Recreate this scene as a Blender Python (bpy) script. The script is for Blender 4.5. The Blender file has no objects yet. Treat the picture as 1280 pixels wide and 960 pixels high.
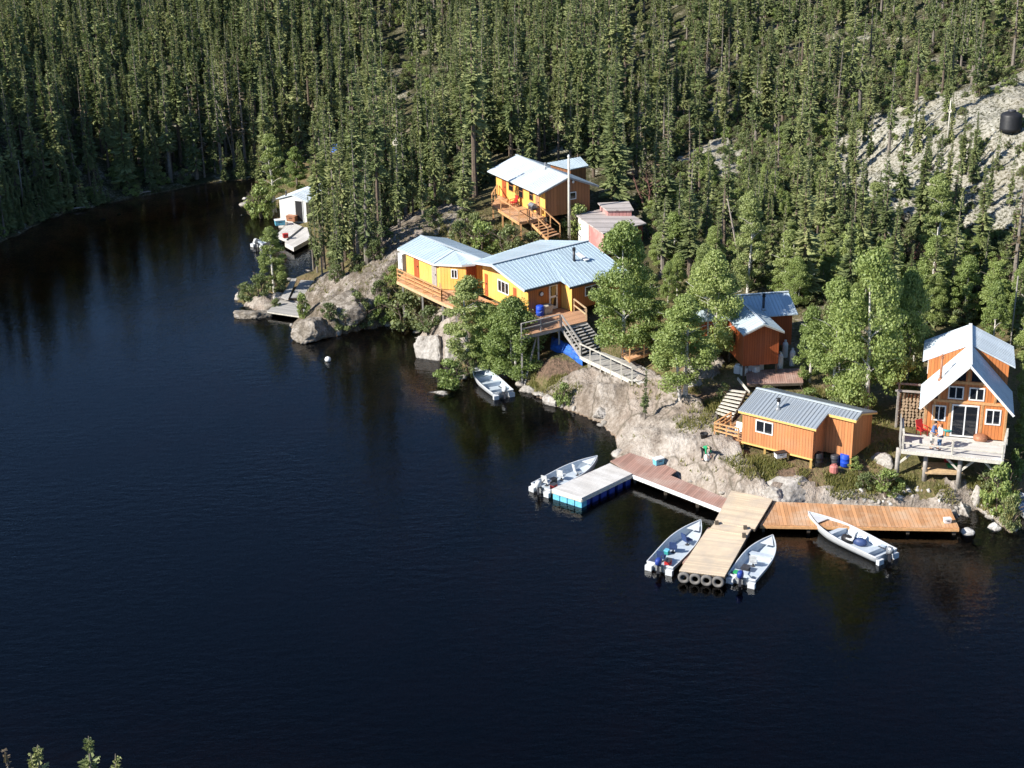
import bpy, bmesh, math, random
import numpy as np
from mathutils import Vector, Matrix
random.seed(7); rng = np.random.RandomState(11)
R = math.radians
scene = bpy.context.scene
COL = scene.collection

# ------------------------------------------------------------------ camera geometry (drone, 40 m above the lake)
F = 1900.0; PITCH = R(21); CH = 40.0; ROLL = R(1.2)
def ray(px, py):
    u = px-640; v = 480-py
    c, s = math.cos(-ROLL), math.sin(-ROLL)
    u, v = u*c-v*s, u*s+v*c
    cp, sp = math.cos(PITCH), math.sin(PITCH)
    return (u, F*cp+v*sp, -F*sp+v*cp)
def at(px, py, z=0.0):
    d = ray(px, py); t = (z-CH)/d[2]
    return Vector((d[0]*t, d[1]*t, z))
def proj(x, y, z):
    cp, sp = math.cos(PITCH), math.sin(PITCH)
    z = z-CH; f = y*cp-z*sp; v = y*sp+z*cp
    if f < 1: return (-9999, -9999)
    u, v = x/f*F, v/f*F
    c, s = math.cos(ROLL), math.sin(ROLL)
    u, v = u*c-v*s, u*s+v*c
    return (640+u, 480-v)
cam = bpy.data.cameras.new('camera'); co = bpy.data.objects.new('camera', cam); COL.objects.link(co)
cam.sensor_width = 36; cam.lens = F/1280*36; cam.clip_end = 3000
co.location = (0, 0, CH)
co.matrix_world = Matrix.Translation((0, 0, CH)) @ Matrix.Rotation(R(90)-PITCH, 4, 'X') @ Matrix.Rotation(-ROLL, 4, 'Z')
scene.camera = co

# ------------------------------------------------------------------ light
SUN_EL = 35.0; LT = 24.0
sd = Vector((-math.cos(R(LT))*math.cos(R(SUN_EL)), -math.sin(R(LT))*math.cos(R(SUN_EL)), math.sin(R(SUN_EL))))
sl = bpy.data.lights.new('sun', 'SUN'); sl.energy = 5.0; sl.angle = R(0.5); sl.color = (1.0, 0.95, 0.86)
so = bpy.data.objects.new('sun', sl); COL.objects.link(so)
so.rotation_euler = sd.to_track_quat('Z', 'Y').to_euler(); so.location = (-60, -20, 80)
w = bpy.data.worlds.new('World'); scene.world = w; w.use_nodes = True
nt = w.node_tree; nt.nodes.clear()
sky = nt.nodes.new('ShaderNodeTexSky'); sky.sky_type = 'NISHITA'; sky.sun_disc = False
sky.sun_elevation = R(SUN_EL); sky.sun_rotation = math.atan2(sd.x, sd.y) % (2*math.pi)
sky.altitude = 300; sky.air_density = 1.0; sky.dust_density = 0.3; sky.ozone_density = 6.5
bg = nt.nodes.new('ShaderNodeBackground'); bg.inputs[1].default_value = 0.09
ow = nt.nodes.new('ShaderNodeOutputWorld')
nt.links.new(sky.outputs[0], bg.inputs[0]); nt.links.new(bg.outputs[0], ow.inputs[0])
scene.view_settings.view_transform = 'Standard'; scene.view_settings.look = 'None'
scene.view_settings.exposure = 0.72; scene.view_settings.gamma = 1.0
scene.cycles.max_bounces = 5; scene.cycles.transparent_max_bounces = 12
scene.cycles.diffuse_bounces = 2; scene.cycles.glossy_bounces = 2
scene.cycles.caustics_reflective = False; scene.cycles.caustics_refractive = False

# ------------------------------------------------------------------ materials
class NT:
    def __init__(s, name):
        s.m = bpy.data.materials.new(name); s.m.use_nodes = True; s.t = s.m.node_tree; s.t.nodes.clear()
        s.out = s.n('ShaderNodeOutputMaterial')
    def n(s, ty, **k):
        x = s.t.nodes.new(ty)
        for a, b in k.items(): setattr(x, a, b)
        return x
    def l(s, a, b): s.t.links.new(a, b)
    def math(s, op, a, b=None, clamp=False):
        x = s.n('ShaderNodeMath', operation=op); x.use_clamp = clamp
        for i, v in enumerate((a, b)):
            if v is None: continue
            if isinstance(v, (int, float)): x.inputs[i].default_value = v
            else: s.l(v, x.inputs[i])
        return x.outputs[0]
    def ramp(s, fac, stops):
        x = s.n('ShaderNodeValToRGB'); e = x.color_ramp.elements
        while len(e) < len(stops): e.new(0.5)
        for i, (p, c) in enumerate(stops):
            e[i].position = p; e[i].color = (*c, 1)
        s.l(fac, x.inputs[0]); return x.outputs[0]
    def mix(s, fac, a, b, bt='MIX'):
        x = s.n('ShaderNodeMix', data_type='RGBA', blend_type=bt)
        for i, v in ((0, fac), (6, a), (7, b)):
            if isinstance(v, (int, float)): x.inputs[i].default_value = v
            elif isinstance(v, tuple): x.inputs[i].default_value = (*v, 1)
            else: s.l(v, x.inputs[i])
        return x.outputs[2]
    def noise(s, vec, scale, detail=3, rough=0.55):
        x = s.n('ShaderNodeTexNoise'); x.inputs['Scale'].default_value = scale
        x.inputs['Detail'].default_value = detail; x.inputs['Roughness'].default_value = rough
        if vec is not None: s.l(vec, x.inputs['Vector'])
        return x.outputs['Fac']
    def bsdf(s, col, rough=0.7, metal=0.0, bump=None, bd=0.02, spec=0.4):
        p = s.n('ShaderNodeBsdfPrincipled')
        if isinstance(col, tuple): p.inputs['Base Color'].default_value = (*col, 1)
        else: s.l(col, p.inputs['Base Color'])
        if isinstance(rough, (int, float)): p.inputs['Roughness'].default_value = rough
        else: s.l(rough, p.inputs['Roughness'])
        p.inputs['Metallic'].default_value = metal
        p.inputs['Specular IOR Level'].default_value = spec
        if bump is not None:
            b = s.n('ShaderNodeBump'); b.inputs['Distance'].default_value = bd; b.inputs['Strength'].default_value = 1
            s.l(bump, b.inputs['Height']); s.l(b.outputs[0], p.inputs['Normal'])
        s.l(p.outputs[0], s.out.inputs[0]); return p
def c3(c, k): return tuple(min(1, v*k) for v in c)
def plain(name, c, rough=0.6, metal=0.0, var=0.25, sc=6, spec=0.4):
    t = NT(name); o = t.n('ShaderNodeTexCoord').outputs['Object']
    f = t.noise(o, sc, 4); col = t.ramp(f, [(0.3, c3(c, 1-var)), (0.7, c3(c, 1+var*.6))])
    t.bsdf(col, rough, metal, f, 0.004, spec); return t.m
def boards(name, c, wd=0.18, var=0.25, rough=0.65, gap=0.08, batten=False, wear=None):
    t = NT(name); uv = t.n('ShaderNodeUVMap').outputs[0]
    sx = t.n('ShaderNodeSeparateXYZ'); t.l(uv, sx.inputs[0])
    q = t.math('DIVIDE', sx.outputs[0], wd); fl = t.math('FLOOR', q); fr = t.math('FRACT', q)
    wn = t.n('ShaderNodeTexWhiteNoise', noise_dimensions='1D'); t.l(fl, wn.inputs['W'])
    mp = t.n('ShaderNodeMapping'); mp.inputs['Scale'].default_value = (14, 0.9, 1); t.l(uv, mp.inputs[0])
    g = t.noise(mp.outputs[0], 1.2, 4)
    a = t.math('ADD', t.math('MULTIPLY', wn.outputs[0], 0.6), t.math('MULTIPLY', g, 0.5))
    col = t.ramp(a, [(0.1, c3(c, 1-var)), (0.55, c), (1.0, c3(c, 1+var*.7))])
    if wear:
        big = t.noise(uv, 0.7, 4); fm = t.ramp(big, [(0.45, (0, 0, 0)), (0.7, (1, 1, 1))]); col = t.mix(fm, col, wear)
    ft = t.noise(uv, 0.55, 5, .6); fd = t.ramp(ft, [(.45, (0, 0, 0)), (.75, (.30, .30, .30))]); col = t.mix(fd, col, c3(tuple(v*.6+.4*sum(c)/3 for v in c), 1.1))
    mp2 = t.n('ShaderNodeMapping'); mp2.inputs['Scale'].default_value = (5, .35, 1); t.l(uv, mp2.inputs[0]); st = t.noise(mp2.outputs[0], 1.0, 4, .6)
    col = t.mix(t.ramp(st, [(.56, (0, 0, 0)), (.72, (.35, .35, .35))]), col, c3(c, .5))
    edge = t.math('LESS_THAN', fr, gap)
    col2 = t.mix(edge, col, c3(c, 0.35))
    h = t.math('SUBTRACT', t.math('MULTIPLY', g, 0.2), edge)
    t.bsdf(col2, rough, 0, h, 0.012); return t.m
def metalroof(name, c, rough=0.38, metal=0.35, wd=0.24, line=0.75, dirt=(0.3, 0.27, 0.22), dk=0.25):
    t = NT(name); uv = t.n('ShaderNodeUVMap').outputs[0]
    sx = t.n('ShaderNodeSeparateXYZ'); t.l(uv, sx.inputs[0])
    fr = t.math('FRACT', t.math('DIVIDE', sx.outputs[0], wd))
    e = t.math('LESS_THAN', fr, 0.2)
    fl = t.math('FLOOR', t.math('DIVIDE', sx.outputs[0], 0.92))
    wn = t.n('ShaderNodeTexWhiteNoise', noise_dimensions='1D'); t.l(fl, wn.inputs['W'])
    k = t.ramp(wn.outputs[0], [(0, c3(c, 0.88)), (1, c3(c, 1.08))])
    n1 = t.noise(uv, 1.3, 5, 0.65)
    st = t.ramp(n1, [(0.5, (0, 0, 0)), (0.8, (dk, dk, dk))])
    col = t.mix(st, k, dirt); col = t.mix(e, col, c3(c, line))
    rr = t.math('ADD', t.math('MULTIPLY', n1, 0.3), rough-0.12)
    t.bsdf(col, rr, metal, t.math('ADD', e, t.math('MULTIPLY', n1, .1)), 0.02, 0.5); return t.m
def foliage(name, stops, trans=0.35, sc=1.5, big=0.25):
    t = NT(name); oi = t.n('ShaderNodeObjectInfo'); o = t.n('ShaderNodeTexCoord').outputs['Object']
    g = t.n('ShaderNodeNewGeometry')
    f = t.math('ADD', t.math('MULTIPLY', oi.outputs['Random'], 0.45), t.math('MULTIPLY', g.outputs['Random Per Island'], 0.35))
    f = t.math('ADD', f, t.math('MULTIPLY', t.noise(o, sc, 2), 0.35))
    col = t.ramp(f, stops)
    d = t.n('ShaderNodeBsdfDiffuse'); t.l(col, d.inputs[0])
    tr = t.n('ShaderNodeBsdfTranslucent'); t.l(t.mix(0.35, col, (0.25, 0.35, 0.04)), tr.inputs[0])
    gl = t.n('ShaderNodeBsdfGlossy'); gl.inputs['Roughness'].default_value = 0.5; gl.inputs[0].default_value = (.7, .75, .7, 1)
    m = t.n('ShaderNodeMixShader'); m.inputs[0].default_value = trans; t.l(d.outputs[0], m.inputs[1]); t.l(tr.outputs[0], m.inputs[2])
    m2 = t.n('ShaderNodeMixShader'); m2.inputs[0].default_value = 0.04; t.l(m.outputs[0], m2.inputs[1]); t.l(gl.outputs[0], m2.inputs[2])
    t.l(m2.outputs[0], t.out.inputs[0]); return t.m
M = {}
ORG = (0.62, 0.25, 0.06)
M['siding'] = boards('orange_siding', (0.54, 0.22, 0.085), 0.2, 0.22)
M['siding_cottage'] = boards('cottage_siding', (0.58, 0.20, 0.06), 0.2, 0.22)
M['siding_yellow_sunlit'] = boards('sunlit_yellow_siding', (0.86, 0.47, 0.11), 0.26, 0.12, gap=0.04)  # also the sunlit copy of the orange walls, glare mixed into its colour
M['siding_lodge_shaded'] = boards('shaded_lodge_siding', (0.52, 0.17, 0.04), 0.2, 0.2)  # shaded copy for the lodge walls turned from the sun, darker in colour
M['siding_red'] = boards('red_brown_siding', (0.42, 0.10, 0.03), 0.17, 0.25)
M['siding_brown'] = boards('brown_plywood_siding', (0.34, 0.14, 0.055), 0.3, 0.25)
M['pink'] = boards('faded_pink_boards', (0.50, 0.22, 0.20), 0.3, 0.18, wear=(.6, .42, .38))
M['maroon'] = boards('maroon_boards', (0.28, 0.07, 0.06), 0.3, 0.2)
M['whiteboard'] = boards('white_boards', (0.75, 0.74, 0.70), 0.2, 0.08, gap=0.05)
M['trim_yellow'] = plain('yellow_trim', (0.75, 0.48, 0.16), 0.6, var=.1)
M['white'] = plain('white_paint', (0.78, 0.78, 0.76), 0.4, var=.06)
M['roof_white'] = metalroof('pale_metal_roof', (0.72, 0.79, 0.83), 0.5, 0.3, 0.3, .94)
M['roof_blue'] = metalroof('blue_grey_metal_roof', (0.56, 0.66, 0.72), 0.42, 0.15, 0.24, .82)
M['roof_lodge'] = metalroof('light_blue_metal_roof', (0.52, 0.64, 0.71), 0.42, 0.15, 0.26, .82)
M['roof_wing'] = metalroof('soft_blue_metal_roof', (0.50, 0.61, 0.68), 0.45, 0.1, 0.3, .9)
M['roof_grey'] = metalroof('grey_metal_roof', (0.34, 0.38, 0.42), 0.42, 0.2, 0.24, .62)
M['roof_old'] = metalroof('weathered_sheet_roof', (0.50, 0.45, 0.43), 0.6, 0.05, 1.2, .6, dk=.7)
M['trim_metal'] = plain('pale_ridge_metal', (0.62, 0.68, 0.72), 0.4, 0.2, var=.08)
M['deck_red'] = boards('red_brown_deck', (0.40, 0.23, 0.18), 0.15, 0.35, wear=(.50, .36, .30))
M['deck_cedar'] = boards('cedar_deck', (0.55, 0.28, 0.13), 0.22, 0.4, gap=.06, wear=(.60, .42, .28))
M['deck_new'] = boards('fresh_lumber_deck', (0.72, 0.57, 0.40), 0.14, 0.22, gap=.08, wear=(.55, .46, .36))
M['deck_grey'] = boards('weathered_grey_deck', (0.42, 0.40, 0.37), 0.15, 0.3)
M['deck_white'] = boards('pale_weathered_deck', (0.62, 0.59, 0.55), 0.15, 0.2, wear=(.75, .73, .7))
M['deck_warm'] = boards('warm_brown_deck', (0.50, 0.28, 0.16), 0.15, 0.25)
M['lumber'] = plain('fresh_lumber', (0.60, 0.42, 0.24), 0.7)
M['lumber_orange'] = plain('stained_rail_wood', (0.66, 0.36, 0.16), 0.65)
M['wood_grey'] = plain('grey_timber', (0.36, 0.33, 0.30), 0.8)
M['wood_pale'] = plain('pale_timber', (0.62, 0.58, 0.50), 0.75)
M['wood_dark'] = plain('dark_timber', (0.10, 0.08, 0.06), 0.8)
M['log'] = plain('cut_log', (0.40, 0.30, 0.20), 0.85, var=.4)
M['black'] = plain('black_plastic', (0.02, 0.02, 0.022), 0.5)
M['darkgrey'] = plain('dark_grey_metal', (0.07, 0.07, 0.08), 0.45, 0.3)
M['rubber'] = plain('grey_tyre_rubber', (0.16, 0.15, 0.14), 0.8)
M['alu'] = plain('white_painted_hull', (0.70, 0.72, 0.74), 0.4, 0.2, var=.08, sc=3)
M['alu_in'] = plain('pale_blue_boat_interior', (0.50, 0.56, 0.62), 0.5, 0.1, var=.1)
M['seat_blue'] = plain('navy_seat_vinyl', (0.04, 0.07, 0.18), 0.5)
M['seat_white'] = plain('white_seat_vinyl', (0.7, 0.7, 0.68), 0.5)
M['blue'] = plain('bright_blue_plastic', (0.02, 0.08, 0.55), 0.45)
M['tarp'] = plain('blue_tarp', (0.03, 0.13, 0.50), 0.5, var=.5, sc=3)
M['cyan'] = plain('pale_blue_float', (0.16, 0.50, 0.66), 0.45)
M['darkblue'] = plain('dark_blue_float', (0.02, 0.05, 0.28), 0.5)
M['red'] = plain('red_plastic', (0.50, 0.03, 0.03), 0.5)
M['pinkred'] = plain('faded_red_plastic', (0.50, 0.18, 0.16), 0.6)
M['green'] = plain('green_plastic', (0.03, 0.35, 0.12), 0.5)
M['teal'] = plain('teal_plastic', (0.04, 0.32, 0.30), 0.5)
M['beige'] = plain('beige_plastic', (0.5, 0.46, 0.38), 0.6)
M['galv'] = plain('galvanised_pipe', (0.45, 0.46, 0.47), 0.35, 0.6)
M['rust'] = plain('rusty_pipe', (0.40, 0.18, 0.10), 0.6, 0.2)
M['skin'] = plain('skin', (0.55, 0.32, 0.22), 0.55, var=.05)
M['denim'] = plain('blue_denim', (0.08, 0.14, 0.26), 0.8)
M['shirt_blue'] = plain('blue_shirt', (0.10, 0.17, 0.36), 0.8)
M['shirt_white'] = plain('white_shirt', (0.72, 0.74, 0.75), 0.8, var=.05)
M['shirt_green'] = plain('green_shirt', (0.02, 0.32, 0.13), 0.8)
M['khaki'] = plain('pale_trousers', (0.55, 0.50, 0.44), 0.8)
M['trouser_black'] = plain('black_trousers', (0.02, 0.02, 0.025), 0.8)
M['hair_dark'] = plain('dark_hair', (0.02, 0.015, 0.01), 0.6)
M['hair_red'] = plain('ginger_hair', (0.30, 0.11, 0.04), 0.6)
M['bark'] = plain('spruce_bark', (0.16, 0.12, 0.09), 0.9, var=.4)
M['bark_pale'] = plain('pale_grey_bark', (0.22, 0.19, 0.16), 0.9, var=.35)
M['deadwood'] = plain('dead_grey_wood', (0.34, 0.29, 0.25), 0.9, var=.3)
M['twig_red'] = plain('reddish_bare_twigs', (0.22, 0.11, 0.09), 0.9)
t = NT('birch_bark'); o = t.n('ShaderNodeTexCoord').outputs['Object']
mp = t.n('ShaderNodeMapping'); mp.inputs['Scale'].default_value = (2, 2, 7); t.l(o, mp.inputs[0])
t.bsdf(t.ramp(t.noise(mp.outputs[0], 2.5, 3), [(0.36, (.08, .07, .06)), (0.46, (.62, .58, .52)), (1, (.72, .69, .64))]), 0.7); M['birch'] = t.m
t = NT('window_glass'); p = t.bsdf((0.012, 0.014, 0.018), 0.06, 0, None, 0, 0.8); M['glass'] = t.m
M['spruce'] = foliage('spruce_needles', [(0.1, (.080, .108, .048)), (0.42, (.172, .210, .088)), (0.75, (.295, .325, .135)), (1, (.43, .42, .20))], 0.2, 0.8)
M['spruce_brown'] = foliage('dying_spruce_needles', [(0.1, (.11, .085, .055)), (0.6, (.17, .13, .085)), (1, (.22, .17, .12))], 0.2, 0.8)
M['leaf'] = foliage('broad_green_leaves', [(0.1, (.15, .215, .06)), (0.45, (.27, .345, .10)), (0.75, (.37, .44, .14)), (1, (.48, .52, .20))], 0.42, 0.6)
M['leaf_pale'] = foliage('yellow_green_leaves', [(0.1, (.21, .26, .085)), (0.5, (.31, .37, .12)), (1, (.42, .46, .19))], 0.42, 0.6)
M['leaf_shrub'] = foliage('shrub_leaves', [(0.1, (.11, .14, .06)), (0.5, (.19, .23, .09)), (0.85, (.27, .30, .12)), (1, (.34, .27, .11))], 0.4, 0.9)
M['grass'] = foliage('dry_and_green_grass', [(0.1, (.10, .13, .03)), (0.45, (.19, .20, .055)), (0.8, (.30, .26, .10)), (1, (.34, .24, .12))], 0.4, 0.5)

# ------------------------------------------------------------------ mesh builder (world coordinates in, parent-local mesh out)
class MB:
    def __init__(s, bd=None): s.v = []; s.f = []; s.uv = []; s.bd = Vector(bd).normalized() if bd is not None else Vector((1, 0, 0)); s.sm = False
    def face(s, pts, flat=None):
        pts = [Vector(p) for p in pts]
        n = Vector((0, 0, 0))
        for i in range(len(pts)):
            a, b = pts[i], pts[(i+1) % len(pts)]
            n += Vector(((a.y-b.y)*(a.z+b.z), (a.z-b.z)*(a.x+b.x), (a.x-b.x)*(a.y+b.y)))
        n = n.normalized() if n.length > 1e-9 else Vector((0, 0, 1))
        if abs(n.z) > 0.985:   # level: u across boards, v along them
            va = s.bd; ua = Vector((va.y, -va.x, 0))
        else:
            ua = Vector((0, 0, 1)).cross(n).normalized(); va = n.cross(ua)
        b = len(s.v); s.v += pts; s.f.append(list(range(b, b+len(pts))))
        s.uv.append([(p.dot(ua), p.dot(va)) for p in pts])
    def hexa(s, a, b):   # a,b: 4 bottom, 4 top points (counter-clockwise from above)
        s.face(b); s.face(a[::-1])
        for i in range(4):
            j = (i+1) % 4; s.face([a[i], a[j], b[j], b[i]])
    def obox(s, O, X, Y, Z, x0, x1, y0, y1, z0, z1):
        O = Vector(O); X = Vector(X); Y = Vector(Y); Z = Vector(Z)
        P = lambda x, y, z: O+X*x+Y*y+Z*z
        a = [P(x0, y0, z0), P(x1, y0, z0), P(x1, y1, z0), P(x0, y1, z0)]; b = [P(x0, y0, z1), P(x1, y0, z1), P(x1, y1, z1), P(x0, y1, z1)]
        if X.cross(Y).dot(Z) < 0: a = a[::-1]; b = b[::-1]
        s.hexa(a, b)
    def box(s, T, u0, u1, w0, w1, h0, h1):
        s.hexa([T(u0, w0, h0), T(u1, w0, h0), T(u1, w1, h0), T(u0, w1, h0)], [T(u0, w0, h1), T(u1, w0, h1), T(u1, w1, h1), T(u0, w1, h1)])
    def beam(s, p, q, a=0.09, b=0.09):
        p = Vector(p); q = Vector(q); d = (q-p); L = d.length; d.normalize()
        if abs(d.z) > 0.95: X = Vector((1, 0, 0)); X = (X-d*X.dot(d)).normalized(); Y = d.cross(X)
        else: X = Vector((0, 0, 1)).cross(d).normalized(); Y = d.cross(X)
        s.obox(p, X, Y, d, -a/2, a/2, -b/2, b/2, 0, L)
    def tube(s, pts, rad, n=8, cap=True):
        pts = [Vector(p) for p in pts]; rad = rad if isinstance(rad, (list, tuple)) else [rad]*len(pts)
        rings = []
        for i, p in enumerate(pts):
            d = (pts[min(i+1, len(pts)-1)]-pts[max(i-1, 0)]).normalized()
            X = Vector((0, 1, 0)) if abs(d.z) > 0.9 else Vector((0, 0, 1)).cross(d)
            X = (X-d*X.dot(d)).normalized(); Y = d.cross(X)
            rings.append([p+X*(math.cos(k*2*math.pi/n)*rad[i])+Y*(math.sin(k*2*math.pi/n)*rad[i]) for k in range(n)])
        s.rings(rings, cap)
    def rings(s, rings, cap=True):
        for a, b in zip(rings[:-1], rings[1:]):
            n = len(a)
            for k in range(n):
                j = (k+1) % n; s.face([a[k], a[j], b[j], b[k]])
        if cap: s.face(rings[0][::-1]); s.face(rings[-1])
    def lathe(s, O, prof, n=16, ax=None):
        O = Vector(O)
        Z = Vector(ax).normalized() if ax is not None else Vector((0, 0, 1))
        X = Vector((1, 0, 0)) if abs(Z.x) < .9 else Vector((0, 1, 0)); X = (X-Z*X.dot(Z)).normalized(); Y = Z.cross(X)
        s.rings([[O+Z*h+X*(r*math.cos(k*2*math.pi/n))+Y*(r*math.sin(k*2*math.pi/n)) for k in range(n)] for r, h in prof])
    def slab(s, pts, th=0.08):
        top = [Vector(p) for p in pts]; bot = [p-Vector((0, 0, th)) for p in top]
        s.face(top); s.face(bot[::-1])
        for i in range(len(top)):
            j = (i+1) % len(top); s.face([bot[i], bot[j], top[j], top[i]])
    def roof(s, e0, e1, r1, r0, th=0.08, ribs=0, rh=0.022):
        e0, e1, r1, r0 = map(Vector, (e0, e1, r1, r0)); s.slab([e0, e1, r1, r0], th)
        for k in range(ribs+1 if ribs else 0):
            f = k/ribs*0.985+0.0075; a = e0.lerp(e1, f); b = r0.lerp(r1, f); d = (b-a).normalized(); X = (e1-e0).normalized()
            s.obox(a, X, X.cross(d).normalized(), d, -.025, .025, -.002, rh, 0.003, (b-a).length-0.003)
    def torus(s, O, ax, R0, r, n=20, m=8):
        Z = Vector(ax).normalized(); X = Vector((0, 0, 1)); X = (X-Z*X.dot(Z)).normalized(); Y = Z.cross(X); O = Vector(O); rr = []
        for i in range(n+1):
            a = i*2*math.pi/n; D = X*math.cos(a)+Y*math.sin(a)
            rr.append([O+D*(R0+r*math.cos(b*2*math.pi/m))+Z*(r*math.sin(b*2*math.pi/m)) for b in range(m)])
        s.rings(rr, False)
    def build(s, name, mat, parent=None, smooth=False, merge=False):
        M_ = parent.matrix_basis if parent is not None else None
        if parent is not None:
            chain = []; q = parent
            while q is not None: chain.append(q); q = q.parent
            M_ = Matrix.Identity(4)
            for c in reversed(chain): M_ = M_ @ c.matrix_basis
            inv = M_.inverted(); vs = [inv @ v for v in s.v]
        else: vs = s.v
        me = bpy.data.meshes.new(name); me.from_pydata([tuple(v) for v in vs], [], s.f)
        ul = me.uv_layers.new(name='UVMap'); flat = [c for f in s.uv for p in f for c in p]; ul.data.foreach_set('uv', flat)
        me.materials.append(M[mat] if isinstance(mat, str) else mat)
        if merge or smooth:
            bm = bmesh.new(); bm.from_mesh(me); bmesh.ops.remove_doubles(bm, verts=bm.verts, dist=0.0005); bm.to_mesh(me); bm.free()
        if smooth: me.polygons.foreach_set('use_smooth', [True]*len(me.polygons))
        o = bpy.data.objects.new(name, me); COL.objects.link(o)
        if parent is not None: o.parent = parent
        return o
def thing(name, label, cat, loc, rz=0, group=None, kind=None):
    o = bpy.data.objects.new(name, None); COL.objects.link(o); o.location = loc; o.rotation_euler = (0, 0, rz)
    o.empty_display_size = 0.3; tag(o, label, cat, group, kind); o.matrix_basis = Matrix.Translation(loc) @ Matrix.Rotation(rz, 4, 'Z'); return o
def tag(o, label=None, cat=None, group=None, kind=None):
    if label: o['label'] = label
    if cat: o['category'] = cat
    if group: o['group'] = group
    if kind: o['kind'] = kind
    return o
def one(name, mb, mat, label, cat, loc, group=None, smooth=False, rz=0):   # a single-mesh thing with its origin at its base
    e = bpy.data.objects.new('tmp', None); e.matrix_basis = Matrix.Translation(loc) @ Matrix.Rotation(rz, 4, 'Z')
    o = mb.build(name, mat, e, smooth); o.parent = None; o.matrix_basis = e.matrix_basis
    bpy.data.objects.remove(e); return tag(o, label, cat, group)
def frame(x, y, z0, th):
    c, s = math.cos(th), math.sin(th)
    return lambda u, w, h: Vector((x+u*c-w*s, y+u*s+w*c, z0+h))
def clone(o, parent=None, ident=False):
    c = o.copy(); COL.objects.link(c)
    if parent is not None: c.parent = parent
    for ch in [x for x in KIDS.get(o.name, [])]: clone(ch, c)
    return c
KIDS = {}
def remember(o):
    KIDS[o.name] = [x for x in COL.objects if x.parent == o]
    for x in KIDS[o.name]: remember(x)
# ------------------------------------------------------------------ terrain
def vnoise(x, y, seed=0):
    xi = np.floor(x).astype(np.int64); yi = np.floor(y).astype(np.int64); fx = x-xi; fy = y-yi
    fx = fx*fx*(3-2*fx); fy = fy*fy*(3-2*fy)
    def h(a, b):
        n = (a*374761393+b*668265263+seed*974634777) & 0xffffffff
        n = ((n ^ (n >> 13))*1274126177) & 0xffffffff
        return ((n ^ (n >> 16)) & 0xffff)/65535.0
    return (h(xi, yi)*(1-fx)+h(xi+1, yi)*fx)*(1-fy)+(h(xi, yi+1)*(1-fx)+h(xi+1, yi+1)*fx)*fy
def fbm(x, y, sc, o=4, seed=0, ridged=False):
    r = 0; a = 1; t_ = 0
    for k in range(o):
        v = vnoise(x*sc, y*sc, seed+k)*2-1
        if ridged: v = 1-2*abs(v)
        r = r+a*v; t_ += a; a *= 0.5; sc *= 2.03
    return r/t_
SH = [(1275, 668), (1262, 664), (1248, 656), (1236, 645), (1222, 637), (1205, 640), (1195, 646), (1160, 640), (1100, 636), (1040, 634), (1000, 632), (965, 640), (930, 632), (905, 622), (880, 612), (850, 600), (815, 590), (790, 584),
      (770, 577), (772, 560), (768, 545), (748, 527), (722, 516), (700, 509), (685, 502), (672, 496), (658, 484), (648, 478), (638, 468), (625, 462), (608, 458), (590, 462), (577, 478), (562, 474), (568, 458), (556, 450), (545, 447), (532, 440), (522, 430), (526, 420),
      (536, 410), (520, 411), (500, 407), (480, 406), (465, 410), (450, 412), (430, 416), (412, 421), (395, 425), (375, 424), (365, 416), (368, 404), (380, 393), (378, 386), (345, 384), (330, 392), (312, 384), (296, 376), (300, 368), (318, 362), (334, 352), (344, 349), (352, 356), (362, 353), (372, 346), (390, 340),
      (400, 325), (398, 308), (388, 300), (372, 300), (352, 285), (346, 272), (330, 270), (312, 268), (306, 258), (316, 244), (330, 232), (326, 222), (310, 224), (290, 226), (250, 230), (225, 236), (200, 241), (160, 248), (120, 258), (90, 264), (60, 273), (30, 290), (0, 303), (-60, 320)]
shore = [tuple(at(x, y, 0)[:2]) for x, y in SH]
landA = shore+[(-58, 108), (-70, 92), (-90, 80), (-130, 60), (-420, 40), (-420, 760), (420, 760), (420, 60), (90, 66), (60, 74), (46, 80), (36, 80), tuple(at(1300, 600, 0)[:2]), tuple(at(1272, 630, 0)[:2]), tuple(at(1270, 650, 0)[:2])]
landB = [(-200, -60), (-200, 52), (-60, 50), (-30, 49), (-16, 48), (-5, 44), (10, 36), (40, 30), (200, 20), (200, -60)]
def edges(pg): return [(pg[i], pg[(i+1) % len(pg)]) for i in range(len(pg))]
EDG = edges(landA)+edges(landB)
def sdist(X, Y):
    d2 = np.full(X.shape, 1e12); ins = np.zeros(X.shape, bool)
    for (ax, ay), (bx, by) in EDG:
        vx, vy = bx-ax, by-ay; L = vx*vx+vy*vy
        t_ = np.clip(((X-ax)*vx+(Y-ay)*vy)/L, 0, 1)
        d2 = np.minimum(d2, (X-ax-t_*vx)**2+(Y-ay-t_*vy)**2)
        if ay != by:
            ins ^= ((ay > Y) != (by > Y)) & (X < (bx-ax)*(Y-ay)/(by-ay)+ax)
    d = np.sqrt(d2); return np.where(ins, d, -d)
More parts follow.
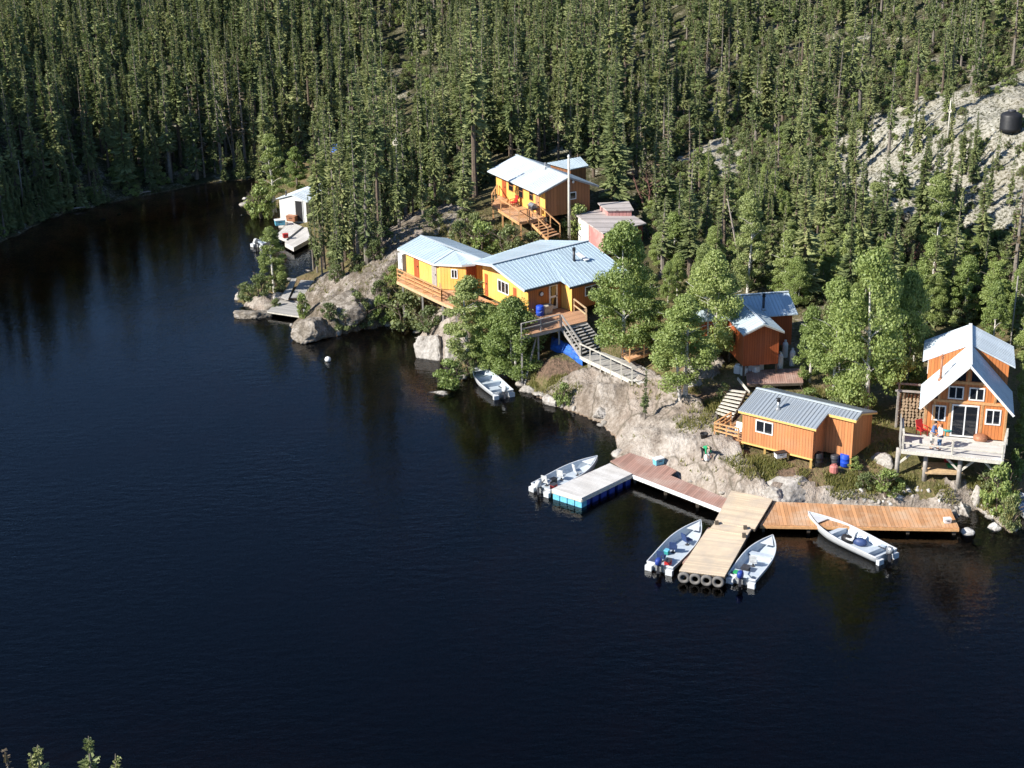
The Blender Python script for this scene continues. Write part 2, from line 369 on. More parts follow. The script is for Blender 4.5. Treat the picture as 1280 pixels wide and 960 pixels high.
CP = [(840, 560, 1.3), (880, 576, 1.45), (830, 520, 1.9), (800, 482, 1.7), (770, 500, 1.2), (745, 490, 1.3), (790, 468, 1.6), (760, 470, 1.5), (728, 500, .9), (860, 500, 2.2), (905, 600, .9), (935, 578, 1.7), (1000, 588, 1.6), (1040, 590, 1.45), (1100, 600, 1.15), (1122, 606, 1.1), (1160, 604, 1.3), (1200, 600, 1.4), (1249, 598, 1.4),
      (960, 555, 1.7), (905, 545, 1.9), (1067, 577, 1.6), (1020, 578, 1.7), (905, 522, 2.1), (930, 490, 3.0), (950, 470, 3.3), (1000, 480, 3.0), (1060, 510, 2.4), (1120, 540, 2.3), (1200, 560, 2.3), (1215, 480, 3.0),
      (690, 445, 2.2), (650, 455, 1.6), (735, 310, 4.2), (600, 335, 3.7), (700, 360, 3.6), (560, 388, 2.0), (545, 395, 1.7), (560, 420, 1.6), (555, 405, 2.1), (580, 400, 2.6), (590, 440, 1.3), (525, 375, 2.2), (505, 395, 1.1), (520, 288, 4.8), (560, 272, 5.4), (480, 300, 4.3), (455, 330, 2.6), (425, 352, 1.9), (440, 375, 2.6), (415, 390, 2.0), (400, 385, 1.6), (470, 370, 2.4), (390, 408, 1.2), (480, 395, 1.3), (500, 345, 3.6),
      (390, 350, .5), (375, 362, .5), (318, 374, .5), (340, 362, .6), (620, 470, .5), (610, 440, 1.7),
      (680, 272, 5.9), (640, 225, 6.5), (737, 264, 6.1), (720, 290, 5.2), (755, 315, 4.6), (800, 300, 5.0), (360, 268, .6), (400, 250, 1.2), (330, 256, .4), (440, 270, 2.4), (420, 215, 2.0), (440, 190, 2.3), (380, 215, 1.0), (350, 205, .8),
      (1263, 160, 14.5), (1120, 150, 12.5), (1180, 230, 10), (1240, 240, 10.2), (1180, 150, 13.6), (1100, 215, 9.3), (1040, 250, 7.6), (1000, 320, 5.6), (1150, 330, 6.3), (1250, 350, 6.5), (1200, 400, 4.6), (1100, 420, 3.9), (1000, 400, 4.2),
      (900, 250, 6.8), (900, 320, 5.2), (850, 200, 8.0), (780, 200, 7.8), (700, 180, 8.2), (860, 400, 3.6), (840, 440, 2.9), (800, 400, 3.5), (900, 430, 3.6), (780, 450, 2.4), (870, 470, 2.9), (1275, 600, .8), (1262, 630, .6)]
CW = [(-50, 140, 2.5), (-60, 180, 10), (-95, 150, 28), (-80, 112, 33), (-105, 110, 40), (-72, 138, 21), (-50, 160, 4), (-70, 220, 9), (-20, 190, 6), (0, 180, 9.5), (0, 230, 16), (0, 300, 22), (60, 200, 27), (45, 160, 18), (60, 260, 36), (100, 160, 30), (100, 100, 14), (70, 100, 10), (60, 130, 15), (-100, 300, 22), (100, 300, 42),  # unseen left hill raised high to throw shade on the far shore
      (250, 200, 45), (-250, 250, 30), (-250, 120, 24), (200, 90, 16), (-10, 165, 6.5), (20, 160, 10.5), (-30, 170, 4.5), (0, 500, 40), (300, 600, 60), (-300, 600, 45), (-40, 240, 13), (0, 20, 3), (-60, 30, 5), (60, 10, 4), (-45, 30, 4)]
cp = [(*at(x, y, z)[:2], z) for x, y, z in CP]+CW
for (ax, ay), (bx, by) in edges(landA)[:len(SH)+6]+edges(landB)[2:8]:
    L = math.hypot(bx-ax, by-ay); n_ = max(1, int(L/2.5))
    if L > 30: n_ = 4
    for k in range(n_): cp.append((ax+(bx-ax)*k/n_, ay+(by-ay)*k/n_, 0.0))
cp = np.array(cp); N = len(cp)
def ker(r): return r
A = ker(np.hypot(cp[:, None, 0]-cp[None, :, 0], cp[:, None, 1]-cp[None, :, 1]))-0.15*np.eye(N)
Q = np.hstack([np.ones((N, 1)), cp[:, :2]]); S_ = np.block([[A, Q], [Q.T, np.zeros((3, 3))]])
sol = np.linalg.solve(S_, np.concatenate([cp[:, 2], np.zeros(3)])); wts = sol[:N]; pl = sol[N:]
def rbf(X, Y):
    out = pl[0]+pl[1]*X+pl[2]*Y
    for k in range(N): out = out+wts[k]*np.hypot(X-cp[k, 0], Y-cp[k, 1])
    return out
def inpoly(px, py, pg):
    px = np.asarray(px, float); py = np.asarray(py, float); ins = np.zeros(px.shape, bool)
    for (ax, ay), (bx, by) in edges(pg):
        if ay != by: ins ^= ((ay > py) != (by > py)) & (px < (bx-ax)*(py-ay)/(by-ay)+ax)
    return ins
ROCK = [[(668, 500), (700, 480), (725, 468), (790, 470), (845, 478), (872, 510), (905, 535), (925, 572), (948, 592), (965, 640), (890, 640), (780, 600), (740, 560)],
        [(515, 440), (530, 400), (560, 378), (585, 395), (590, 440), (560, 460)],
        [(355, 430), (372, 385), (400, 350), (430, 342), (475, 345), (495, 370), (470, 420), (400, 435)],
        [(430, 300), (480, 275), (575, 262), (590, 285), (520, 305), (480, 345), (455, 350)],
        [(1040, 180), (1110, 140), (1180, 122), (1230, 125), (1300, 90), (1300, 310), (1215, 305), (1170, 265), (1110, 300), (1050, 240)],
        [(1000, 600), (1030, 610), (1090, 620), (1190, 620), (1270, 660), (1230, 680), (960, 660), (950, 620)],
        [(1180, 600), (1215, 610), (1250, 650), (1200, 660)], [(285, 380), (330, 372), (360, 384), (330, 410)],
        [(840, 200), (900, 170), (950, 200), (920, 240)], [(860, 455), (905, 450), (900, 475), (860, 480)]]
SOIL = [[(640, 440), (730, 455), (700, 478), (640, 470)], [(845, 485), (930, 480), (925, 540), (880, 520)], [(925, 560), (1015, 595), (960, 600)]]
def axis(pts): 
    out = []
    for a, b, st in pts: out += list(np.arange(a, b, st))
    return np.array(out+[pts[-1][1]])
GX = axis([(-420, -120, 20), (-120, -52, 2.6), (-52, -27, 1.0), (-27, 34, 0.27), (34, 50, .7), (50, 110, 2.6), (110, 420, 20)])
GY = axis([(-60, 50, 6), (50, 64, 2), (64, 80, .4), (80, 114, 0.27), (114, 150, 0.55), (150, 175, .9), (175, 260, 2.2), (260, 760, 20)])
XX, YY = np.meshgrid(GX, GY); D = sdist(XX, YY)
Z0 = rbf(XX, YY)
PXX = np.zeros(XX.shape); PYY = np.zeros(XX.shape)
cpz, spz = math.cos(PITCH), math.sin(PITCH); zz = Z0-CH; ff = np.maximum(YY*cpz-zz*spz, 1); uu = XX/ff*F; vv = (YY*spz+zz*cpz)/ff*F
PXX = 640+uu*math.cos(ROLL)-vv*math.sin(ROLL); PYY = 480-(uu*math.sin(ROLL)+vv*math.cos(ROLL))
jx = fbm(XX, YY, .5, 2, 91)*9; jy = fbm(XX, YY, .5, 2, 97)*6
rock = np.zeros(XX.shape)
for pg in ROCK: rock = np.maximum(rock, inpoly(PXX+jx, PYY+jy, pg)*1.0)
soil = np.zeros(XX.shape)
for pg in SOIL: soil = np.maximum(soil, inpoly(PXX+jx, PYY+jy, pg)*1.0)
near = np.clip(1-np.abs(D)/1.2, 0, 1)
inland_shade = np.clip(D/3, 0, 1)
zl = np.maximum(Z0, np.minimum(0.05+0.35*D, 0.35))
slab_n = fbm(XX*0.8+YY*.55, YY*.5-XX*.25, 0.45, 4, 5, True)
amp = np.clip(D/1.5, 0.15, 1)
bed_ = (XX*.55+YY*.8+1.6*fbm(XX, YY, .25, 2, 13)); ledge = np.floor(bed_/1.7)+np.clip((bed_/1.7-np.floor(bed_/1.7))*5, 0, 1)-bed_/1.7
zl = zl+rock*0.24*np.clip(D/.7, 0, 1)
zl = zl+amp*(rock*(0.30*slab_n+0.26*ledge+0.12*fbm(XX, YY, 1.3, 3, 31, True))+(1-rock)*0.10*fbm(XX, YY, 0.6, 3, 41))
far = np.clip((D-14)/20, 0, 1); zl = zl+far*(0.9*fbm(XX, YY, 0.06, 4, 3)+.3*fbm(XX, YY, .25, 2, 8))
hill_ = inpoly(PXX, PYY, ROCK[4]); zl = zl+hill_*(1.1*fbm(XX*.9+YY*.4, YY, 0.14, 4, 66, True)+.2)
zw = -0.1-np.minimum(0.10*np.maximum(-D, 0)**1.25, 7)+0.18*fbm(XX, YY, 0.5, 3, 77)*np.clip(-D/2, 0, 1)
ZT = np.where(D > 0, np.maximum(zl, 0.04), np.minimum(zw, -0.05))
from bisect import bisect_left
GXL = GX.tolist(); GYL = GY.tolist(); ZL = ZT.tolist(); NX1 = len(GXL)-2; NY1 = len(GYL)-2
def hz(x, y):
    i = min(max(bisect_left(GXL, x)-1, 0), NX1); j = min(max(bisect_left(GYL, y)-1, 0), NY1)
    fx = (x-GXL[i])/(GXL[i+1]-GXL[i]); fy = (y-GYL[j])/(GYL[j+1]-GYL[j]); r0 = ZL[j]; r1 = ZL[j+1]
    return (r0[i]*(1-fx)+r0[i+1]*fx)*(1-fy)+(r1[i]*(1-fx)+r1[i+1]*fx)*fy
def gmask(Mk, x, y):
    i = int(np.clip(np.searchsorted(GX, x)-1, 0, len(GX)-2)); j = int(np.clip(np.searchsorted(GY, y)-1, 0, len(GY)-2)); return float(Mk[j, i])
def gp(px, py, zoff=0.0):      # the ground point seen at a place of the photograph
    rx_, ry_, rz_ = ray(px, py); dx_, dz_ = rx_/ry_, rz_/ry_; t_ = 45.0
    while t_ < 320 and CH+dz_*t_ > max(hz(dx_*t_, t_), 0): t_ += 1.0
    t_ -= 1.0
    while CH+dz_*t_ > max(hz(dx_*t_, t_), 0) and t_ < 321: t_ += 0.1
    d = Vector((dx_, 1, dz_))
    x, y = d.x*t_, t_; return Vector((x, y, max(hz(x, y), 0)+zoff))
rock_m = rock
ny, nx = XX.shape
me = bpy.data.meshes.new('terrain')
idx = np.arange(ny*nx).reshape(ny, nx)
fc = np.stack([idx[:-1, :-1], idx[:-1, 1:], idx[1:, 1:], idx[1:, :-1]], -1).reshape(-1, 4)
me.from_pydata(np.stack([XX, YY, ZT], -1).reshape(-1, 3).tolist(), [], fc.tolist())
me.polygons.foreach_set('use_smooth', [True]*len(me.polygons))
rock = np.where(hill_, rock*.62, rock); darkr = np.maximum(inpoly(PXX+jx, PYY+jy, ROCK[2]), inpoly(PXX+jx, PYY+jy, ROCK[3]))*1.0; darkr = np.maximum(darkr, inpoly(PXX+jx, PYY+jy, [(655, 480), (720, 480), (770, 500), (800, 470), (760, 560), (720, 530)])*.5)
for nm_, arr in (('dark', darkr), ('rock', rock), ('soil', soil), ('inland_shade', np.where((PXX < 332) & (PYY < 330), 1.0, np.clip((D-10)/12, 0, 1)))):  # far-left bank forced to the dark floor tone, painting its shade
    a = me.attributes.new(nm_, 'FLOAT', 'POINT'); a.data.foreach_set('value', arr.reshape(-1).astype(np.float32))
t = NT('ground'); geo = t.n('ShaderNodeNewGeometry'); P_ = geo.outputs['Position']
def att(nm_): x = t.n('ShaderNodeAttribute'); x.attribute_name = nm_; return x.outputs['Fac']
mp = t.n('ShaderNodeMapping'); mp.inputs['Rotation'].default_value = (0, 0, R(-28)); mp.inputs['Scale'].default_value = (1, .38, .7); t.l(P_, mp.inputs[0])
n1 = t.noise(mp.outputs[0], 0.9, 6, 0.62); n2 = t.noise(P_, 4.5, 5, 0.65); n3 = t.noise(P_, 0.28, 4); n4 = t.noise(P_, 14, 3, .7)
vo = t.n('ShaderNodeTexVoronoi', feature='DISTANCE_TO_EDGE'); vo.inputs['Scale'].default_value = 0.42; t.l(t.mix(0.22, mp.outputs[0], t.n('ShaderNodeTexNoise').outputs['Color']), vo.inputs['Vector'])
wv = t.n('ShaderNodeVectorMath', operation='ADD')
nz = t.n('ShaderNodeTexNoise'); nz.inputs['Scale'].default_value = 0.9; t.l(P_, nz.inputs['Vector']); t.l(mp.outputs[0], wv.inputs[0]); t.l(nz.outputs['Color'], wv.inputs[1]); t.l(wv.outputs[0], vo.inputs['Vector'])
crack = t.ramp(vo.outputs['Distance'], [(0.0, (0, 0, 0)), (0.035, (1, 1, 1))])
rk = t.ramp(t.math('ADD', t.math('MULTIPLY', n1, .6), t.math('MULTIPLY', n2, .4)), [(0.34, (.11, .09, .07)), (0.43, (.24, .20, .165)), (0.52, (.38, .33, .28)), (0.62, (.52, .465, .41)), (0.75, (.66, .60, .54))])
rk = t.mix(t.ramp(n3, [(.45, (0, 0, 0)), (.62, (.55, .55, .55))]), rk, (.34, .26, .20))
crk = t.math('MULTIPLY', t.math('SUBTRACT', 1.0, crack), t.ramp(n3, [(.36, (0, 0, 0)), (.50, (.9, .9, .9))])); rk = t.mix(crk, rk, (.13, .11, .08))
so_ = t.ramp(t.math('ADD', t.math('MULTIPLY', n2, .6), t.math('MULTIPLY', n3, .4)), [(0.33, (.075, .07, .03)), (0.45, (.13, .12, .045)), (0.53, (.20, .155, .08)), (0.62, (.22, .14, .085)), (0.72, (.34, .27, .19))])
fo = t.ramp(t.math('ADD', t.math('MULTIPLY', n2, .45), t.math('MULTIPLY', n3, .55)), [(0.36, (.03, .035, .016)), (0.50, (.06, .06, .025)), (0.56, (.16, .14, .09)), (0.63, (.42, .41, .33)), (0.7, (.5, .47, .38))])
base = t.mix(att('inland_shade'), so_, fo); base = t.mix(att('soil'), base, t.ramp(n2, [(.35, (.08, .06, .04)), (.6, (.20, .13, .09))]))
rm = t.math('ADD', att('rock'), t.math('MULTIPLY', t.math('SUBTRACT', n2, 0.5), 1.6)); rm = t.ramp(rm, [(0.42, (0, 0, 0)), (0.58, (1, 1, 1))])
dk_ = t.math('MULTIPLY', att('dark'), t.ramp(t.math('ADD', t.math('MULTIPLY', n2, .5), t.math('MULTIPLY', n1, .5)), [(.40, (1, 1, 1)), (.56, (.25, .25, .25))])); rk = t.mix(dk_, rk, (.13, .105, .075)); rk = t.mix(t.math('MULTIPLY', att('inland_shade'), .5), rk, t.ramp(n2, [(.40, (.13, .14, .08)), (.55, (.42, .43, .35)), (.7, (.60, .60, .52))])); base = t.mix(rm, base, rk)
sz = t.n('ShaderNodeSeparateXYZ'); t.l(P_, sz.inputs[0])
wet = t.ramp(t.math('ADD', sz.outputs[2], t.math('MULTIPLY', n2, .25)), [(0.02, (0, 0, 0)), (0.22, (1, 1, 1))])
bed = t.ramp(t.math('ADD', t.math('MULTIPLY', n2, .5), t.math('MULTIPLY', n3, .5)), [(.38, (.06, .05, .035)), (.5, (.20, .12, .06)), (.65, (.42, .22, .10))])
base = t.mix(wet, bed, base)
hh = t.math('ADD', t.math('MULTIPLY', n1, 3.4), t.math('ADD', t.math('MULTIPLY', n2, .9), t.math('MULTIPLY', n4, .35)))
hh = t.math('ADD', hh, t.math('MULTIPLY', vo.outputs['Distance'], .6))
t.bsdf(base, 0.9, 0, hh, 0.16, 0.2)
me.materials.append(t.m)
ter = bpy.data.objects.new('terrain', me); COL.objects.link(ter); tag(ter, kind='structure')

# water: a closed body with tea-brown absorption and a rippled, partly mirroring surface
mb = MB(); mb.hexa([(-1500, -400, -40), (1500, -400, -40), (1500, 2000, -40), (-1500, 2000, -40)], [(-1500, -400, 0), (1500, -400, 0), (1500, 2000, 0), (-1500, 2000, 0)])
t = NT('lake_water'); P_ = t.n('ShaderNodeNewGeometry').outputs['Position']
mp = t.n('ShaderNodeMapping'); mp.inputs['Scale'].default_value = (1, 2.1, 1); mp.inputs['Rotation'].default_value = (0, 0, R(-12)); t.l(P_, mp.inputs[0])
a1 = t.noise(mp.outputs[0], 0.95, 3, .6); a2 = t.noise(mp.outputs[0], 3.2, 2, .5)
lv = t.noise(P_, 0.045, 2); 
hh = t.math('MULTIPLY', t.math('ADD', a1, t.math('MULTIPLY', a2, .12)), t.ramp(lv, [(.38, (.35, .35, .35)), (.62, (1, 1, 1))]))
b = t.n('ShaderNodeBump'); b.inputs['Distance'].default_value = 0.042; b.inputs['Strength'].default_value = 1; t.l(hh, b.inputs['Height'])
fr = t.n('ShaderNodeFresnel'); fr.inputs['IOR'].default_value = 1.33; t.l(b.outputs[0], fr.inputs['Normal'])
tr = t.n('ShaderNodeBsdfTransparent'); tr.inputs[0].default_value = (.85, .85, .85, 1)
gl = t.n('ShaderNodeBsdfGlossy'); gl.inputs['Roughness'].default_value = 0.07; t.l(b.outputs[0], gl.inputs['Normal'])
mx = t.n('ShaderNodeMixShader'); t.l(fr.outputs[0], mx.inputs[0]); t.l(tr.outputs[0], mx.inputs[1]); t.l(gl.outputs[0], mx.inputs[2]); t.l(mx.outputs[0], t.out.inputs[0])
va = t.n('ShaderNodeVolumeAbsorption'); va.inputs[0].default_value = (.62, .32, .10, 1); va.inputs[1].default_value = 0.42; t.l(va.outputs[0], t.out.inputs[1])
M['water'] = t.m
wo = mb.build('water', 'water', merge=True); tag(wo, kind='structure')
# ------------------------------------------------------------------ building helpers
def opening(parent, name, O, X, N, u0, u1, h0, h1, mull=1, fr='white', glass='glass', fw=0.07, label=None, transom=False, depth=.05):
    """a framed window or glazed door set on a wall: O wall origin, X along it, N outwards"""
    Zv = Vector((0, 0, 1)); mb = MB()
    for a, b, c, d in ((u0, u1, h1-fw, h1), (u0, u1, h0, h0+fw), (u0, u0+fw, h0+fw, h1-fw), (u1-fw, u1, h0+fw, h1-fw)): mb.obox(O, X, Zv, N, a, b, c, d, .002, depth)
    for k in range(1, mull+1):
        m = u0+(u1-u0)*k/(mull+1); mb.obox(O, X, Zv, N, m-fw*.4, m+fw*.4, h0+fw, h1-fw, .002, depth-.005)
    if transom: mb.obox(O, X, Zv, N, u0+fw, u1-fw, (h0+h1)/2-fw/2, (h0+h1)/2+fw/2, .002, depth-.008)
    f = mb.build(name, fr, parent)
    g = MB(); g.obox(O, X, Zv, N, u0+fw*.5, u1-fw*.5, h0+fw*.5, h1-fw*.5, .001, depth*.4); g.build('pane', glass, f)
    if label: f['label'] = label
    return f
def door(parent, O, X, N, u0, u1, h0, h1, mat, glazed=False, label=None):
    Zv = Vector((0, 0, 1)); mb = MB(); mb.obox(O, X, Zv, N, u0, u1, h0, h1, .002, .05)
    f = mb.build('door', mat, parent); g = MB(); g.obox(O, X, Zv, N, u1-.14, u1-.08, h0+.95, h0+1.05, .05, .11); g.build('handle', 'darkgrey', f)
    if glazed:
        for a, b in ((.12, .46), (.54, .92)):
            g = MB(); g.obox(O, X, Zv, N, u0+.12, u1-.17, h0+(h1-h0)*a, h0+(h1-h0)*b, .05, .062); g.build('pane', 'glass', f)
    if label: f['label'] = label
    return f
def walls(fp, hf, z0, parent, mat, T):
    """one closed shell: footprint fp in frame coordinates, hf(u, w) the wall-top height"""
    mb = MB(); n = len(fp)
    for i in range(n):
        a, b = fp[i], fp[(i+1) % n]; pts = [T(*a, z0), T(*b, z0)]
        k = 8; top = [T(a[0]+(b[0]-a[0])*j/k, a[1]+(b[1]-a[1])*j/k, hf(a[0]+(b[0]-a[0])*j/k, a[1]+(b[1]-a[1])*j/k)) for j in range(k, -1, -1)]
        mb.face(pts+top)
    mb.face([T(*p, z0) for p in fp[::-1]])
    return mb.build('wall', mat, parent)
def railing(mb_parent, pts, h=0.95, mat='lumber_orange', rails=(1.0, .52), step=1.5, pw=.09, name='railing', label=None, t0=0.0):
    """posts and rails along a line of floor points; one part with its posts as sub-parts"""
    mb = MB()
    for p, q in zip(pts[:-1], pts[1:]):
        p = Vector(p); q = Vector(q)
        for r in rails:
            o = Vector((0, 0, h*r)); w_ = .12 if r == max(rails) else .07
            mb.beam(p+o, q+o, w_, .05 if r == max(rails) else .08)
    f = mb.build(name, mat, mb_parent)
    if label: f['label'] = label
    done = []
    for p, q in zip(pts[:-1], pts[1:]):
        p = Vector(p); q = Vector(q); n = max(1, round((q-p).length/step))
        for k in range(n+1):
            c = p.lerp(q, k/n)
            if any((c-d_).length < .3 for d_ in done): continue
            done.append(c); g = MB(); g.beam(c-Vector((0, 0, .15+t0)), c+Vector((0, 0, h*max(rails)-.03)), pw, pw); g.build('post', mat, f)
    return f
def post_part(parent, x, y, z1, mat='lumber_orange', w_=.14, name='post', zoff=.15):
    g = MB(); z0 = hz(x, y)-zoff; g.beam((x, y, min(z0, z1-.1)), (x, y, z1), w_, w_); return g.build(name, mat, parent)
def stairs(parent, a0, a1, b0, b1, n, mat='deck_grey', smat='wood_grey', th=.05, label=None, boards_n=1):
    """treads from the upper edge a0-a1 down to the lower edge b0-b1"""
    a0, a1, b0, b1 = map(Vector, (a0, a1, b0, b1)); d = (b0-a0); dh = Vector((d.x, d.y, 0)).normalized(); run = Vector((d.x, d.y, 0)).length/n
    for k in range(n):
        f = (k+.5)/n; p = a0.lerp(b0, f); q = a1.lerp(b1, f); z = a0.z+(b0.z-a0.z)*((k+1)/(n+1)); p.z = q.z = z
        mb = MB((q-p)); e = dh*run*.43; mb.hexa([p-e-Vector((0, 0, th)), p+e-Vector((0, 0, th)), q+e-Vector((0, 0, th)), q-e-Vector((0, 0, th))], [p-e, p+e, q+e, q-e]); mb.build('tread', mat, parent)
    for p, q in ((a0, b0), (a1, b1)):
        mb = MB(); o = Vector((0, 0, -.16)); mb.beam(p+o, q+o, .06, .24); mb.build('stringer', smat, parent)
def pipe(parent, base, h, r=.09, mat='galv', cap='darkgrey', name='stove_pipe', flash=True):
    mb = MB(); mb.lathe(base-Vector((0, 0, .15)), [(r, 0), (r, h*.8+.15)], 12)
    o = mb.build(name, mat, parent, True)
    g = MB(); g.lathe(base+Vector((0, 0, h*.8)), [(r*.7, 0), (r*1.5, .02), (r*1.5, .08), (r*.9, .1), (r*.9, .16), (r*1.7, .18), (r*.3, .27)], 12); g.build('rain_cap', cap, o)
    if flash: g = MB(); g.lathe(base-Vector((0, 0, .06)), [(r*2.1, 0), (r*2.0, .08), (r*1.1, .17)], 12); g.build('flashing', cap if flash is True else flash, o)
    return o
def deckplate(parent, pts, bd, mat, th=.14, name='deck_boards', fascia=None):
    mb = MB(bd); mb.slab(pts, th if not fascia else .05); o = mb.build(name, mat, parent)
    if fascia:
        g = MB()
        n = len(pts); c = sum((Vector(p) for p in pts), Vector())/n
        for i in range(n):
            p, q = Vector(pts[i]), Vector(pts[(i+1) % n]); ins = .04
            p = p+(c-p).normalized()*ins; q = q+(c-q).normalized()*ins
            g.beam(p-Vector((0, 0, .055+th/2)), q-Vector((0, 0, .055+th/2)), .05, th)
        g.build('fascia', fascia, parent)
    return o
ZV = Vector((0, 0, 1))

# ------------------------------------------------------------------ grey-roofed cabin above the docks
x, y, th = 14.302, 87.486, -.655; z0 = 2.2
T = frame(x, y, z0, th); L1, L2, W, w1, he, hr, oe, og = 4.86, 6.7, 4.26, 1.57, 2.22, 2.86, .17, .24; m = (hr-he)/(W/2)
C = thing('cabin', 'small orange board cabin with a grey metal roof and stepped end, above the docks', 'cabin', T(0, 0, 0), th)
hf = lambda u, w_: he+m*min(w_, W-w_)-.1
walls([(0, 0), (L1, 0), (L1, w1), (L2, w1), (L2, W), (0, W)], hf, 0, C, 'siding', T)
h_ = lambda w_: he+m*(w_ if w_ <= W/2 else W-w_)
mb = MB()
mb.roof(T(-og, -oe, h_(-oe)), T(L1+og, -oe, h_(-oe)), T(L1+og, W/2, hr), T(-og, W/2, hr), .07, 20)
mb.roof(T(L1+og, w1-oe, h_(w1-oe)), T(L2+og, w1-oe, h_(w1-oe)), T(L2+og, W/2, hr), T(L1+og, W/2, hr), .07, 7)
mb.roof(T(L2+og, W+oe, h_(W+oe)), T(-og, W+oe, h_(W+oe)), T(-og, W/2, hr), T(L2+og, W/2, hr), .07, 27)
rf = mb.build('roof', 'roof_grey', C)
mb = MB(); mb.beam(T(-og, W/2, hr+.05), T(L2+og, W/2, hr+.05), .2, .04); mb.build('ridge_cap', 'trim_metal', rf)
pipe(rf, T(2.05, .75, h_(.75)), .62, .09, 'galv', 'black', flash='galv')
mb = MB()
mb.beam(T(-og+.02, -oe, h_(-oe)-.12), T(L1+og, -oe, h_(-oe)-.12), .03, .12)
mb.beam(T(L1+og, w1-oe, h_(w1-oe)-.13), T(L2+og, w1-oe, h_(w1-oe)-.13), .03, .16)
mb.beam(T(L2+og, w1-oe, h_(w1-oe)-.12), T(L2+og, W/2, hr-.12), .03, .1); mb.beam(T(L2+og, W/2, hr-.12), T(L2+og, W+oe, h_(W+oe)-.12), .03, .1)
mb.build('fascia', 'trim_yellow', rf)
mb = MB(); mb.beam(T(0, -.03, .02), T(L1+.03, -.03, .02), .05, .1); mb.build('sill_board', 'trim_yellow', C)
X = (T(1, 0, 0)-T(0, 0, 0)); Y = (T(0, 1, 0)-T(0, 0, 0))
opening(C, 'window', T(0, 0, 0), X, -Y, .95, 2.15, .95, 1.78, 1)
for u in (.05, 1.6, 3.2, 4.75):
    p = T(u, .08, 0); post_part(C, p.x, p.y, p.z, 'trim_yellow', .11)
for u, w_ in ((L2-.1, w1+.1), (L2-.1, W-.1), (2.5, W-.1), (.1, W-.1)):
    p = T(u, w_, 0); post_part(C, p.x, p.y, p.z, 'trim_yellow', .11)
# its porch deck with rails, and the plank steps climbing behind it
PD = thing('porch_deck', 'small red-brown porch deck with a slatted rail at the left end of the grey-roofed cabin', 'deck', T(-1, 0, -.4))
dpt = [T(-1.95, -.15, -.02), T(-.12, -.15, -.02), T(-.12, 2.9, -.02), T(-1.95, 2.9, -.02)]
deckplate(PD, dpt, X, 'deck_cedar', .14, fascia='lumber_orange')
railing(PD, [T(-1.9, 2.0, 0), T(-1.9, -.1, 0), T(-.18, -.1, 0)], .9, 'lumber_orange', (1, .7, .42), .75, .08)
for u, w_ in ((-1.85, -.05), (-.2, -.05), (-1.85, 2.7)):
    p = T(u, w_, -.1); post_part(PD, p.x, p.y, p.z, 'lumber_orange', .12)
ST = thing('timber_steps', 'wide pale plank steps climbing from the porch deck to the red-brown cabin', 'steps', at(905, 520, 2.2))
stairs(ST, at(913, 484, 3.5), at(934, 486.5, 3.5), at(893, 518, 2.25), at(915, 525, 2.25), 8, 'wood_pale', 'wood_dark', .07)
mb = MB(); mb.beam(at(922, 473, 3.7), at(937, 491, 3.3), .05, .2); mb.build('side_board', 'wood_pale', ST)
# white chair on the porch
def patio_chair(name, label, cat, loc, rz, mat, group=None):
    o = thing(name, label, cat, loc, rz, group); c, s = math.cos(rz), math.sin(rz); Tc = frame(loc[0], loc[1], loc[2], rz)
    mb = MB(); mb.box(Tc, -.24, .24, -.22, .24, .38, .43); mb.build('seat', mat, o)
    mb = MB(); mb.hexa([Tc(-.22, .2, .43), Tc(.22, .2, .43), Tc(.22, .25, .43), Tc(-.22, .25, .43)], [Tc(-.24, .36, .95), Tc(.24, .36, .95), Tc(.24, .41, .95), Tc(-.24, .41, .95)]); mb.build('backrest', mat, o)
    for sx in (-1, 1):
        mb = MB(); mb.beam(Tc(sx*.25, -.2, .62), Tc(sx*.25, .28, .64), .06, .04); mb.build('armrest', mat, o)
        for w_ in (-.2, .22):
            mb = MB(); mb.beam(Tc(sx*.24, w_, 0), Tc(sx*.24, w_, .62), .045, .045); mb.build('leg', mat, o)
    return o
patio_chair('chair', 'white plastic chair on the porch deck of the grey-roofed cabin', 'chair', T(-.6, .45, -.02), th, 'white')

# ------------------------------------------------------------------ red-brown cabin in the birches
x, y, th, z0 = 15.535, 95.678, .163, 4.2; T = frame(x, y, z0, th); W, L, he, hr, oe, og = 2.476, 3.445, 2.5, 3.055, .2, .41; m = (hr-he)/(W/2)
C = thing('cabin', 'red-brown board cabin on stilts with a blue-grey cross-gabled roof, half hidden by birches', 'cabin', T(0, 0, 0), th)
walls([(0, 0), (W, 0), (W, L), (0, L)], lambda u, w_: he+m*min(u, W-u)-.1, 0, C, 'siding_red', T)
MW, MD, mhe, mhr = (-2.2, 4.6), (L, L+3.6), 2.45, 3.25
walls([(MW[0], MD[0]), (MW[1], MD[0]), (MW[1], MD[1]), (MW[0], MD[1])], lambda u, w_: mhe+(mhr-mhe)*(1-abs(w_-(L+1.8))/1.8)-.1, 0, C, 'siding_red', T)
mb = MB(); he_ = he-m*oe
mb.roof(T(-oe, L+.6, he_), T(-oe, -og, he_), T(W/2, -og, hr), T(W/2, L+.9, hr), .07, 14)
mb.roof(T(W+oe, -og, he_), T(W+oe, L+.6, he_), T(W/2, L+.9, hr), T(W/2, -og, hr), .07, 14)
mm = (mhr-mhe)/1.8
mb.roof(T(MW[0]-.3, L-.3, mhe-.3*mm), T(MW[1]+.3, L-.3, mhe-.3*mm), T(MW[1]+.3, L+1.8, mhr), T(MW[0]-.3, L+1.8, mhr), .07, 26)
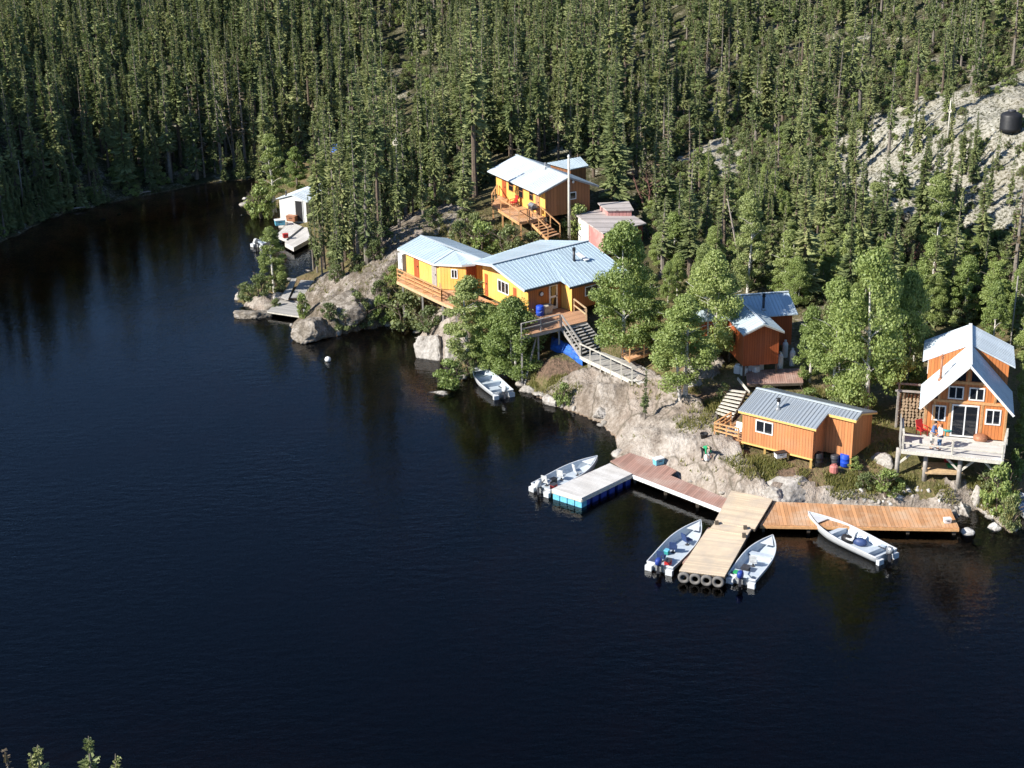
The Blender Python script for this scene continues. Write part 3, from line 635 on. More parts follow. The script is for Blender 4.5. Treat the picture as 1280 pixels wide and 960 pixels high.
mb.roof(T(MW[1]+.3, L+3.9, mhe-.3*mm), T(MW[0]-.3, L+3.9, mhe-.3*mm), T(MW[0]-.3, L+1.8, mhr), T(MW[1]+.3, L+1.8, mhr), .07, 26)
rf = mb.build('roof', 'roof_blue', C)
mb = MB(); mb.beam(T(MW[0]-.3, L+1.8, mhr+.05), T(MW[1]+.3, L+1.8, mhr+.05), .2, .04); mb.beam(T(W/2, -og, hr+.04), T(W/2, L+.8, hr+.04), .16, .04); mb.build('ridge_cap', 'trim_metal', rf)
mb = MB(); mb.beam(T(-oe, -og-.01, he_-.1), T(W/2, -og-.01, hr-.1), .03, .1); mb.beam(T(W/2, -og-.01, hr-.1), T(W+oe, -og-.01, he_-.1), .03, .1); mb.build('fascia', 'wood_grey', rf)
pipe(rf, T(2.6, L+.35, mhe+.35*mm), 1.15, .09, 'darkgrey', 'black', flash='galv')
for u, w_ in ((.1, .1), (W-.1, .1), (.1, L-.1), (W-.1, L-.1), (MW[0]+.1, MD[0]+.1), (MW[1]-.1, MD[0]+.1), (W+1, .8)):
    p = T(u, w_, 0)
    if u > W+.5: continue
    post_part(C, p.x, p.y, p.z, 'wood_dark', .14)
X = (T(1, 0, 0)-T(0, 0, 0)); Y = (T(0, 1, 0)-T(0, 0, 0))
opening(C, 'window', T(0, L, 0), -Y, -X, .9, 1.9, 1.0, 1.8, 1, 'siding_red', fw=.06)
PL = thing('platform', 'low dark weathered platform in front of the stilted red-brown cabin', 'deck', at(975, 475, 3.4))
deckplate(PL, [at(934, 480, 3.5), at(1004, 478, 3.5), at(1002, 460, 3.5), at(932, 463, 3.5)], at(950, 464, 3.5)-at(953, 480, 3.5), 'deck_red', .16, fascia='wood_dark')
for a in ((938, 478), (1000, 477)):
    p = at(*a, 3.4); post_part(PL, p.x, p.y, p.z, 'wood_dark', .12)
def barrel(name, label, cat, loc, r, h, mat, group=None, tilt=None):
    mb = MB(); mb.lathe((loc[0], loc[1], loc[2]), [(r*.9, 0), (r, .04), (r, h*.32), (r*1.05, h*.35), (r, h*.38), (r, h*.64), (r*1.05, h*.67), (r, h*.7), (r, h-.04), (r*.9, h), (r*.5, h+.005)], 18)
    return one(name, mb, mat, label, cat, loc, group, True)
def jug(name, label, cat, loc, rz, w_, d, h, mat, group=None, lid='black'):
    o = thing(name, label, cat, loc, rz, group); Tc = frame(loc[0], loc[1], loc[2], rz)
    def rr(k, z): return [Tc(a*w_/2*k, b*d/2*k, z) for a, b in ((-1, -.6), (-.6, -1), (.6, -1), (1, -.6), (1, .6), (.6, 1), (-.6, 1), (-1, .6))]
    mb = MB(); mb.rings([rr(.92, 0), rr(1, .04), rr(1, h*.8), rr(.75, h*.94), rr(.4, h)]); mb.build('body', mat, o)
    mb = MB(); mb.beam(Tc(-w_*.3, 0, h+.05), Tc(w_*.25, 0, h+.05), .04, .035); mb.beam(Tc(-w_*.3, 0, h*.9), Tc(-w_*.3, 0, h+.05), .035, .035); mb.beam(Tc(w_*.25, 0, h*.9), Tc(w_*.25, 0, h+.05), .035, .035); mb.build('handle', mat, o)
    mb = MB(); mb.lathe(Tc(w_*.38, 0, h*.88), [(.05, 0), (.05, .08)], 8); mb.build('cap', lid, o)
    return o
def tank(name, label, loc, r, h, mat, group=None, cat='gas cylinder'):
    o = thing(name, label, cat, loc, 0, group)
    mb = MB(); mb.lathe(loc, [(r*.8, 0), (r, .06), (r, h-.18), (r*.8, h-.06), (r*.3, h)], 14); mb.build('body', mat, o, True)
    mb = MB(); mb.lathe((loc[0], loc[1], loc[2]+h-.02), [(r*.45, 0), (r*.45, .16), (r*.4, .16), (r*.4, .02)], 12); mb.build('collar', mat, o); return o
G_ = 'white gas cylinders beside the red-brown cabin'
for (px, py), lb in zip(((975, 456), (981, 441), (990, 452)), ('white gas cylinder standing nearest the front corner of the red-brown cabin', 'white gas cylinder farthest back against the side wall of the red-brown cabin', 'white gas cylinder standing by a birch trunk right of the red-brown cabin')):
    p = gp(px, py+6); tank('gas_cylinder', lb, p, .2, 1.15, 'white', G_)
for k, ((px, py), lb) in enumerate(zip(((922, 464), (930, 466), (938, 463), (945, 465), (950, 461)), ('white water container under the red-brown cabin, first from the left', 'white water container under the red-brown cabin, second from the left', 'white water container under the red-brown cabin, third from the left', 'white water container under the red-brown cabin, fourth from the left', 'white water container under the red-brown cabin, fifth from the left'))):
    p = gp(px, py+3); jug('water_container', lb, 'container', p, .3*k-.4, .5, .42, .62, 'white', 'white containers under the red-brown cabin')

# ------------------------------------------------------------------ A-frame cottage with dormers
x, y, th, z0 = 24.975, 85.18, -.28, 3.5; T = frame(x, y, z0, th); W, he, hr, of, oe, L, Ls, hd, wd = 4.728, 2.447, 5.009, .99, .344, 6.6, 2.83, 3.709, .369; m = (hr-he)/(W/2)
C = thing('cottage', 'tall steep-roofed cottage with wide side dormers, glass patio doors and raised deck', 'cottage', T(0, 0, 0), th)
X = (T(1, 0, 0)-T(0, 0, 0)); Y = (T(0, 1, 0)-T(0, 0, 0))
hfa = lambda u, w_: he+m*min(u, W-u)-.1
mb = MB()
mb.face([T(0, 0, 0), T(W, 0, 0), T(W, 0, hfa(W, 0)), T(W/2, 0, hr-.1), T(0, 0, hfa(0, 0))])
mb.face([T(0, Ls, 0), T(0, 0, 0), T(0, 0, hfa(0, 0)), T(0, Ls, hfa(0, 0))]); mb.face([T(W, 0, 0), T(W, Ls, 0), T(W, Ls, hfa(W, 0)), T(W, 0, hfa(W, 0))])
md = (hr-hd)/(W/2+wd); hdw = hd+md*wd-.1
mb.face([T(0, L-.5, 0), T(0, Ls, 0), T(0, Ls, hdw), T(0, L-.5, hdw)]); mb.face([T(W, Ls, 0), T(W, L-.5, 0), T(W, L-.5, hdw), T(W, Ls, hdw)])
mb.face([T(0, Ls, 0), T(W, Ls, 0), T(W, Ls, hdw), T(W/2, Ls, hr-.12), T(0, Ls, hdw)]); mb.face([T(W, L-.5, 0), T(0, L-.5, 0), T(0, L-.5, hdw), T(W/2, L-.5, hr-.12), T(W, L-.5, hdw)])
mb.face([T(0, 0, 0), T(0, L-.5, 0), T(W, L-.5, 0), T(W, 0, 0)])
mb.build('wall', 'siding_cottage', C)
mb = MB(); hl = he-m*oe
mb.roof(T(-oe, Ls, hl), T(-oe, -of, hl), T(W/2, -of, hr), T(W/2, Ls, hr), .08, 12)
mb.roof(T(W+oe, -of, hl), T(W+oe, Ls, hl), T(W/2, Ls, hr), T(W/2, -of, hr), .08, 12)
mb.roof(T(-wd, L, hd), T(-wd, Ls, hd), T(W/2, Ls-.01, hr+.004), T(W/2, L, hr+.004), .09, 13)
mb.roof(T(W+wd, Ls, hd), T(W+wd, L, hd), T(W/2, L, hr+.004), T(W/2, Ls-.01, hr+.004), .09, 13)
rf = mb.build('roof', 'roof_white', C)
mb = MB(); mb.beam(T(W/2, -of, hr+.05), T(W/2, L, hr+.05), .2, .04)
mb.beam(T(-oe, -of-.02, hl-.08), T(W/2, -of-.02, hr-.08), .04, .14); mb.beam(T(W/2, -of-.02, hr-.08), T(W+oe, -of-.02, hl-.08), .04, .14); mb.build('rake_trim', 'white', rf)
pipe(rf, T(.75, .9, hfa(.75, 0)+.1), 1.7, .075, 'rust', 'rust', flash='rust')
mb = MB()
for a, b in (((.05, 0, 2.26), (W-.05, 0, 2.26)), ((1.15, 0, 3.5), (W-1.15, 0, 3.5)), ((W/2, 0, 3.5), (W/2, 0, hr-.2)), ((.75, 0, 2.3), (.75, 0, 2.95)), ((W-.75, 0, 2.3), (W-.75, 0, 2.95)), ((.95-.42, 0, 0), (.53, 0, 2.2)), ((1.35+.1, 0, 0), (1.45, 0, 2.2)), ((3.3, 0, 0), (3.3, 0, 2.2)), ((W-.05, 0, 0), (W-.05, 0, 2.3)), ((.05, 0, 0), (.05, 0, 2.3))):
    p, q = T(a[0], -.025, a[2]), T(b[0], -.025, b[2]); mb.beam(p, q, .14 if p.z != q.z else .05, .05 if p.z != q.z else .16)
mb.build('timber_trim', 'lumber_orange', C)
O = T(0, 0, 0)
opening(C, 'window', O, X, -Y, .42, 1.22, .95, 1.95, 1, fw=.08)
opening(C, 'window', O, X, -Y, 3.5, 4.4, .95, 1.95, 1, fw=.08)
opening(C, 'window', O, X, -Y, 1.25, 2.15, 2.42, 3.25, 1, fw=.08)
opening(C, 'window', O, X, -Y, 2.45, 3.35, 2.42, 3.25, 1, fw=.08)
pdoor = opening(C, 'patio_door', O, X, -Y, 1.55, 3.12, .02, 2.1, 1, fw=.09, label='white framed sliding glass patio door')
for pts in ([(.32, 2.4), (.68, 2.4), (.68, 2.86)], [(W-.68, 2.4), (W-.32, 2.4), (W-.68, 2.86)], [(1.42, 3.62), (2.2, 3.62), (2.2, 4.45)], [(W-2.2, 3.62), (W-1.42, 3.62), (W-2.2, 4.45)]):
    mb = MB(); a = [T(u, -.012, h) for u, h in pts]; b_ = [T(u, -.002, h) for u, h in pts]; mb.face(a); mb.face(b_[::-1])
    for i in range(3): j = (i+1) % 3; mb.face([a[j], a[i], b_[i], b_[j]])
    mb.build('gable_pane', 'glass', C)
opening(C, 'window', T(0, L-.5, 0), -Y, -X, 1.2, 2.0, 2.4, 3.0, 0, fw=.06)
DK = thing('raised_deck', 'weathered grey deck on tall log posts in front of the tall cottage', 'deck', at(1190, 600, 1.3))
d0, d1, d2, d3 = at(1126.5, 562, 3.45), at(1254.7, 576, 3.45), T(W+.12, -.02, -.05), T(-1.35, -.02, -.05)
deckplate(DK, [d0, d1, d2, d3], X, 'deck_white', .2, fascia='wood_pale')
e0, e1 = d0+Y*.08+X*.08, d1+Y*.08-X*.08
railing(DK, [d3+Vector((.08, -.05, .02)), e0, e1, d2+Vector((-.1, -.3, .02))], .95, 'wood_pale', (1, .45), 2.6, .1)
for (px, py) in ((1123, 562), (1158, 566), (1201, 571), (1249, 576)):
    p = at(px, py, 3.2)+Y*.15; g = MB(); g.tube([(p.x, p.y, hz(p.x, p.y)-.2), (p.x, p.y, 3.25)], [.15, .13], 10); g.build('log_post', 'wood_grey', DK, True)
for (px, py, s_) in ((1123, 562, 1), (1201, 571, -1), (1201, 571, 1), (1249, 576, -1)):
    p = at(px, py, 3.2)+Y*.15; g = MB(); g.beam(p+Vector((0, 0, -1.0)), p+X*s_*.9+Vector((0, 0, -.12)), .12, .12); g.build('brace', 'wood_pale', DK)
FN = thing('board_fence', 'upright grey board screen along the left side of the cottage deck', 'fence', d3)
for k in range(12):
    f = k/12; p = d3.lerp(d0, f)+X*-.03; q = d3.lerp(d0, (k+.85)/12)+X*-.03; g = MB(); v = (q-p); g.obox(p, v.normalized(), ZV, X, 0, v.length, -.4, 1.25-.05*(k % 3) if k < 8 else .25, -.02, .02); g.build('board', 'deck_grey', FN)
# log store left of the cottage
ls = gp(1138, 535); LS = thing('log_store', 'rough pole rack stacked with firewood left of the tall cottage', 'log store', ls, th); Tl = frame(ls.x, ls.y, ls.z, th)
for u, w_ in ((-.9, 0), (.9, 0), (-.9, 1.3), (.9, 1.3)):
    g = MB(); g.beam(Tl(u, w_, -.2), Tl(u, w_, 2.5), .12, .12); g.build('post', 'wood_grey', LS)
g = MB(); g.beam(Tl(-1.1, 0, 2.45), Tl(1.1, 0, 2.45), .1, .12); g.beam(Tl(-1.1, 1.3, 2.45), Tl(1.1, 1.3, 2.45), .1, .12); g.build('top_rail', 'wood_grey', LS)
g = MB()
for r in range(9):
    for k in range(8):
        u = -.78+k*.22+random.uniform(-.03, .03); h = .1+r*.21+random.uniform(-.02, .02)
        g.tube([Tl(u, .05+random.uniform(0, .08), h), Tl(u+.02, 1.2, h)], random.uniform(.08, .11), 7)
tag(g.build('firewood', 'log', LS))
# the narrow chimney mast behind the cottage
b0 = gp(1262, 440); g = MB(); g.tube([(b0.x, b0.y, b0.z), (b0.x+.05, b0.y, b0.z+5.4)], .05, 8)
one('mast', g, 'wood_grey', 'thin bare pole standing behind the right dormer of the tall cottage', 'pole', b0)

# ------------------------------------------------------------------ main lodge
z0 = 4.0; x, y, th = 1.337, 108.018, .624; T = frame(x, y, z0, th); Lc = (x, y, z0)
C = thing('lodge', 'large orange lodge with a ribbed light blue metal roof above the shore', 'lodge', (x, y, z0), 0)
A_, AB = at(614.4, 330.6, 7.5), at(735, 301.3, 7.5); EF = at(655.6, 362.5, 6.25); EBL, EBB = at(590.6, 327, 6.75), at(675, 300, 6.75)
S1, S2, S3 = at(700, 351.3, 6.25), at(711.9, 359.0, 5.98), at(786, 339.5, 5.98); RR = at(735, 301.3, 7.5)
fd = (S1-EF)/((S1-EF).length)
fr_ = (S2-S1).length/(A_-EF).length
RM = A_.lerp(AB, .52)
mb = MB(); mb.roof(EF, S1, RM, A_, .08, 13)
mb.roof(S2, S3, AB, RM, .08, 16); mb.face([S1, S2, RM])
mb.roof(EBB, EBL, A_, AB, .08, 22)
rf = mb.build('roof', 'roof_lodge', C)
mb = MB(); mb.beam(A_+ZV*.05, AB+ZV*.05, .22, .04)
mb.beam(EF-ZV*.1, A_-ZV*.1, .04, .16); mb.beam(A_-ZV*.1, EBL-ZV*.1, .04, .16); mb.build('rake_trim', 'trim_metal', rf)
mb = MB(); mb.beam(EF-ZV*.12, S1-ZV*.12, .04, .14); mb.beam(S2-ZV*.12, S3-ZV*.12, .04, .14); mb.build('fascia', 'wood_dark', rf)
pb = at(717.5, 327.5, 6.75)
pipe(rf, at(717.5, 327.5, 6.78), 1.15, .1, 'darkgrey', 'black')
mb = MB(); q0, q1 = at(711, 309.5, 7.32), at(734, 325.5, 6.85); dd = (q1-q0).normalized(); mb.obox(q0, dd, dd.cross(ZV).normalized(), dd.cross(ZV).normalized().cross(dd), 0, (q1-q0).length, -.2, .2, -.01, .05); mb.build('translucent_panel', 'white', rf)
X = (T(1, 0, 0)-T(0, 0, 0)); Y = (T(0, 1, 0)-T(0, 0, 0))
def hplane(P0, P1, P2):
    n = (P1-P0).cross(P2-P0)
    return lambda x_, y_: P0.z-(n.x*(x_-P0.x)+n.y*(y_-P0.y))/n.z
hA, hB = hplane(EF, S1, A_), hplane(EBL, A_, AB)
c0 = T(0, 0, 0); gd = (Vector((A_.x, A_.y, 0))-Vector((EF.x, EF.y, 0))).normalized()
apg = Vector((A_.x, A_.y, 0))+fd*.0+X*.5; 
def wallw(mb, p, q, k=10, zb=z0, off=.09):
    """world wall from p to q whose top follows the lodge roof"""
    top = []
    for j in range(k, -1, -1):
        a = p.lerp(q, j/k); top.append(Vector((a.x, a.y, min(hA(a.x, a.y), hB(a.x, a.y))-off)))
    mb.face([Vector((p.x, p.y, zb)), Vector((q.x, q.y, zb))]+top)
g0 = c0; g2 = Vector((EBL.x, EBL.y, z0))+X*.75-Y*.25
r1 = T(3.15, 0, 0); r2 = T(3.15, -1.25, 0); r3 = Vector((S3.x, S3.y, z0))-X*.5+Y*.35; r4 = Vector((AB.x, AB.y, z0))-X*.6; r5 = Vector((EBB.x, EBB.y, z0))-X*.5-Y*.4
gw = MB(); wallw(gw, g2, g0); gwo = gw.build('gable_wall', 'siding_yellow_sunlit', C)
gw = MB(); wallw(gw, g0, r1); gw.face([r1, r2, r2+ZV*(S2.z-z0-.1), r1+ZV*(S1.z-z0-.0)])
k = 6; gw.face([r2, r3]+[Vector((r2.lerp(r3, j/k).x, r2.lerp(r3, j/k).y, S2.z-.05)) for j in range(k, -1, -1)])
gw.face([r3, r4, r4+ZV*(AB.z-z0-.15), r3+ZV*(S3.z-z0-.08)]); wallw(gw, r4, r5); wallw(gw, r5, g2)
gw.face([g0, g2, r5, r4, r3, r2, r1]); gw.build('wall', 'siding_lodge_shaded', C)
mb = MB(); N_ = -Y
for p, n in ((r2, X*-1), ):
    v = (r2-r1); mb.obox(r1, v.normalized(), ZV, -X, .02, v.length+.05, 0, S2.z-z0-.12, .0, .04)
mb.build('side_wall', 'siding_yellow_sunlit', C)
door(C, c0, X, -Y, 1.95, 2.75, .03, 2.0, 'white', True, 'white glazed door')
mb = MB(); mb.lathe(T(1.22, -.03, 1.45), [(.2, 0), (.2, .05), (.14, .055)], 18, -Y); cl = mb.build('wall_clock', 'darkgrey', C); mb = MB(); mb.lathe(T(1.22, -.086, 1.45), [(.15, 0), (.15, .01)], 18, -Y); mb.build('dial', 'white', cl)
X2 = (r3-r2).normalized(); opening(C, 'window', r2, X2, X2.cross(ZV), 1.35, 2.75, .85, 1.6, 1, 'white', fw=.07)
Xg = (g0-g2).normalized(); Ng = Xg.cross(ZV); gl_ = (g0-g2).length
opening(C, 'window', g2, Xg, Ng, gl_-4.2, gl_-2.6, .85, 1.85, 2, 'white', fw=.09)
mb = MB(); mb.obox(g2, Xg, ZV, Ng, gl_-2.0, gl_-1.6, .8, 1.7, .002, .05); mb.build('shutter', 'siding_red', C)
door(C, g2, Xg, Ng, .35, .75, .05, 1.8, 'siding_red', False, 'narrow red-brown door')
# lodge front deck, its stairs and the ramped walkway
DK = thing('lodge_deck', 'brown plank deck on posts in front of the lodge door', 'deck', at(690, 425, 3))
f = [at(650, 421, 3.98), at(701, 409, 3.98), at(734, 401, 3.98), T(4.55, -1.32, -.02), T(3.2, -1.3, -.02), T(3.2, -.05, -.02), T(-.2, -.05, -.02)]
deckplate(DK, f, X, 'deck_warm', .22, fascia='wood_grey')
railing(DK, [f[0]+Vector((.1, .1, 0)), f[1]+Vector((-.05, .1, 0))], .95, 'wood_grey', (1, .55), 1.9, .09)
railing(DK, [T(3.3, -1.3, .0), f[2]+Vector((-.08, .08, 0))], .95, 'lumber', (1, .5), 2.4, .1, label='pale timber railing')
for a in ((653, 422), (674, 417), (700, 411), (730, 404)):
    p = at(*a, 3.8)+Y*.12; post_part(DK, p.x, p.y, p.z, 'wood_grey', .13)
p = at(672, 418, 3.7)+Y*.1; g = MB(); g.beam(p, Vector((p.x-1.0, p.y-1.1, hz(p.x-1.0, p.y-1.1))), .1, .1); g.build('brace', 'wood_grey', DK)
SS = thing('stairs', 'dark open stairs descending from the lodge deck to the walkway', 'stairs', at(735, 440, 2.4))
s0, s1_, s2_, s3_ = at(702, 409, 3.95), at(733, 402, 3.95), at(727, 445, 2.45), at(758, 433, 2.45)
stairs(SS, s0, s1_, s2_, s3_, 9, 'deck_grey', 'wood_grey', .05)
railing(SS, [s0+ZV*.0, s2_], .95, 'wood_grey', (1, .5), 1.6, .09)
WK = thing('walkway', 'grey plank walkway with a pale handrail sloping from the stairs to the rocks', 'walkway', at(760, 455, 2.4))
k0, k1, k2, k3 = at(725, 446, 2.42), at(759, 433, 2.42), at(812, 463, 2.28), at(786, 475, 2.28)
deckplate(WK, [k0, k3, k2, k1], (k1-k0), 'deck_grey', .16, fascia='wood_pale')
railing(WK, [k0, k3+Vector((0.2, -.3, 0))], 1.0, 'wood_pale', (1, .03), 1.25, .09, t0=.5)
for f_ in (.15, .5, .85):
    p = k0.lerp(k3, f_); post_part(WK, p.x+.1, p.y+.1, 2.2, 'wood_pale', .1)
WP = thing('landing', 'short pale plank landing lying on the rock below the walkway', 'landing', at(810, 475, 2.2))
deckplate(WP, [at(800, 481, 2.2), at(824, 472, 2.2), at(812, 463.5, 2.2), at(789, 474, 2.2)], at(824, 472, 2.2)-at(812, 463.5, 2.2), 'deck_white', .12, fascia='wood_dark')
OB = thing('orange_walkway', 'orange timber ramp with crossed rails left of the red-brown cabin', 'walkway', gp(790, 445))
deckplate(OB, [at(776, 442, 2.9), at(786, 450, 2.9), at(860, 425, 3.5), at(850, 416, 3.5)], at(860, 425, 3.5)-at(786, 450, 2.9), 'deck_cedar', .12, fascia='lumber_orange')
railing(OB, [at(778, 444, 2.9), at(850, 420, 3.5)], .9, 'lumber_orange', (1, .5), 1.2, .09)
railing(OB, [at(787, 451, 2.9), at(858, 426, 3.5)], .9, 'lumber_orange', (1, .5), 1.2, .09)
# things on and under the lodge deck
barrel('barrel', 'bright blue plastic barrel on the lodge deck beside the beige box', 'barrel', T(.75, -.45, -.02), .3, .75, 'blue')
bx = T(1.45, -.35, -.02); o = thing('storage_box', 'beige lidded storage box between the blue barrel and the white door', 'box', bx, th)
Tb = frame(bx.x, bx.y, bx.z, th); g = MB(); g.hexa([Tb(-.36, -.24, 0), Tb(.36, -.24, 0), Tb(.36, .24, 0), Tb(-.36, .24, 0)], [Tb(-.4, -.27, .55), Tb(.4, -.27, .55), Tb(.4, .27, .55), Tb(-.4, .27, .55)]); g.build('body', 'beige', o)
g = MB(); g.box(Tb, -.43, .43, -.3, .3, .55, .62); g.build('lid', 'beige', o)
# tarpaulin-covered boat under the stairs
def tarp(name, label, cat, pts, hgt, mat='tarp', ridge=.5, n=14, seed=1):
    a, b, c_, d_ = map(Vector, pts); rr = random.Random(seed); vs = []; mb = MB(); gr = []
    for i in range(n+1):
        row = []
        for j in range(n+1):
            u, v = i/n, j/n; p = a.lerp(b, u).lerp(d_.lerp(c_, u), v); g_ = max(hz(p.x, p.y), 0)
            k = min(1, 4*min(u, 1-u)+.1)*(1-abs(v-ridge)/max(ridge, 1-ridge))**.7
            row.append(Vector((p.x, p.y, max(g_, p.z)+hgt*k+rr.uniform(-.05, .05)*(0.4+k))))
        gr.append(row)
    for i in range(n):
        for j in range(n): mb.face([gr[i][j], gr[i+1][j], gr[i+1][j+1], gr[i][j+1]])
    bt = [gr[0][0]-ZV*.3, gr[n][0]-ZV*.3, gr[n][n]-ZV*.3, gr[0][n]-ZV*.3]
    for E in ([gr[i][0] for i in range(n+1)], [gr[n][j] for j in range(n+1)], [gr[i][n] for i in range(n, -1, -1)], [gr[0][j] for j in range(n, -1, -1)]):
        for p, q in zip(E[:-1], E[1:]): mb.face([p-ZV*.3, q-ZV*.3, q, p])
    mb.face([p for p in bt[::-1]])
    return one(name, mb, mat, label, cat, Vector((gr[n//2][n//2].x, gr[n//2][n//2].y, gr[0][0].z)))
tarp('tarpaulin', 'bright blue tarpaulin draped over a long heap under the lodge stairs', 'tarpaulin', [at(688, 432, 2.3), at(728, 452, 2.2), at(722, 436, 2.5), at(690, 420, 2.6)], .35, seed=3)

# ------------------------------------------------------------------ yellow wing
x, y, th, z0 = -5.419, 115.465, -.952, 4.0; T = frame(x, y, z0, th); L, W, he, hr, oe, og = 5.2, 3.9, 2.184, 2.64, .49, .49; m = (hr-he)/(W/2)
C = thing('cabin', 'low yellow cabin with a soft blue roof joined at an angle to the large lodge', 'cabin', (x, y, z0), 0)
ra, rb, rc = at(525.6, 294.4, z0+hr), at(567.5, 313, z0+hr), at(602, 324.2, z0+hr)
E1, E2, E3, E4 = T(-L-og, -oe, he-m*oe), at(541.5, 329.4, z0+he-m*oe), at(577, 331.0, z0+he), at(594, 329.5, z0+he)
mb = MB(); mb.roof(E1, E2, rb, ra, .08, 14); mb.slab([E2, E3, E4, rc, rb], .08)
bl_ = T(-L-og, W+oe, he-m*oe); br_ = rc+(bl_-ra)
mb.roof(br_, bl_, ra, rc, .08, 20); rf = mb.build('roof', 'roof_wing', C)
mb = MB(); mb.beam(ra+ZV*.04, rc+ZV*.04, .16, .03); mb.beam(rb+ZV*.03, E2+ZV*.04, .18, .03); mb.build('ridge_cap', 'trim_metal', rf)
mb = MB()
for p, q in ((E1, E2), (E2, E3), (E3, E4), (E1, ra), (ra, bl_)): mb.beam(p-ZV*.11, q-ZV*.11, .04, .13)
mb.build('fascia', 'white', rf)
w0, w1_, w2_ = T(-L, 0, 0), at(550.5, 361, z0), at(583, 363.5, z0)
w3 = Vector((rc.x, rc.y, z0))+Vector((.6, 1.5, 0)); w4 = T(-L, W, 0)
zz_ = lambda p, h: Vector((p.x, p.y, z0+h))
gw = MB(); gw.face([w0, w1_, zz_(w1_, he-.05), zz_(w0, he-.05)]); gw.face([w1_, w2_, zz_(w2_, he+.02), zz_(w1_, he-.05)]); gw.face([w2_, w3, zz_(w3, he+.02), zz_(w2_, he+.02)])
wm = (w0+w4)/2; gw.face([w4, w0, zz_(w0, he-.08), zz_(wm, hr-.1), zz_(w4, he-.08)]); gw.face([w3, w4, zz_(w4, he-.08), zz_(w3, he-.08)]); gw.face([w0, w4, w3, w2_, w1_]); gw.build('wall', 'siding_yellow_sunlit', C)
Xw = (w1_-w0).normalized(); Nw = Xw.cross(ZV); Xv = (w2_-w1_).normalized(); Nv = Xv.cross(ZV)
mb = MB(); mb.obox(w2_, ZV, (w3-w2_).normalized(), Xv, 0, 2.2, 0, .9, .01, .06); mb.build('corner_panel', 'siding_red', C)
door(C, w0, Xw, Nw, 1.35, 2.1, .03, 1.9, 'siding_red', False, 'red-brown door standing in the yellow wall')
door(C, w0, Xw, Nw, 4.2, 4.95, .03, 1.9, 'wood_grey', False, 'grey screen door')
opening(C, 'window', w1_, Xv, Nv, .95, 1.5, .95, 1.7, 1, 'white', fw=.07)
DW = thing('side_deck', 'long narrow orange deck with rails along the yellow cabin, over the rocks', 'deck', at(545, 385, 3))
q = [at(496, 351, 3.98), at(551, 377, 3.98), at(568, 384.5, 3.98), at(600, 393, 3.98), at(650, 404, 3.98), Vector((c0.x, c0.y, 3.98))-X*.1, w2_+Vector((.1, -.1, -.02)), w1_-Vector((.05, .05, .02)), w0-Xw*.4-ZV*.02]
Q0 = [q[0], q[1], q[7], q[8]]; Q1 = [q[1], q[2], q[3], q[4], q[5], q[6], q[7]]
mb = MB((q[1]-q[0])); mb.slab(Q0, .06); mb.slab([p+ZV*0 for p in Q1], .06); mb.build('deck_boards', 'deck_cedar', DW)
mb = MB()
for p, r in zip(q[0:4], q[1:5]): mb.beam(p-ZV*.15, r-ZV*.15, .06, .22)
mb.build('fascia', 'lumber', DW)
railing(DW, [q[0]+Nw*-.08, q[1]+Nw*-.1], 1.0, 'lumber_orange', (1, .65, .35), 1.35, .09)
railing(DW, [q[1]+Nw*-.1, q[1].lerp(q[7], .55)], .95, 'lumber_orange', (1, .5), 1.0, .09)
railing(DW, [q[2]+Vector((0, .1, 0)), q[3], q[4]], .95, 'lumber', (1, .5), 1.6, .09)
for p in (q[0].lerp(q[1], .1), q[0].lerp(q[1], .55), q[1], q[2], q[3], q[4]):
    p = p-Nw*.15; post_part(DW, p.x, p.y, 3.85, 'wood_grey', .13)
# white appliance on the wing deck
fz = w0-Xw*.95-Nw*.3; o = thing('freezer', 'white upright freezer on the far end of the long narrow deck', 'freezer', Vector((fz.x, fz.y, 3.98))); Tf = frame(fz.x, fz.y, 3.98, th)
g = MB(); g.box(Tf, -.33, .33, -.3, .3, .03, 1.45); g.build('body', 'white', o); g = MB(); g.box(Tf, -.32, .32, -.36, -.305, .05, 1.43); d_ = g.build('door', 'white', o); g = MB(); g.box(Tf, .22, .26, -.4, -.36, .7, 1.1); g.build('handle', 'galv', d_)

# ------------------------------------------------------------------ upper cabin
x, y, th, z0 = 3.156, 125.616, -1.116, 6.908; T = frame(x, y, z0, th); L, W, he, hr, oe, og = 9.502, 4.288, 2.431, 3.255, .783, .24; m = (hr-he)/(W/2)
C = thing('cabin', 'upper orange cabin with a nearly white roof and a railed deck, on the slope', 'cabin', (x, y, z0), th)
walls([(-L, 0), (0, 0), (0, W), (-L, W)], lambda u, w_: he+m*min(w_, W-w_)-.1, 0, C, 'siding_brown', T)
X = (T(1, 0, 0)-T(0, 0, 0)); Y = (T(0, 1, 0)-T(0, 0, 0))
mb = MB(); mb.obox(T(-L, 0, 0), X, ZV, -Y, 0, L, 0, he-.1, .003, .03); fwall = mb.build('front_wall', 'siding_yellow_sunlit', C)
hl = he-m*oe; mb = MB(); mb.roof(T(-L-og, -oe, hl), T(og, -oe, hl), T(og, W/2, hr), T(-L-og, W/2, hr), .08, 32); mb.roof(T(og, W+oe, hl), T(-L-og, W+oe, hl), T(-L-og, W/2, hr), T(og, W/2, hr), .08, 32)
rf = mb.build('roof', 'roof_white', C)
mb = MB(); mb.beam(T(-L-og, W/2, hr+.05), T(og, W/2, hr+.05), .2, .04); mb.build('ridge_cap', 'trim_metal', rf)
mb = MB(); mb.beam(T(og, -oe, hl-.09), T(og, W/2, hr-.09), .04, .14); mb.beam(T(og, W/2, hr-.09), T(og, W+oe, hl-.09), .04, .14); mb.build('fascia', 'wood_grey', rf)
pipe(rf, T(-3.6, W/2-.25, hr-.12), .5, .07, 'galv', 'galv', flash='galv')
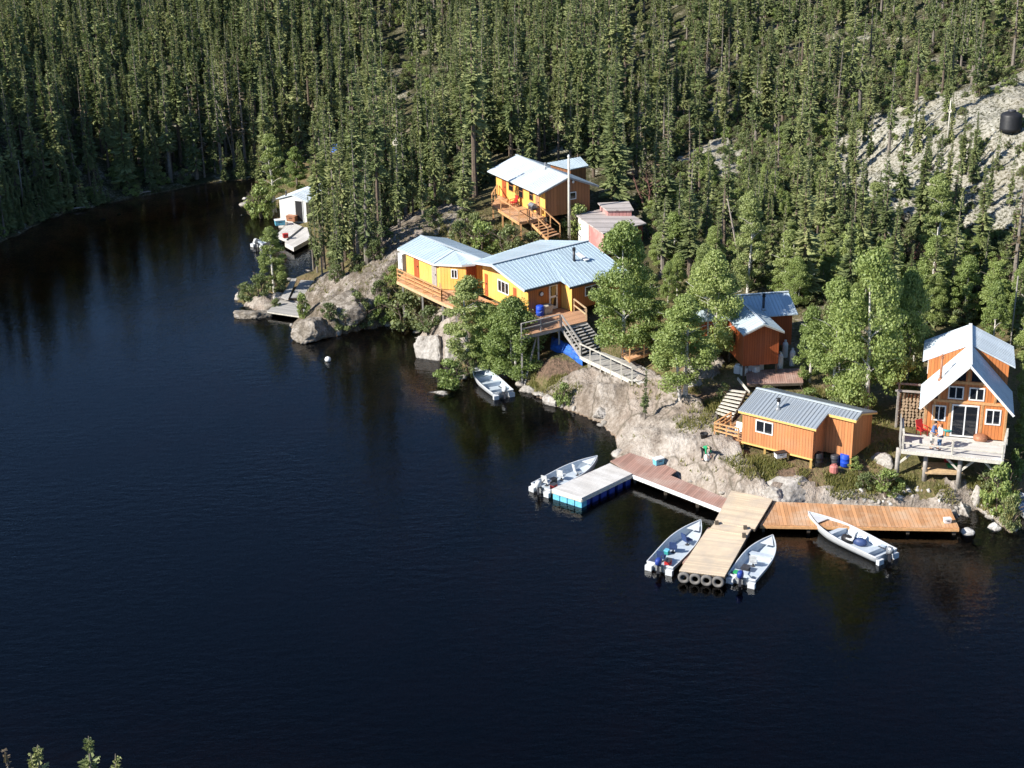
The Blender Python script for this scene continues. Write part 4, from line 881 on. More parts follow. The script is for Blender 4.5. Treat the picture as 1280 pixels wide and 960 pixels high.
a0, a1, a2, a3 = at(684, 203.5, z0+3.1), at(725, 196, z0+3.1), at(735.5, 207, z0+2.6), at(713, 211.5, z0+2.6)
mb = MB(); mb.roof(a3-Vector((0, 0, 0)), a2, a1, a0, .08, 12); ar = mb.build('rear_roof', 'roof_blue', C); ar['label'] = 'blue-grey ribbed roof of the rear lean-to'
gw = MB(); v = [Vector((p.x, p.y, 0)) for p in (a3, a2, a1, a0)]; cc = sum(v, Vector())/4; v = [cc+(p-cc)*.86 for p in v]; tops = [z0+2.55, z0+2.55, z0+2.95, z0+2.95]
for i in range(4): j = (i+1) % 4; gw.face([v[i]+ZV*z0, v[j]+ZV*z0, v[j]+ZV*tops[j], v[i]+ZV*tops[i]])
gw.face([p+ZV*z0 for p in v[::-1]]); gw.build('rear_wall', 'siding_brown', C)
O = T(-L, 0, 0); O = O-Y*.03
for a, b, h0, h1 in ((2.6, 3.5, .9, 1.9), (4.6, 5.4, .7, 1.9), (6.6, 7.3, .9, 1.9)): opening(C, 'window', O, X, -Y, a, b, h0, h1, 0, 'siding_brown', fw=.05, transom=True)
door(C, O, X, -Y, 1.3, 2.05, .03, 1.95, 'siding_red'); door(C, O, X, -Y, 7.8, 8.5, .03, 1.95, 'deck_cedar', False, 'plain orange door')
opening(C, 'window', T(0, 0, 0), Y, X, 2.3, 2.95, 1.2, 1.85, 0, 'white', fw=.07)
mb = MB(); mb.lathe(T(.02, 2.6, 2.75), [(.05, 0), (.12, .1), (.12, .14)], 10, X); mb.build('wall_lamp', 'white', C)
for u, w_ in ((-.1, .1), (-.1, W-.1)):
    p = T(u, w_, .05); post_part(C, p.x, p.y, p.z, 'wood_dark', .14)
DK = thing('cabin_deck', 'orange railed deck along the front of the upper cabin', 'deck', at(640, 272, 6.2))
u0, u1, u2 = at(614.4, 256, 6.88), at(649, 278, 6.88), at(676, 272, 6.88)
deckplate(DK, [u0, u1, u2, T(-.1, -.03, -.02), T(-L+.5, -.03, -.02)], (u1-u0), 'deck_cedar', .2, fascia='lumber_orange')
railing(DK, [T(-L+.6, -.2, -.02), u0+X*.1, u1+Vector((0, .08, 0)), u1.lerp(u2, .38)], 1.0, 'lumber_orange', (1,), 1.9, .1)
for p in (u0, u0.lerp(u1, .35), u0.lerp(u1, .7), u1, u1.lerp(u2, .5)):
    p = p+Y*.15; post_part(DK, p.x, p.y, 6.7, 'lumber_orange', .14)
SS = thing('stairs', 'orange wooden stairs with handrails down from the upper cabin deck', 'stairs', at(690, 290, 6))
s0, s1_, s2_, s3_ = at(662, 275.5, 6.85), at(676, 272, 6.85), at(685, 299, 5.6), at(700, 294, 5.6)
stairs(SS, s0, s1_, s2_, s3_, 7, 'deck_cedar', 'lumber_orange', .05)
railing(SS, [s0, s2_], .95, 'lumber_orange', (1,), 1.3, .09); railing(SS, [s1_, s3_], .95, 'lumber_orange', (1,), 1.3, .09)
# barbecue on this deck, red deck chair
def barbecue(label, loc, rz):
    o = thing('barbecue', label, 'barbecue', loc, rz); Tc = frame(loc[0], loc[1], loc[2], rz)
    g = MB(); g.box(Tc, -.38, .38, -.26, .26, .55, .85); g.build('firebox', 'darkgrey', o)
    g = MB(); n = 8; r = [[Tc(s_*.38, -.27*math.cos(k*math.pi/n), .86+.27*math.sin(k*math.pi/n)) for k in range(n+1)] for s_ in (-1, 1)]; g.rings(r); g.build('lid', 'galv', o)
    for s_ in (-1, 1):
        g = MB(); g.box(Tc, s_*.39 if s_ > 0 else -.7, .7 if s_ > 0 else -.39, -.22, .22, .8, .84); g.build('side_shelf', 'darkgrey', o)
        for w_ in (-.22, .22): g = MB(); g.beam(Tc(s_*.34, w_, 0), Tc(s_*.34, w_, .56), .05, .05); g.build('leg', 'darkgrey', o)
    g = MB(); g.beam(Tc(-.25, -.33, .98), Tc(.25, -.33, .98), .03, .03); g.build('handle', 'galv', o)
p = T(-1.0, -.7, -.02); barbecue('dark barbecue grill beside the orange door on the upper cabin deck', p, th)
p = T(-4.6, -.75, -.02); patio_chair('deck_chair', 'red deck chair on the upper cabin deck below the windows', 'chair', p, th, 'red')

# ------------------------------------------------------------------ faded pink shed
z0 = 4.6; x, y = 7.86, 122.86
p0, p1, p2, p3 = at(718.8, 268, 7.0), at(753.8, 291.5, 6.75), at(808, 279, 6.75), at(772, 257, 7.0)
C = thing('shed', 'faded pink board shed with a weathered sheet roof behind the large lodge', 'shed', Vector((x, y, z0)))
mb = MB(); mb.roof(p1, p2, p3, p0, .1, 0); rf = mb.build('roof', 'roof_old', C)
cc = (p0+p1+p2+p3)/4; v = [Vector((cc.x+(p.x-cc.x)*.9, cc.y+(p.y-cc.y)*.9, p.z-.11)) for p in (p1, p2, p3, p0)]
gw = MB()
for i in range(3): j = i+1; gw.face([Vector((v[i].x, v[i].y, z0)), Vector((v[j].x, v[j].y, z0)), v[j], v[i]])
gw.face([Vector((p.x, p.y, z0)) for p in v[::-1]]); gw.build('wall', 'maroon', C)
gw = MB(); i, j = 3, 0; Vb = lambda p: Vector((p.x, p.y, z0)); gw.face([Vb(v[3]), Vb(v[0]), v[0], v[3]]); gw.build('side_wall', 'pink', C)
r0, r1, r2, r3 = at(747, 253.5, 7.6), at(786, 251.5, 7.6), at(792, 262, 7.45), at(758, 262.5, 7.45)
mb = MB(); mb.roof(r3, r2, r1, r0, .1, 0); rr_ = mb.build('raised_roof', 'roof_old', C)
gw = MB(); vv_ = [r3, r2, r1, r0]; cc = sum(vv_, Vector())/4; vv_ = [Vector((cc.x+(p.x-cc.x)*.88, cc.y+(p.y-cc.y)*.88, p.z-.1)) for p in vv_]
for i in range(4): j = (i+1) % 4; gw.face([Vector((vv_[i].x, vv_[i].y, z0)), Vector((vv_[j].x, vv_[j].y, z0)), vv_[j], vv_[i]])
gw.build('raised_wall', 'pink', C)
dv = (v[0]-v[3]); dv.z = 0; dl = dv.length; dv.normalize(); nn = dv.cross(ZV)
mb = MB(); mb.obox(Vb(v[3]), dv, ZV, nn, .0, dl*.42, .1, 2.1, .002, .04); mb.build('white_panel', 'whiteboard', C)
dv2 = (v[1]-v[0]); dv2.z = 0; dv2.normalize(); n2_ = dv2.cross(ZV); mb = MB()
pc = Vb(v[0])+dv2*1.0+ZV*1.45+n2_*.06
for s_ in (-1, 1): mb.tube([pc, pc+dv2*s_*.35-ZV*.05, pc+dv2*s_*.6+ZV*.25, pc+dv2*s_*.62+ZV*.5], [.05, .06, .05, .02], 6); mb.tube([pc+dv2*s_*.35-ZV*.05, pc+dv2*s_*.38+ZV*.22], [.04, .015], 6)
one('antlers', mb, 'white', 'pale antlers hung on the dark red wall of the pink shed', 'antlers', pc, smooth=True)
p = gp(727, 296); barrel('barrel', 'black barrel against the white panel of the pink shed', 'barrel', p, .33, 1.1, 'black')
# utility pole between upper cabin and shed
b0 = at(711.5, 296, 5.15); b0.z = hz(b0.x, b0.y); topz = 5.15+6.9
o = thing('utility_pole', 'slender bare timber pole between the upper cabin and the pink shed', 'pole', b0)
g = MB(); g.tube([(b0.x, b0.y, b0.z-.3), (b0.x, b0.y, topz)], [.13, .09], 10); g.build('shaft', 'wood_pale', o, True)
g = MB(); g.lathe((b0.x, b0.y, topz-.02), [(.1, 0), (.12, .05), (.05, .22)], 10); g.build('cap', 'white', o, True)

# ------------------------------------------------------------------ white boathouse and its landing
x, y, th, z0 = -23.186, 150.555, -.458, .8; T = frame(x, y, z0, th); W, L, he, hr, oe, og = 3.2, 4.963, 2.12, 2.6, .3, .15; m = (hr-he)/(W/2)
C = thing('boathouse', 'white boathouse with a pale ribbed roof and dark open doorway at the inlet', 'boathouse', (x, y, z0), th)
walls([(0, 0), (W, 0), (W, L), (0, L)], lambda u, w_: he+m*min(u, W-u)-.1, -.5, C, 'whiteboard', T)
hl = he-m*oe; mb = MB(); mb.roof(T(-oe, L+og, hl), T(-oe, -og, hl), T(W/2, -og, hr), T(W/2, L+og, hr), .07, 14); mb.roof(T(W+oe, -og, hl), T(W+oe, L+og, hl), T(W/2, L+og, hr), T(W/2, -og, hr), .07, 14)
rf = mb.build('roof', 'roof_white', C)
X = (T(1, 0, 0)-T(0, 0, 0)); Y = (T(0, 1, 0)-T(0, 0, 0))
mb = MB(); mb.obox(T(0, 0, 0), X, ZV, -Y, 1.95, 2.75, -.1, 2.0, .002, .03); mb.build('doorway', 'black', C)  # black sheet painting the darkness inside the opening
mb = MB(); mb.beam(T(1.9, -.04, -.1), T(1.9, -.04, 2.05), .08, .06); mb.beam(T(2.8, -.04, -.1), T(2.8, -.04, 2.05), .08, .06); mb.beam(T(1.86, -.04, 2.05), T(2.84, -.04, 2.05), .06, .08); mb.build('door_frame', 'white', C)
pipe(rf, T(.7, .3, he+m*.7), .35, .07, 'darkgrey', 'darkgrey')
LD = thing('landing_stage', 'bleached plank landing in front of the white boathouse', 'landing', at(365, 300, .5))
deckplate(LD, [at(356, 303.5, .6), at(367, 309.5, .6), at(388, 298, .6), at(384, 284, .6), at(368, 284, .6)], at(388, 298, .6)-at(367, 309.5, .6), 'deck_white', .4)
deckplate(LD, [at(345, 294, .75), at(358, 299, .75), at(378, 283, .75), at(362, 277, .75)], at(378, 283, .75)-at(358, 299, .75), 'deck_white', .3, name='upper_boards')
def rbox(name, label, cat, loc, rz, a, b, h, mat, lid=None):
    o = thing(name, label, cat, loc, rz); Tc = frame(loc[0], loc[1], loc[2], rz)
    g = MB(); g.hexa([Tc(-a*.46, -b*.46, 0), Tc(a*.46, -b*.46, 0), Tc(a*.46, b*.46, 0), Tc(-a*.46, b*.46, 0)], [Tc(-a/2, -b/2, h), Tc(a/2, -b/2, h), Tc(a/2, b/2, h), Tc(-a/2, b/2, h)]); g.build('body', mat, o)
    g = MB(); g.box(Tc, -a*.52, a*.52, -b*.54, b*.54, h, h+.06); g.build('lid', lid or mat, o)
    g = MB(); g.beam(Tc(-a*.2, -b*.56, h*.7), Tc(a*.2, -b*.56, h*.7), .03, .04); g.build('handle', 'darkgrey', o); return o
rbox('fuel_box', 'small red box on the bleached landing of the boathouse', 'box', at(357, 297, .76), .4, .5, .4, .35, 'red')
rbox('crate', 'brown crate beside the doorway of the white boathouse', 'box', at(365, 276, .8), -.4, 1.0, .6, .5, 'rust')
rbox('cooler', 'pale blue box on the outer corner of the boathouse landing', 'cooler', at(350, 281, .8), .3, 1.0, .7, .5, 'cyan', 'white')

# ------------------------------------------------------------------ small grey decks at the boulder point
G1 = thing('plank_deck', 'upper grey plank deck between the boulder point and the big rock', 'deck', at(380, 362, .6)); deckplate(G1, [at(363, 372, .75), at(398, 370, .75), at(408, 351, .75), at(376, 350, .75)], at(398, 370, .75)-at(363, 372, .75), 'deck_grey', .12, fascia='wood_dark')
G2 = thing('plank_deck', 'lower grey plank deck with a pale front edge at the water', 'deck', at(360, 380, .4)); deckplate(G2, [at(333.5, 389, .45), at(378, 395.5, .45), at(384, 378, .45), at(352, 373.5, .45)], at(378, 395, .45)-at(333.5, 389, .45), 'deck_grey', .1, fascia='wood_pale')
for G, pts in ((G1, ((365, 371), (396, 369), (405, 352), (378, 351))), (G2, ((336, 388), (376, 394), (352, 375)))):
    for a in pts: p = at(*a, .4); g = MB(); g.beam((p.x, p.y, min(-.4, hz(p.x, p.y)-.1)), (p.x, p.y, .45), .14, .14); g.build('post', 'wood_dark', G)
g = MB(at(372, 348, .9)-at(354, 372, .8)); g.slab([at(351, 371, .85), at(360, 374, .85), at(371, 348, .95), at(365, 348, .95)], .1)
one('gangplank', g, 'deck_grey', 'narrow plank ramp left of the upper grey plank deck', 'ramp', at(361, 362, .6))

# ------------------------------------------------------------------ docks
DN = thing('pier', 'fresh pale lumber pier with tyres along its outer end', 'pier', at(900, 670, 0))
def strip(a, b, c_, d_, z): return [at(*p, z) for p in (a, b, c_, d_)]
n0, n1, n2_, n3_ = at(849, 713, .62), at(906, 720, .62), at(932, 675, .62), at(886, 667, .62)
deckplate(DN, [n0, n1, at(937, 665, .62), at(884, 661, .62)], n1-n0, 'deck_new', .16, fascia='wood_dark')
deckplate(DN, [at(893, 652, .7), at(944, 660.5, .7), at(966, 624, .7), at(914, 613, .7)], at(944, 660.5, .7)-at(893, 652, .7), 'deck_new', .16, name='upper_boards', fascia='wood_dark')
deckplate(DN, [at(887, 661, .66), at(934, 669, .66), at(941, 658, .66), at(896, 650, .66)], n1-n0, 'deck_new', .12, name='middle_boards')
g = MB(n1-n0); g.slab([at(853, 703, .4), at(863, 706, .4), at(892, 661, .4), at(885, 659, .4)], .14); g.build('side_step', 'deck_red', DN)
for a in ((896, 653.5), (931.5, 659.5), (930, 669)):
    p = at(*a, .75); g = MB(); g.beam((p.x, p.y, -.6), (p.x, p.y, .86), .2, .2); g.build('post', 'wood_dark', DN)
ex = (n1-n0).normalized(); en = ex.cross(ZV)
for k in range(4):
    p = n0.lerp(n1, .12+.25*k)+en*.16; g = MB(); g.torus((p.x, p.y, .3), en, .25, .1); g.build('tyre', 'rubber', DN, True)
DW_ = thing('dock', 'red-brown plank dock with a pale front beam along the big rock', 'dock', at(850, 605, 0))
f0, f1 = at(791, 594, .6), at(905, 638, .6); bb = [at(916, 626, .6), at(838, 594, .6), at(846, 588.5, .6), at(797, 562, .6), at(763, 576, .6)]
mb = MB(at(916, 626, .6)-f1); mb.slab([f0, f1, bb[0], bb[1], bb[2], bb[3], bb[4]], .06); mb.build('deck_boards', 'deck_red', DW_)
mb = MB(); mb.beam(f0-ZV*.1, f1-ZV*.1, .08, .24); mb.build('front_beam', 'white', DW_)
mb = MB(); mb.beam(f0.lerp(f1, .03)-ZV*.34+Vector((.3, .3, 0)), f1-ZV*.34+Vector((.3, .3, 0)), .14, .22); mb.beam(bb[4]-ZV*.15, f0-ZV*.15, .08, .2); mb.build('under_beam', 'wood_dark', DW_)
for a, f_ in ((f0, 0), (f0.lerp(f1, .35), 0), (f0.lerp(f1, .7), 0), (bb[4], 0)):
    p = a+Vector((.15, .2, 0)); g = MB(); g.beam((p.x, p.y, hz(p.x, p.y)-.2), (p.x, p.y, .5), .18, .18); g.build('post', 'wood_dark', DW_)
DE = thing('boardwalk', 'long cedar boardwalk at the waterline below the tall cottage', 'boardwalk', at(1080, 650, 0))
h0, h1, h2, h3 = at(950, 656, .5), at(1199, 660, .5), at(1188, 636, .5), at(968, 627, .5)
mb = MB(h2-h1); mb.slab([h0, h1, h2, h3], .06); mb.build('deck_boards', 'deck_cedar', DE)
mb = MB(); mb.beam(h0-ZV*.14, h1-ZV*.14, .06, .16); mb.build('front_beam', 'lumber_orange', DE)
mb = MB(); mb.beam(h0-ZV*.26+Vector((0, .25, 0)), h1-ZV*.26+Vector((0, .25, 0)), .1, .14); mb.build('under_beam', 'wood_dark', DE)
for f_ in (.02, .25, .5, .75, .98):
    p = h0.lerp(h1, f_)+Vector((0, .2, 0)); g = MB(); g.beam((p.x, p.y, hz(p.x, p.y)-.2), (p.x, p.y, .4), .18, .18); g.build('post', 'wood_dark', DE)
DF = thing('floating_dock', 'bleached floating dock on blue plastic floats beside a moored boat', 'floating dock', at(730, 600, 0))
w0_, w1__, w2__, w3__ = at(690, 611, .7), at(727, 622.5, .7), at(790, 592, .7), at(762, 579, .7)
deckplate(DF, [w0_, w1__, w2__, w3__], w1__-w0_, 'deck_white', .12)
mb = MB()
for p, q_ in ((w0_, w1__), (w1__, w2__), (w3__, w0_)): mb.beam(p-ZV*.2, q_-ZV*.2, .07, .16)
mb.build('fascia', 'wood_pale', DF)
for k in range(4):
    a, b = (k+.04)/4, (k+.92)/4; p, q_ = w0_.lerp(w1__, a), w0_.lerp(w1__, b); iy = (w3__-w0_).normalized()
    g = MB(); g.hexa([Vector((v.x, v.y, -.2)) for v in (p+iy*.05, q_+iy*.05, q_+iy*.5, p+iy*.5)], [Vector((v.x, v.y, .42)) for v in (p+iy*.05, q_+iy*.05, q_+iy*.5, p+iy*.5)]); g.build('float', 'cyan', DF)
for k in range(6):
    a, b = (k+.35)/6, (k+1.1)/6.2; p, q_ = w1__.lerp(w2__, a), w1__.lerp(w2__, b); ix = (w0_-w1__).normalized()
    g = MB(); g.hexa([Vector((v.x, v.y, -.2)) for v in (p+ix*.45, p+ix*.04, q_+ix*.04, q_+ix*.45)], [Vector((v.x, v.y, .44)) for v in (p+ix*.45, p+ix*.04, q_+ix*.04, q_+ix*.45)]); g.build('float', 'darkblue', DF)
    p, q_ = w0_.lerp(w3__, a), w0_.lerp(w3__, b); ix = -ix
    g = MB(); g.hexa([Vector((v.x, v.y, -.2)) for v in (p+ix*.04, p+ix*.45, q_+ix*.45, q_+ix*.04)][::-1], [Vector((v.x, v.y, .44)) for v in (p+ix*.04, p+ix*.45, q_+ix*.45, q_+ix*.04)][::-1]); g.build('float', 'darkblue', DF)
rbox('cooler', 'pale blue cooler with a white lid on the red-brown dock', 'cooler', at(823, 580, .62), .5, .62, .42, .38, 'cyan', 'white')
rbox('tackle_box', 'small white box on the far end of the cedar boardwalk', 'box', at(1184, 653, .52), .1, .4, .3, .22, 'white')
# ------------------------------------------------------------------ boats
def hull_sec(t, L, B):
    b = B*(1-max(0, (t-.42)/.58)**2.3)*(.93+.07*min(1, t/.3)); b = max(b, .015)
    zk = -.16+.55*max(0, (t-.72)/.28)**2; zs = .44+.30*t**1.8; zc = -.02+.45*max(0, (t-.6)/.4)**1.6
    return b, zk, zc, zs
def boat(label, stern, bow, seats='bench', seatmat='alu', hood='darkgrey', extra=None, motor=True, mid=False, group='aluminium boats moored around the camp', B=.88):
    s_, b_ = at(*stern, .42), at(*bow, .66); d = b_-s_; d.z = 0; L = d.length; th = math.atan2(d.y, d.x)
    o = thing('motor_boat' if motor else 'rowing_boat', label, 'boat', (s_.x, s_.y, 0), th, group); Tb = frame(s_.x, s_.y, 0, th)
    n = 16; rr = []
    for i in range(n+1):
        t_ = i/n; b, zk, zc, zs = hull_sec(t_, L, B); u = t_*L
        ring = [(b, zs), (b*.93, (zs+zc)/2), (b*.74, zc), (0, zk), (-b*.74, zc), (-b*.93, (zs+zc)/2), (-b, zs)]
        fl = max(.10, zc+.06); bi = max(b-.05, .008)
        inner = [(-bi, zs), (-bi*.95, (zs+fl)/2), (-bi*.8, fl), (bi*.8, fl), (bi*.95, (zs+fl)/2), (bi, zs)]
        rr.append(([Tb(u, w_, z) for w_, z in ring], [Tb(u+(.03 if i == 0 else 0)-(.05 if i == n else 0), w_, min(z, zs)) for w_, z in inner]))
    mb = MB()
    for (a, _), (b, _) in zip(rr[:-1], rr[1:]):
        for k in range(6): mb.face([a[k], a[k+1], b[k+1], b[k]])
    mb.face(rr[0][0][::-1]); mb.face(rr[-1][0])
    hl = mb.build('hull', 'alu', o, True)
    mb = MB()
    for (_, a), (_, b) in zip(rr[:-1], rr[1:]):
        for k in range(5): mb.face([a[k], a[k+1], b[k+1], b[k]])
    mb.face(rr[0][1]); mb.build('interior', 'alu_in', o, False)
    mb = MB()
    for (a, ai), (b, bi_) in zip(rr[:-1], rr[1:]):
        for A0, A1, B0, B1 in ((a[0], ai[5], b[0], bi_[5]), (ai[0], a[6], bi_[0], b[6])):
            up = ZV*.03; mb.hexa([A0-up, A1-up, B1-up, B0-up], [A0+up, A1+up, B1+up, B0+up])
    z0_ = hull_sec(0, L, B)[3]; mb.box(Tb, -.02, .06, -B*.9, -.3, z0_-.05, z0_+.03); mb.box(Tb, -.02, .06, .3, B*.9, z0_-.05, z0_+.03)
    mb.build('gunwale', 'alu', o)
    g = MB(); g.box(Tb, .0, .07, -.36, .36, .1, z0_-.06); g.build('transom', 'alu', o)
    for sx in (-1, 1):
        g = MB(); g.box(Tb, -.22, 0, sx*.62-.2, sx*.62+.2, .0, .3); g.build('stern_step', 'alu', o)
    def bw(t_): return hull_sec(t_, L, B)[0]-.07
    if seats in ('bench', 'mixed'):
        for t_ in ((.16, .42, .68) if seats == 'bench' else (.14, .62)):
            g = MB(); g.box(Tb, t_*L-.16, t_*L+.16, -bw(t_), bw(t_), .36, .40); g.box(Tb, t_*L-.14, t_*L+.14, -bw(t_)*.86, bw(t_)*.86, .1, .36); g.build('bench', 'alu_in', o)
    if seats in ('swivel', 'mixed'):
        for t_, w_, a in ((.40, .22, 20), (.62, -.1, -25), (.17, .35, 10)) if seats == 'swivel' else ((.42, .1, 15),):
            p = Tb(t_*L, w_, .1); Ts = frame(p.x, p.y, p.z, th+R(a)-math.pi/2)
            g = MB(); g.lathe(p, [(.14, 0), (.05, .05), (.05, .26)], 10); pd = g.build('seat_pedestal', 'darkgrey', o)
            g = MB(); g.box(Ts, -.22, .22, -.2, .22, .26, .36); st = g.build('seat', seatmat, o)
            g = MB(); g.hexa([Ts(-.2, -.24, .36), Ts(.2, -.24, .36), Ts(.2, -.17, .36), Ts(-.2, -.17, .36)], [Ts(-.2, -.34, .78), Ts(.2, -.34, .78), Ts(.2, -.27, .78), Ts(-.2, -.27, .78)]); g.build('seat_back', seatmat, st)
    g = MB(); ub = .80*L; g.face([Tb(ub, hull_sec(.8, L, B)[0]-.05, hull_sec(.8, L, B)[3]-.03), Tb(L*.975, 0.0, hull_sec(.97, L, B)[3]-.03), Tb(ub, -hull_sec(.8, L, B)[0]+.05, hull_sec(.8, L, B)[3]-.03)][::-1])
    g2 = MB(); zz1 = hull_sec(.8, L, B)[3]-.03; a_, c_, e_ = Tb(ub, hull_sec(.86, L, B)[0]-.03, zz1+.0), Tb(L*.975, 0, zz1+.1), Tb(ub, -hull_sec(.86, L, B)[0]+.03, zz1+.0)
    dn = ZV*.03; g2.face([a_, e_, c_]); g2.face([a_-dn, c_-dn, e_-dn]); g2.face([a_, a_-dn, e_-dn, e_]); g2.face([e_, e_-dn, c_-dn, c_]); g2.face([c_, c_-dn, a_-dn, a_]); g2.build('bow_deck', 'alu', o)
    if motor:
        tm = thing('x', None, None, Tb(-.12, 0, .3)); bpy.data.objects.remove(tm)
        def rr8(u, sc, z): return [Tb(-.20+u+a*.2*sc, b*.15*sc, z) for a, b in ((-1, -.5), (-.5, -1), (.6, -1), (1, -.5), (1, .5), (.6, 1), (-.5, 1), (-1, .5))]
        g = MB(); g.rings([rr8(0, .7, .52), rr8(-.02, 1, .58), rr8(-.04, 1.05, .78), rr8(-.03, .85, .90), rr8(0, .4, .94)]); cw = g.build('outboard_motor', hood, o, True)
        g = MB(); g.beam(Tb(-.22, 0, .56), Tb(-.26, 0, -.35), .14, .1); g.build('leg', 'darkgrey', cw)
        g = MB(); g.beam(Tb(-.04, 0, .5), Tb(-.16, 0, .5), .2, .14); g.build('clamp', 'darkgrey', cw)
        g = MB(); g.beam(Tb(.0, 0, .66), Tb(.5, .12, .72), .05, .05); g.build('tiller', 'darkgrey', cw)
    o['L'] = L
    return Tb, L, th
Tb, L, th = boat('moored boat with white swivel seats beside the bleached floating dock', (676, 609), (747, 571), 'swivel', 'seat_white', 'seat_white')
p = Tb(.85, -.3, .11); rbox('fuel_tank', 'red fuel tank in the stern of the boat with white swivel seats', 'fuel tank', p, th, .4, .3, .28, 'red', 'darkgrey')
p = Tb(1.5, .3, .11); rbox('tool_box', 'black box in the boat with white swivel seats', 'box', p, th, .4, .3, .25, 'black')
Tb, L, th = boat('moored boat with navy swivel seats on the left side of the fresh pale pier', (825, 706), (876, 651), 'swivel', 'seat_blue', 'darkblue')
p = Tb(.75, -.15, .11); rbox('fuel_tank', 'red fuel tank in the boat with navy swivel seats', 'fuel tank', p, th, .42, .3, .28, 'red', 'darkgrey')
p = Tb(1.9, .45, .11); rbox('tackle_box', 'cyan box in the boat with navy swivel seats', 'box', p, th, .3, .25, .22, 'teal', 'cyan')
Tb, L, th = boat('moored boat with bare benches on the right side of the fresh pale pier', (927, 722), (966, 670), 'mixed', 'seat_white', 'darkblue')
p = Tb(1.35, .25, .11); rbox('tackle_box', 'dark box on the floor of the boat right of the fresh pale pier', 'box', p, th, .45, .4, .25, 'darkgrey')
p = Tb(.55, .5, .11); rbox('fuel_tank', 'green-lidded tank in the stern of the boat right of the fresh pale pier', 'fuel tank', p, th, .35, .3, .24, 'white', 'green')
Tb, L, th = boat('long white boat with dark bags aboard, tied to the cedar boardwalk', (1108, 692), (1010, 641), 'mixed', 'seat_white', 'galv', B=.95)
def bag(label, loc, rz, mat, s=(.55, .35, .3)):
    o = thing('bag', label, 'bag', loc, rz); Tc = frame(loc[0], loc[1], loc[2], rz)
    g = MB(); n = 12; g.rings([[Tc(s[0]*.5*k*math.cos(a*2*math.pi/n), s[1]*.5*k*math.sin(a*2*math.pi/n)*(1+.1*math.sin(3*a)), z*s[2]) for a in range(n)] for k, z in ((.7, 0), (1, .15), (1.02, .55), (.8, .85), (.4, 1))]); g.build('body', mat, o, True)
    g = MB(); g.tube([Tc(-.15, 0, s[2]*.95), Tc(-.1, 0, s[2]+.12), Tc(.1, 0, s[2]+.12), Tc(.15, 0, s[2]*.95)], .02, 6); g.build('handle', 'darkgrey', o, True)
bag('black duffel bag aboard the long white boat, nearest its bow', Tb(2.75, .15, .12), th, 'black', (.8, .5, .4))
bag('navy duffel bag aboard the long white boat, nearest its motor', Tb(2.0, -.1, .12), th+.5, 'seat_blue', (.8, .5, .42))
rp = MB(); rp.tube([Tb(L-.15, .3, .55), Tb(L-.2, .65, .3), Tb(L-.1, .95, .05), Tb(L+.15, 1.05, .03)], .02, 6); one('mooring_rope', rp, 'wood_pale', 'pale mooring rope trailing from the long white boat into the water', 'rope', Tb(L-.1, .8, 0), smooth=True)
Tb, L, th = boat('white boat pulled against the rocks below the lodge', (629, 490), (592, 457), 'bench', 'alu', 'seat_white')
Tb, L, th = boat('white boat half hidden by shrubs at the right-hand inlet', (1318, 656), (1264, 613), 'bench', 'alu', 'black', motor=False)
Tb, L, th = boat('small white boat behind the leafy point near the boathouse landing', (322, 304), (351, 292), 'bench', 'alu', 'seat_white', B=.75)

# ------------------------------------------------------------------ boulders
def rock(label, px, py, wpx, hpx, name='boulder', mat='rockm', z=None, dpx=None, seed=0, rot=0, group='boulders along the shore', flat=.9, detail=3):
    p = at(px, py, z) if z is not None else gp(px, py-2); g0_ = max(hz(p.x, p.y), -0.3)
    dist = math.hypot(p.y, CH); s = F/dist; rx = wpx/s/2; rzh = hpx/s*.9*flat; ry = (dpx/s/2 if dpx else rx*.8)
    bm = bmesh.new(); bmesh.ops.create_icosphere(bm, subdivisions=(5 if wpx > 25 else detail), radius=1)
    from mathutils import noise as mn
    rq = random.Random(seed*13+5); cuts = []
    for k in range(11):
        n_ = Vector((rq.gauss(0, 1), rq.gauss(0, 1), rq.gauss(0, .8)+.25)).normalized(); cuts.append((n_, rq.uniform(.52, .82)))
    for v in bm.verts:
        c = v.co.copy()
        for n_, d_ in cuts:
            e_ = c.dot(n_)-d_
            if e_ > 0: c -= n_*e_*.88
        q = c*1.6+Vector((seed*3.1, seed*1.7, 0)); k = 1+.10*mn.noise(q)+.09*mn.noise(q*2.7)+.055*mn.noise(q*6.5)+.03*mn.noise(q*14)
        c = c*k*1.22; c = Vector((c.x*rx, c.y*ry, (c.z*.8+.18 if c.z > 0 else c.z*.6+.18)*rzh)); v.co = c
    me = bpy.data.meshes.new(name); bm.to_mesh(me); bm.free(); me.materials.append(M[mat]); me.polygons.foreach_set('use_smooth', [True]*len(me.polygons))
    o = bpy.data.objects.new(name, me); COL.objects.link(o); o.location = (p.x, p.y+ry*.6, g0_-(.12 if z is not None else .38)*rzh); o.rotation_euler = (0, 0, rot)
    return tag(o, label, 'rock', group)
def rockmat(nm_, st):
    t = NT(nm_); P_ = t.n('ShaderNodeNewGeometry').outputs['Position']; n1 = t.noise(P_, 1.6, 6, .62); n2 = t.noise(P_, 6.5, 4, .65)
    f = t.math('ADD', t.math('MULTIPLY', n1, .6), t.math('MULTIPLY', n2, .4)); col = t.ramp(f, st)
    sz = t.n('ShaderNodeSeparateXYZ'); t.l(P_, sz.inputs[0]); wet = t.ramp(t.math('ADD', sz.outputs[2], t.math('MULTIPLY', n2, .25)), [(0.06, (0, 0, 0)), (0.22, (1, 1, 1))])
    col = t.mix(wet, (.06, .05, .04), col); t.bsdf(col, .9, 0, f, .09, .2); M[nm_] = t.m
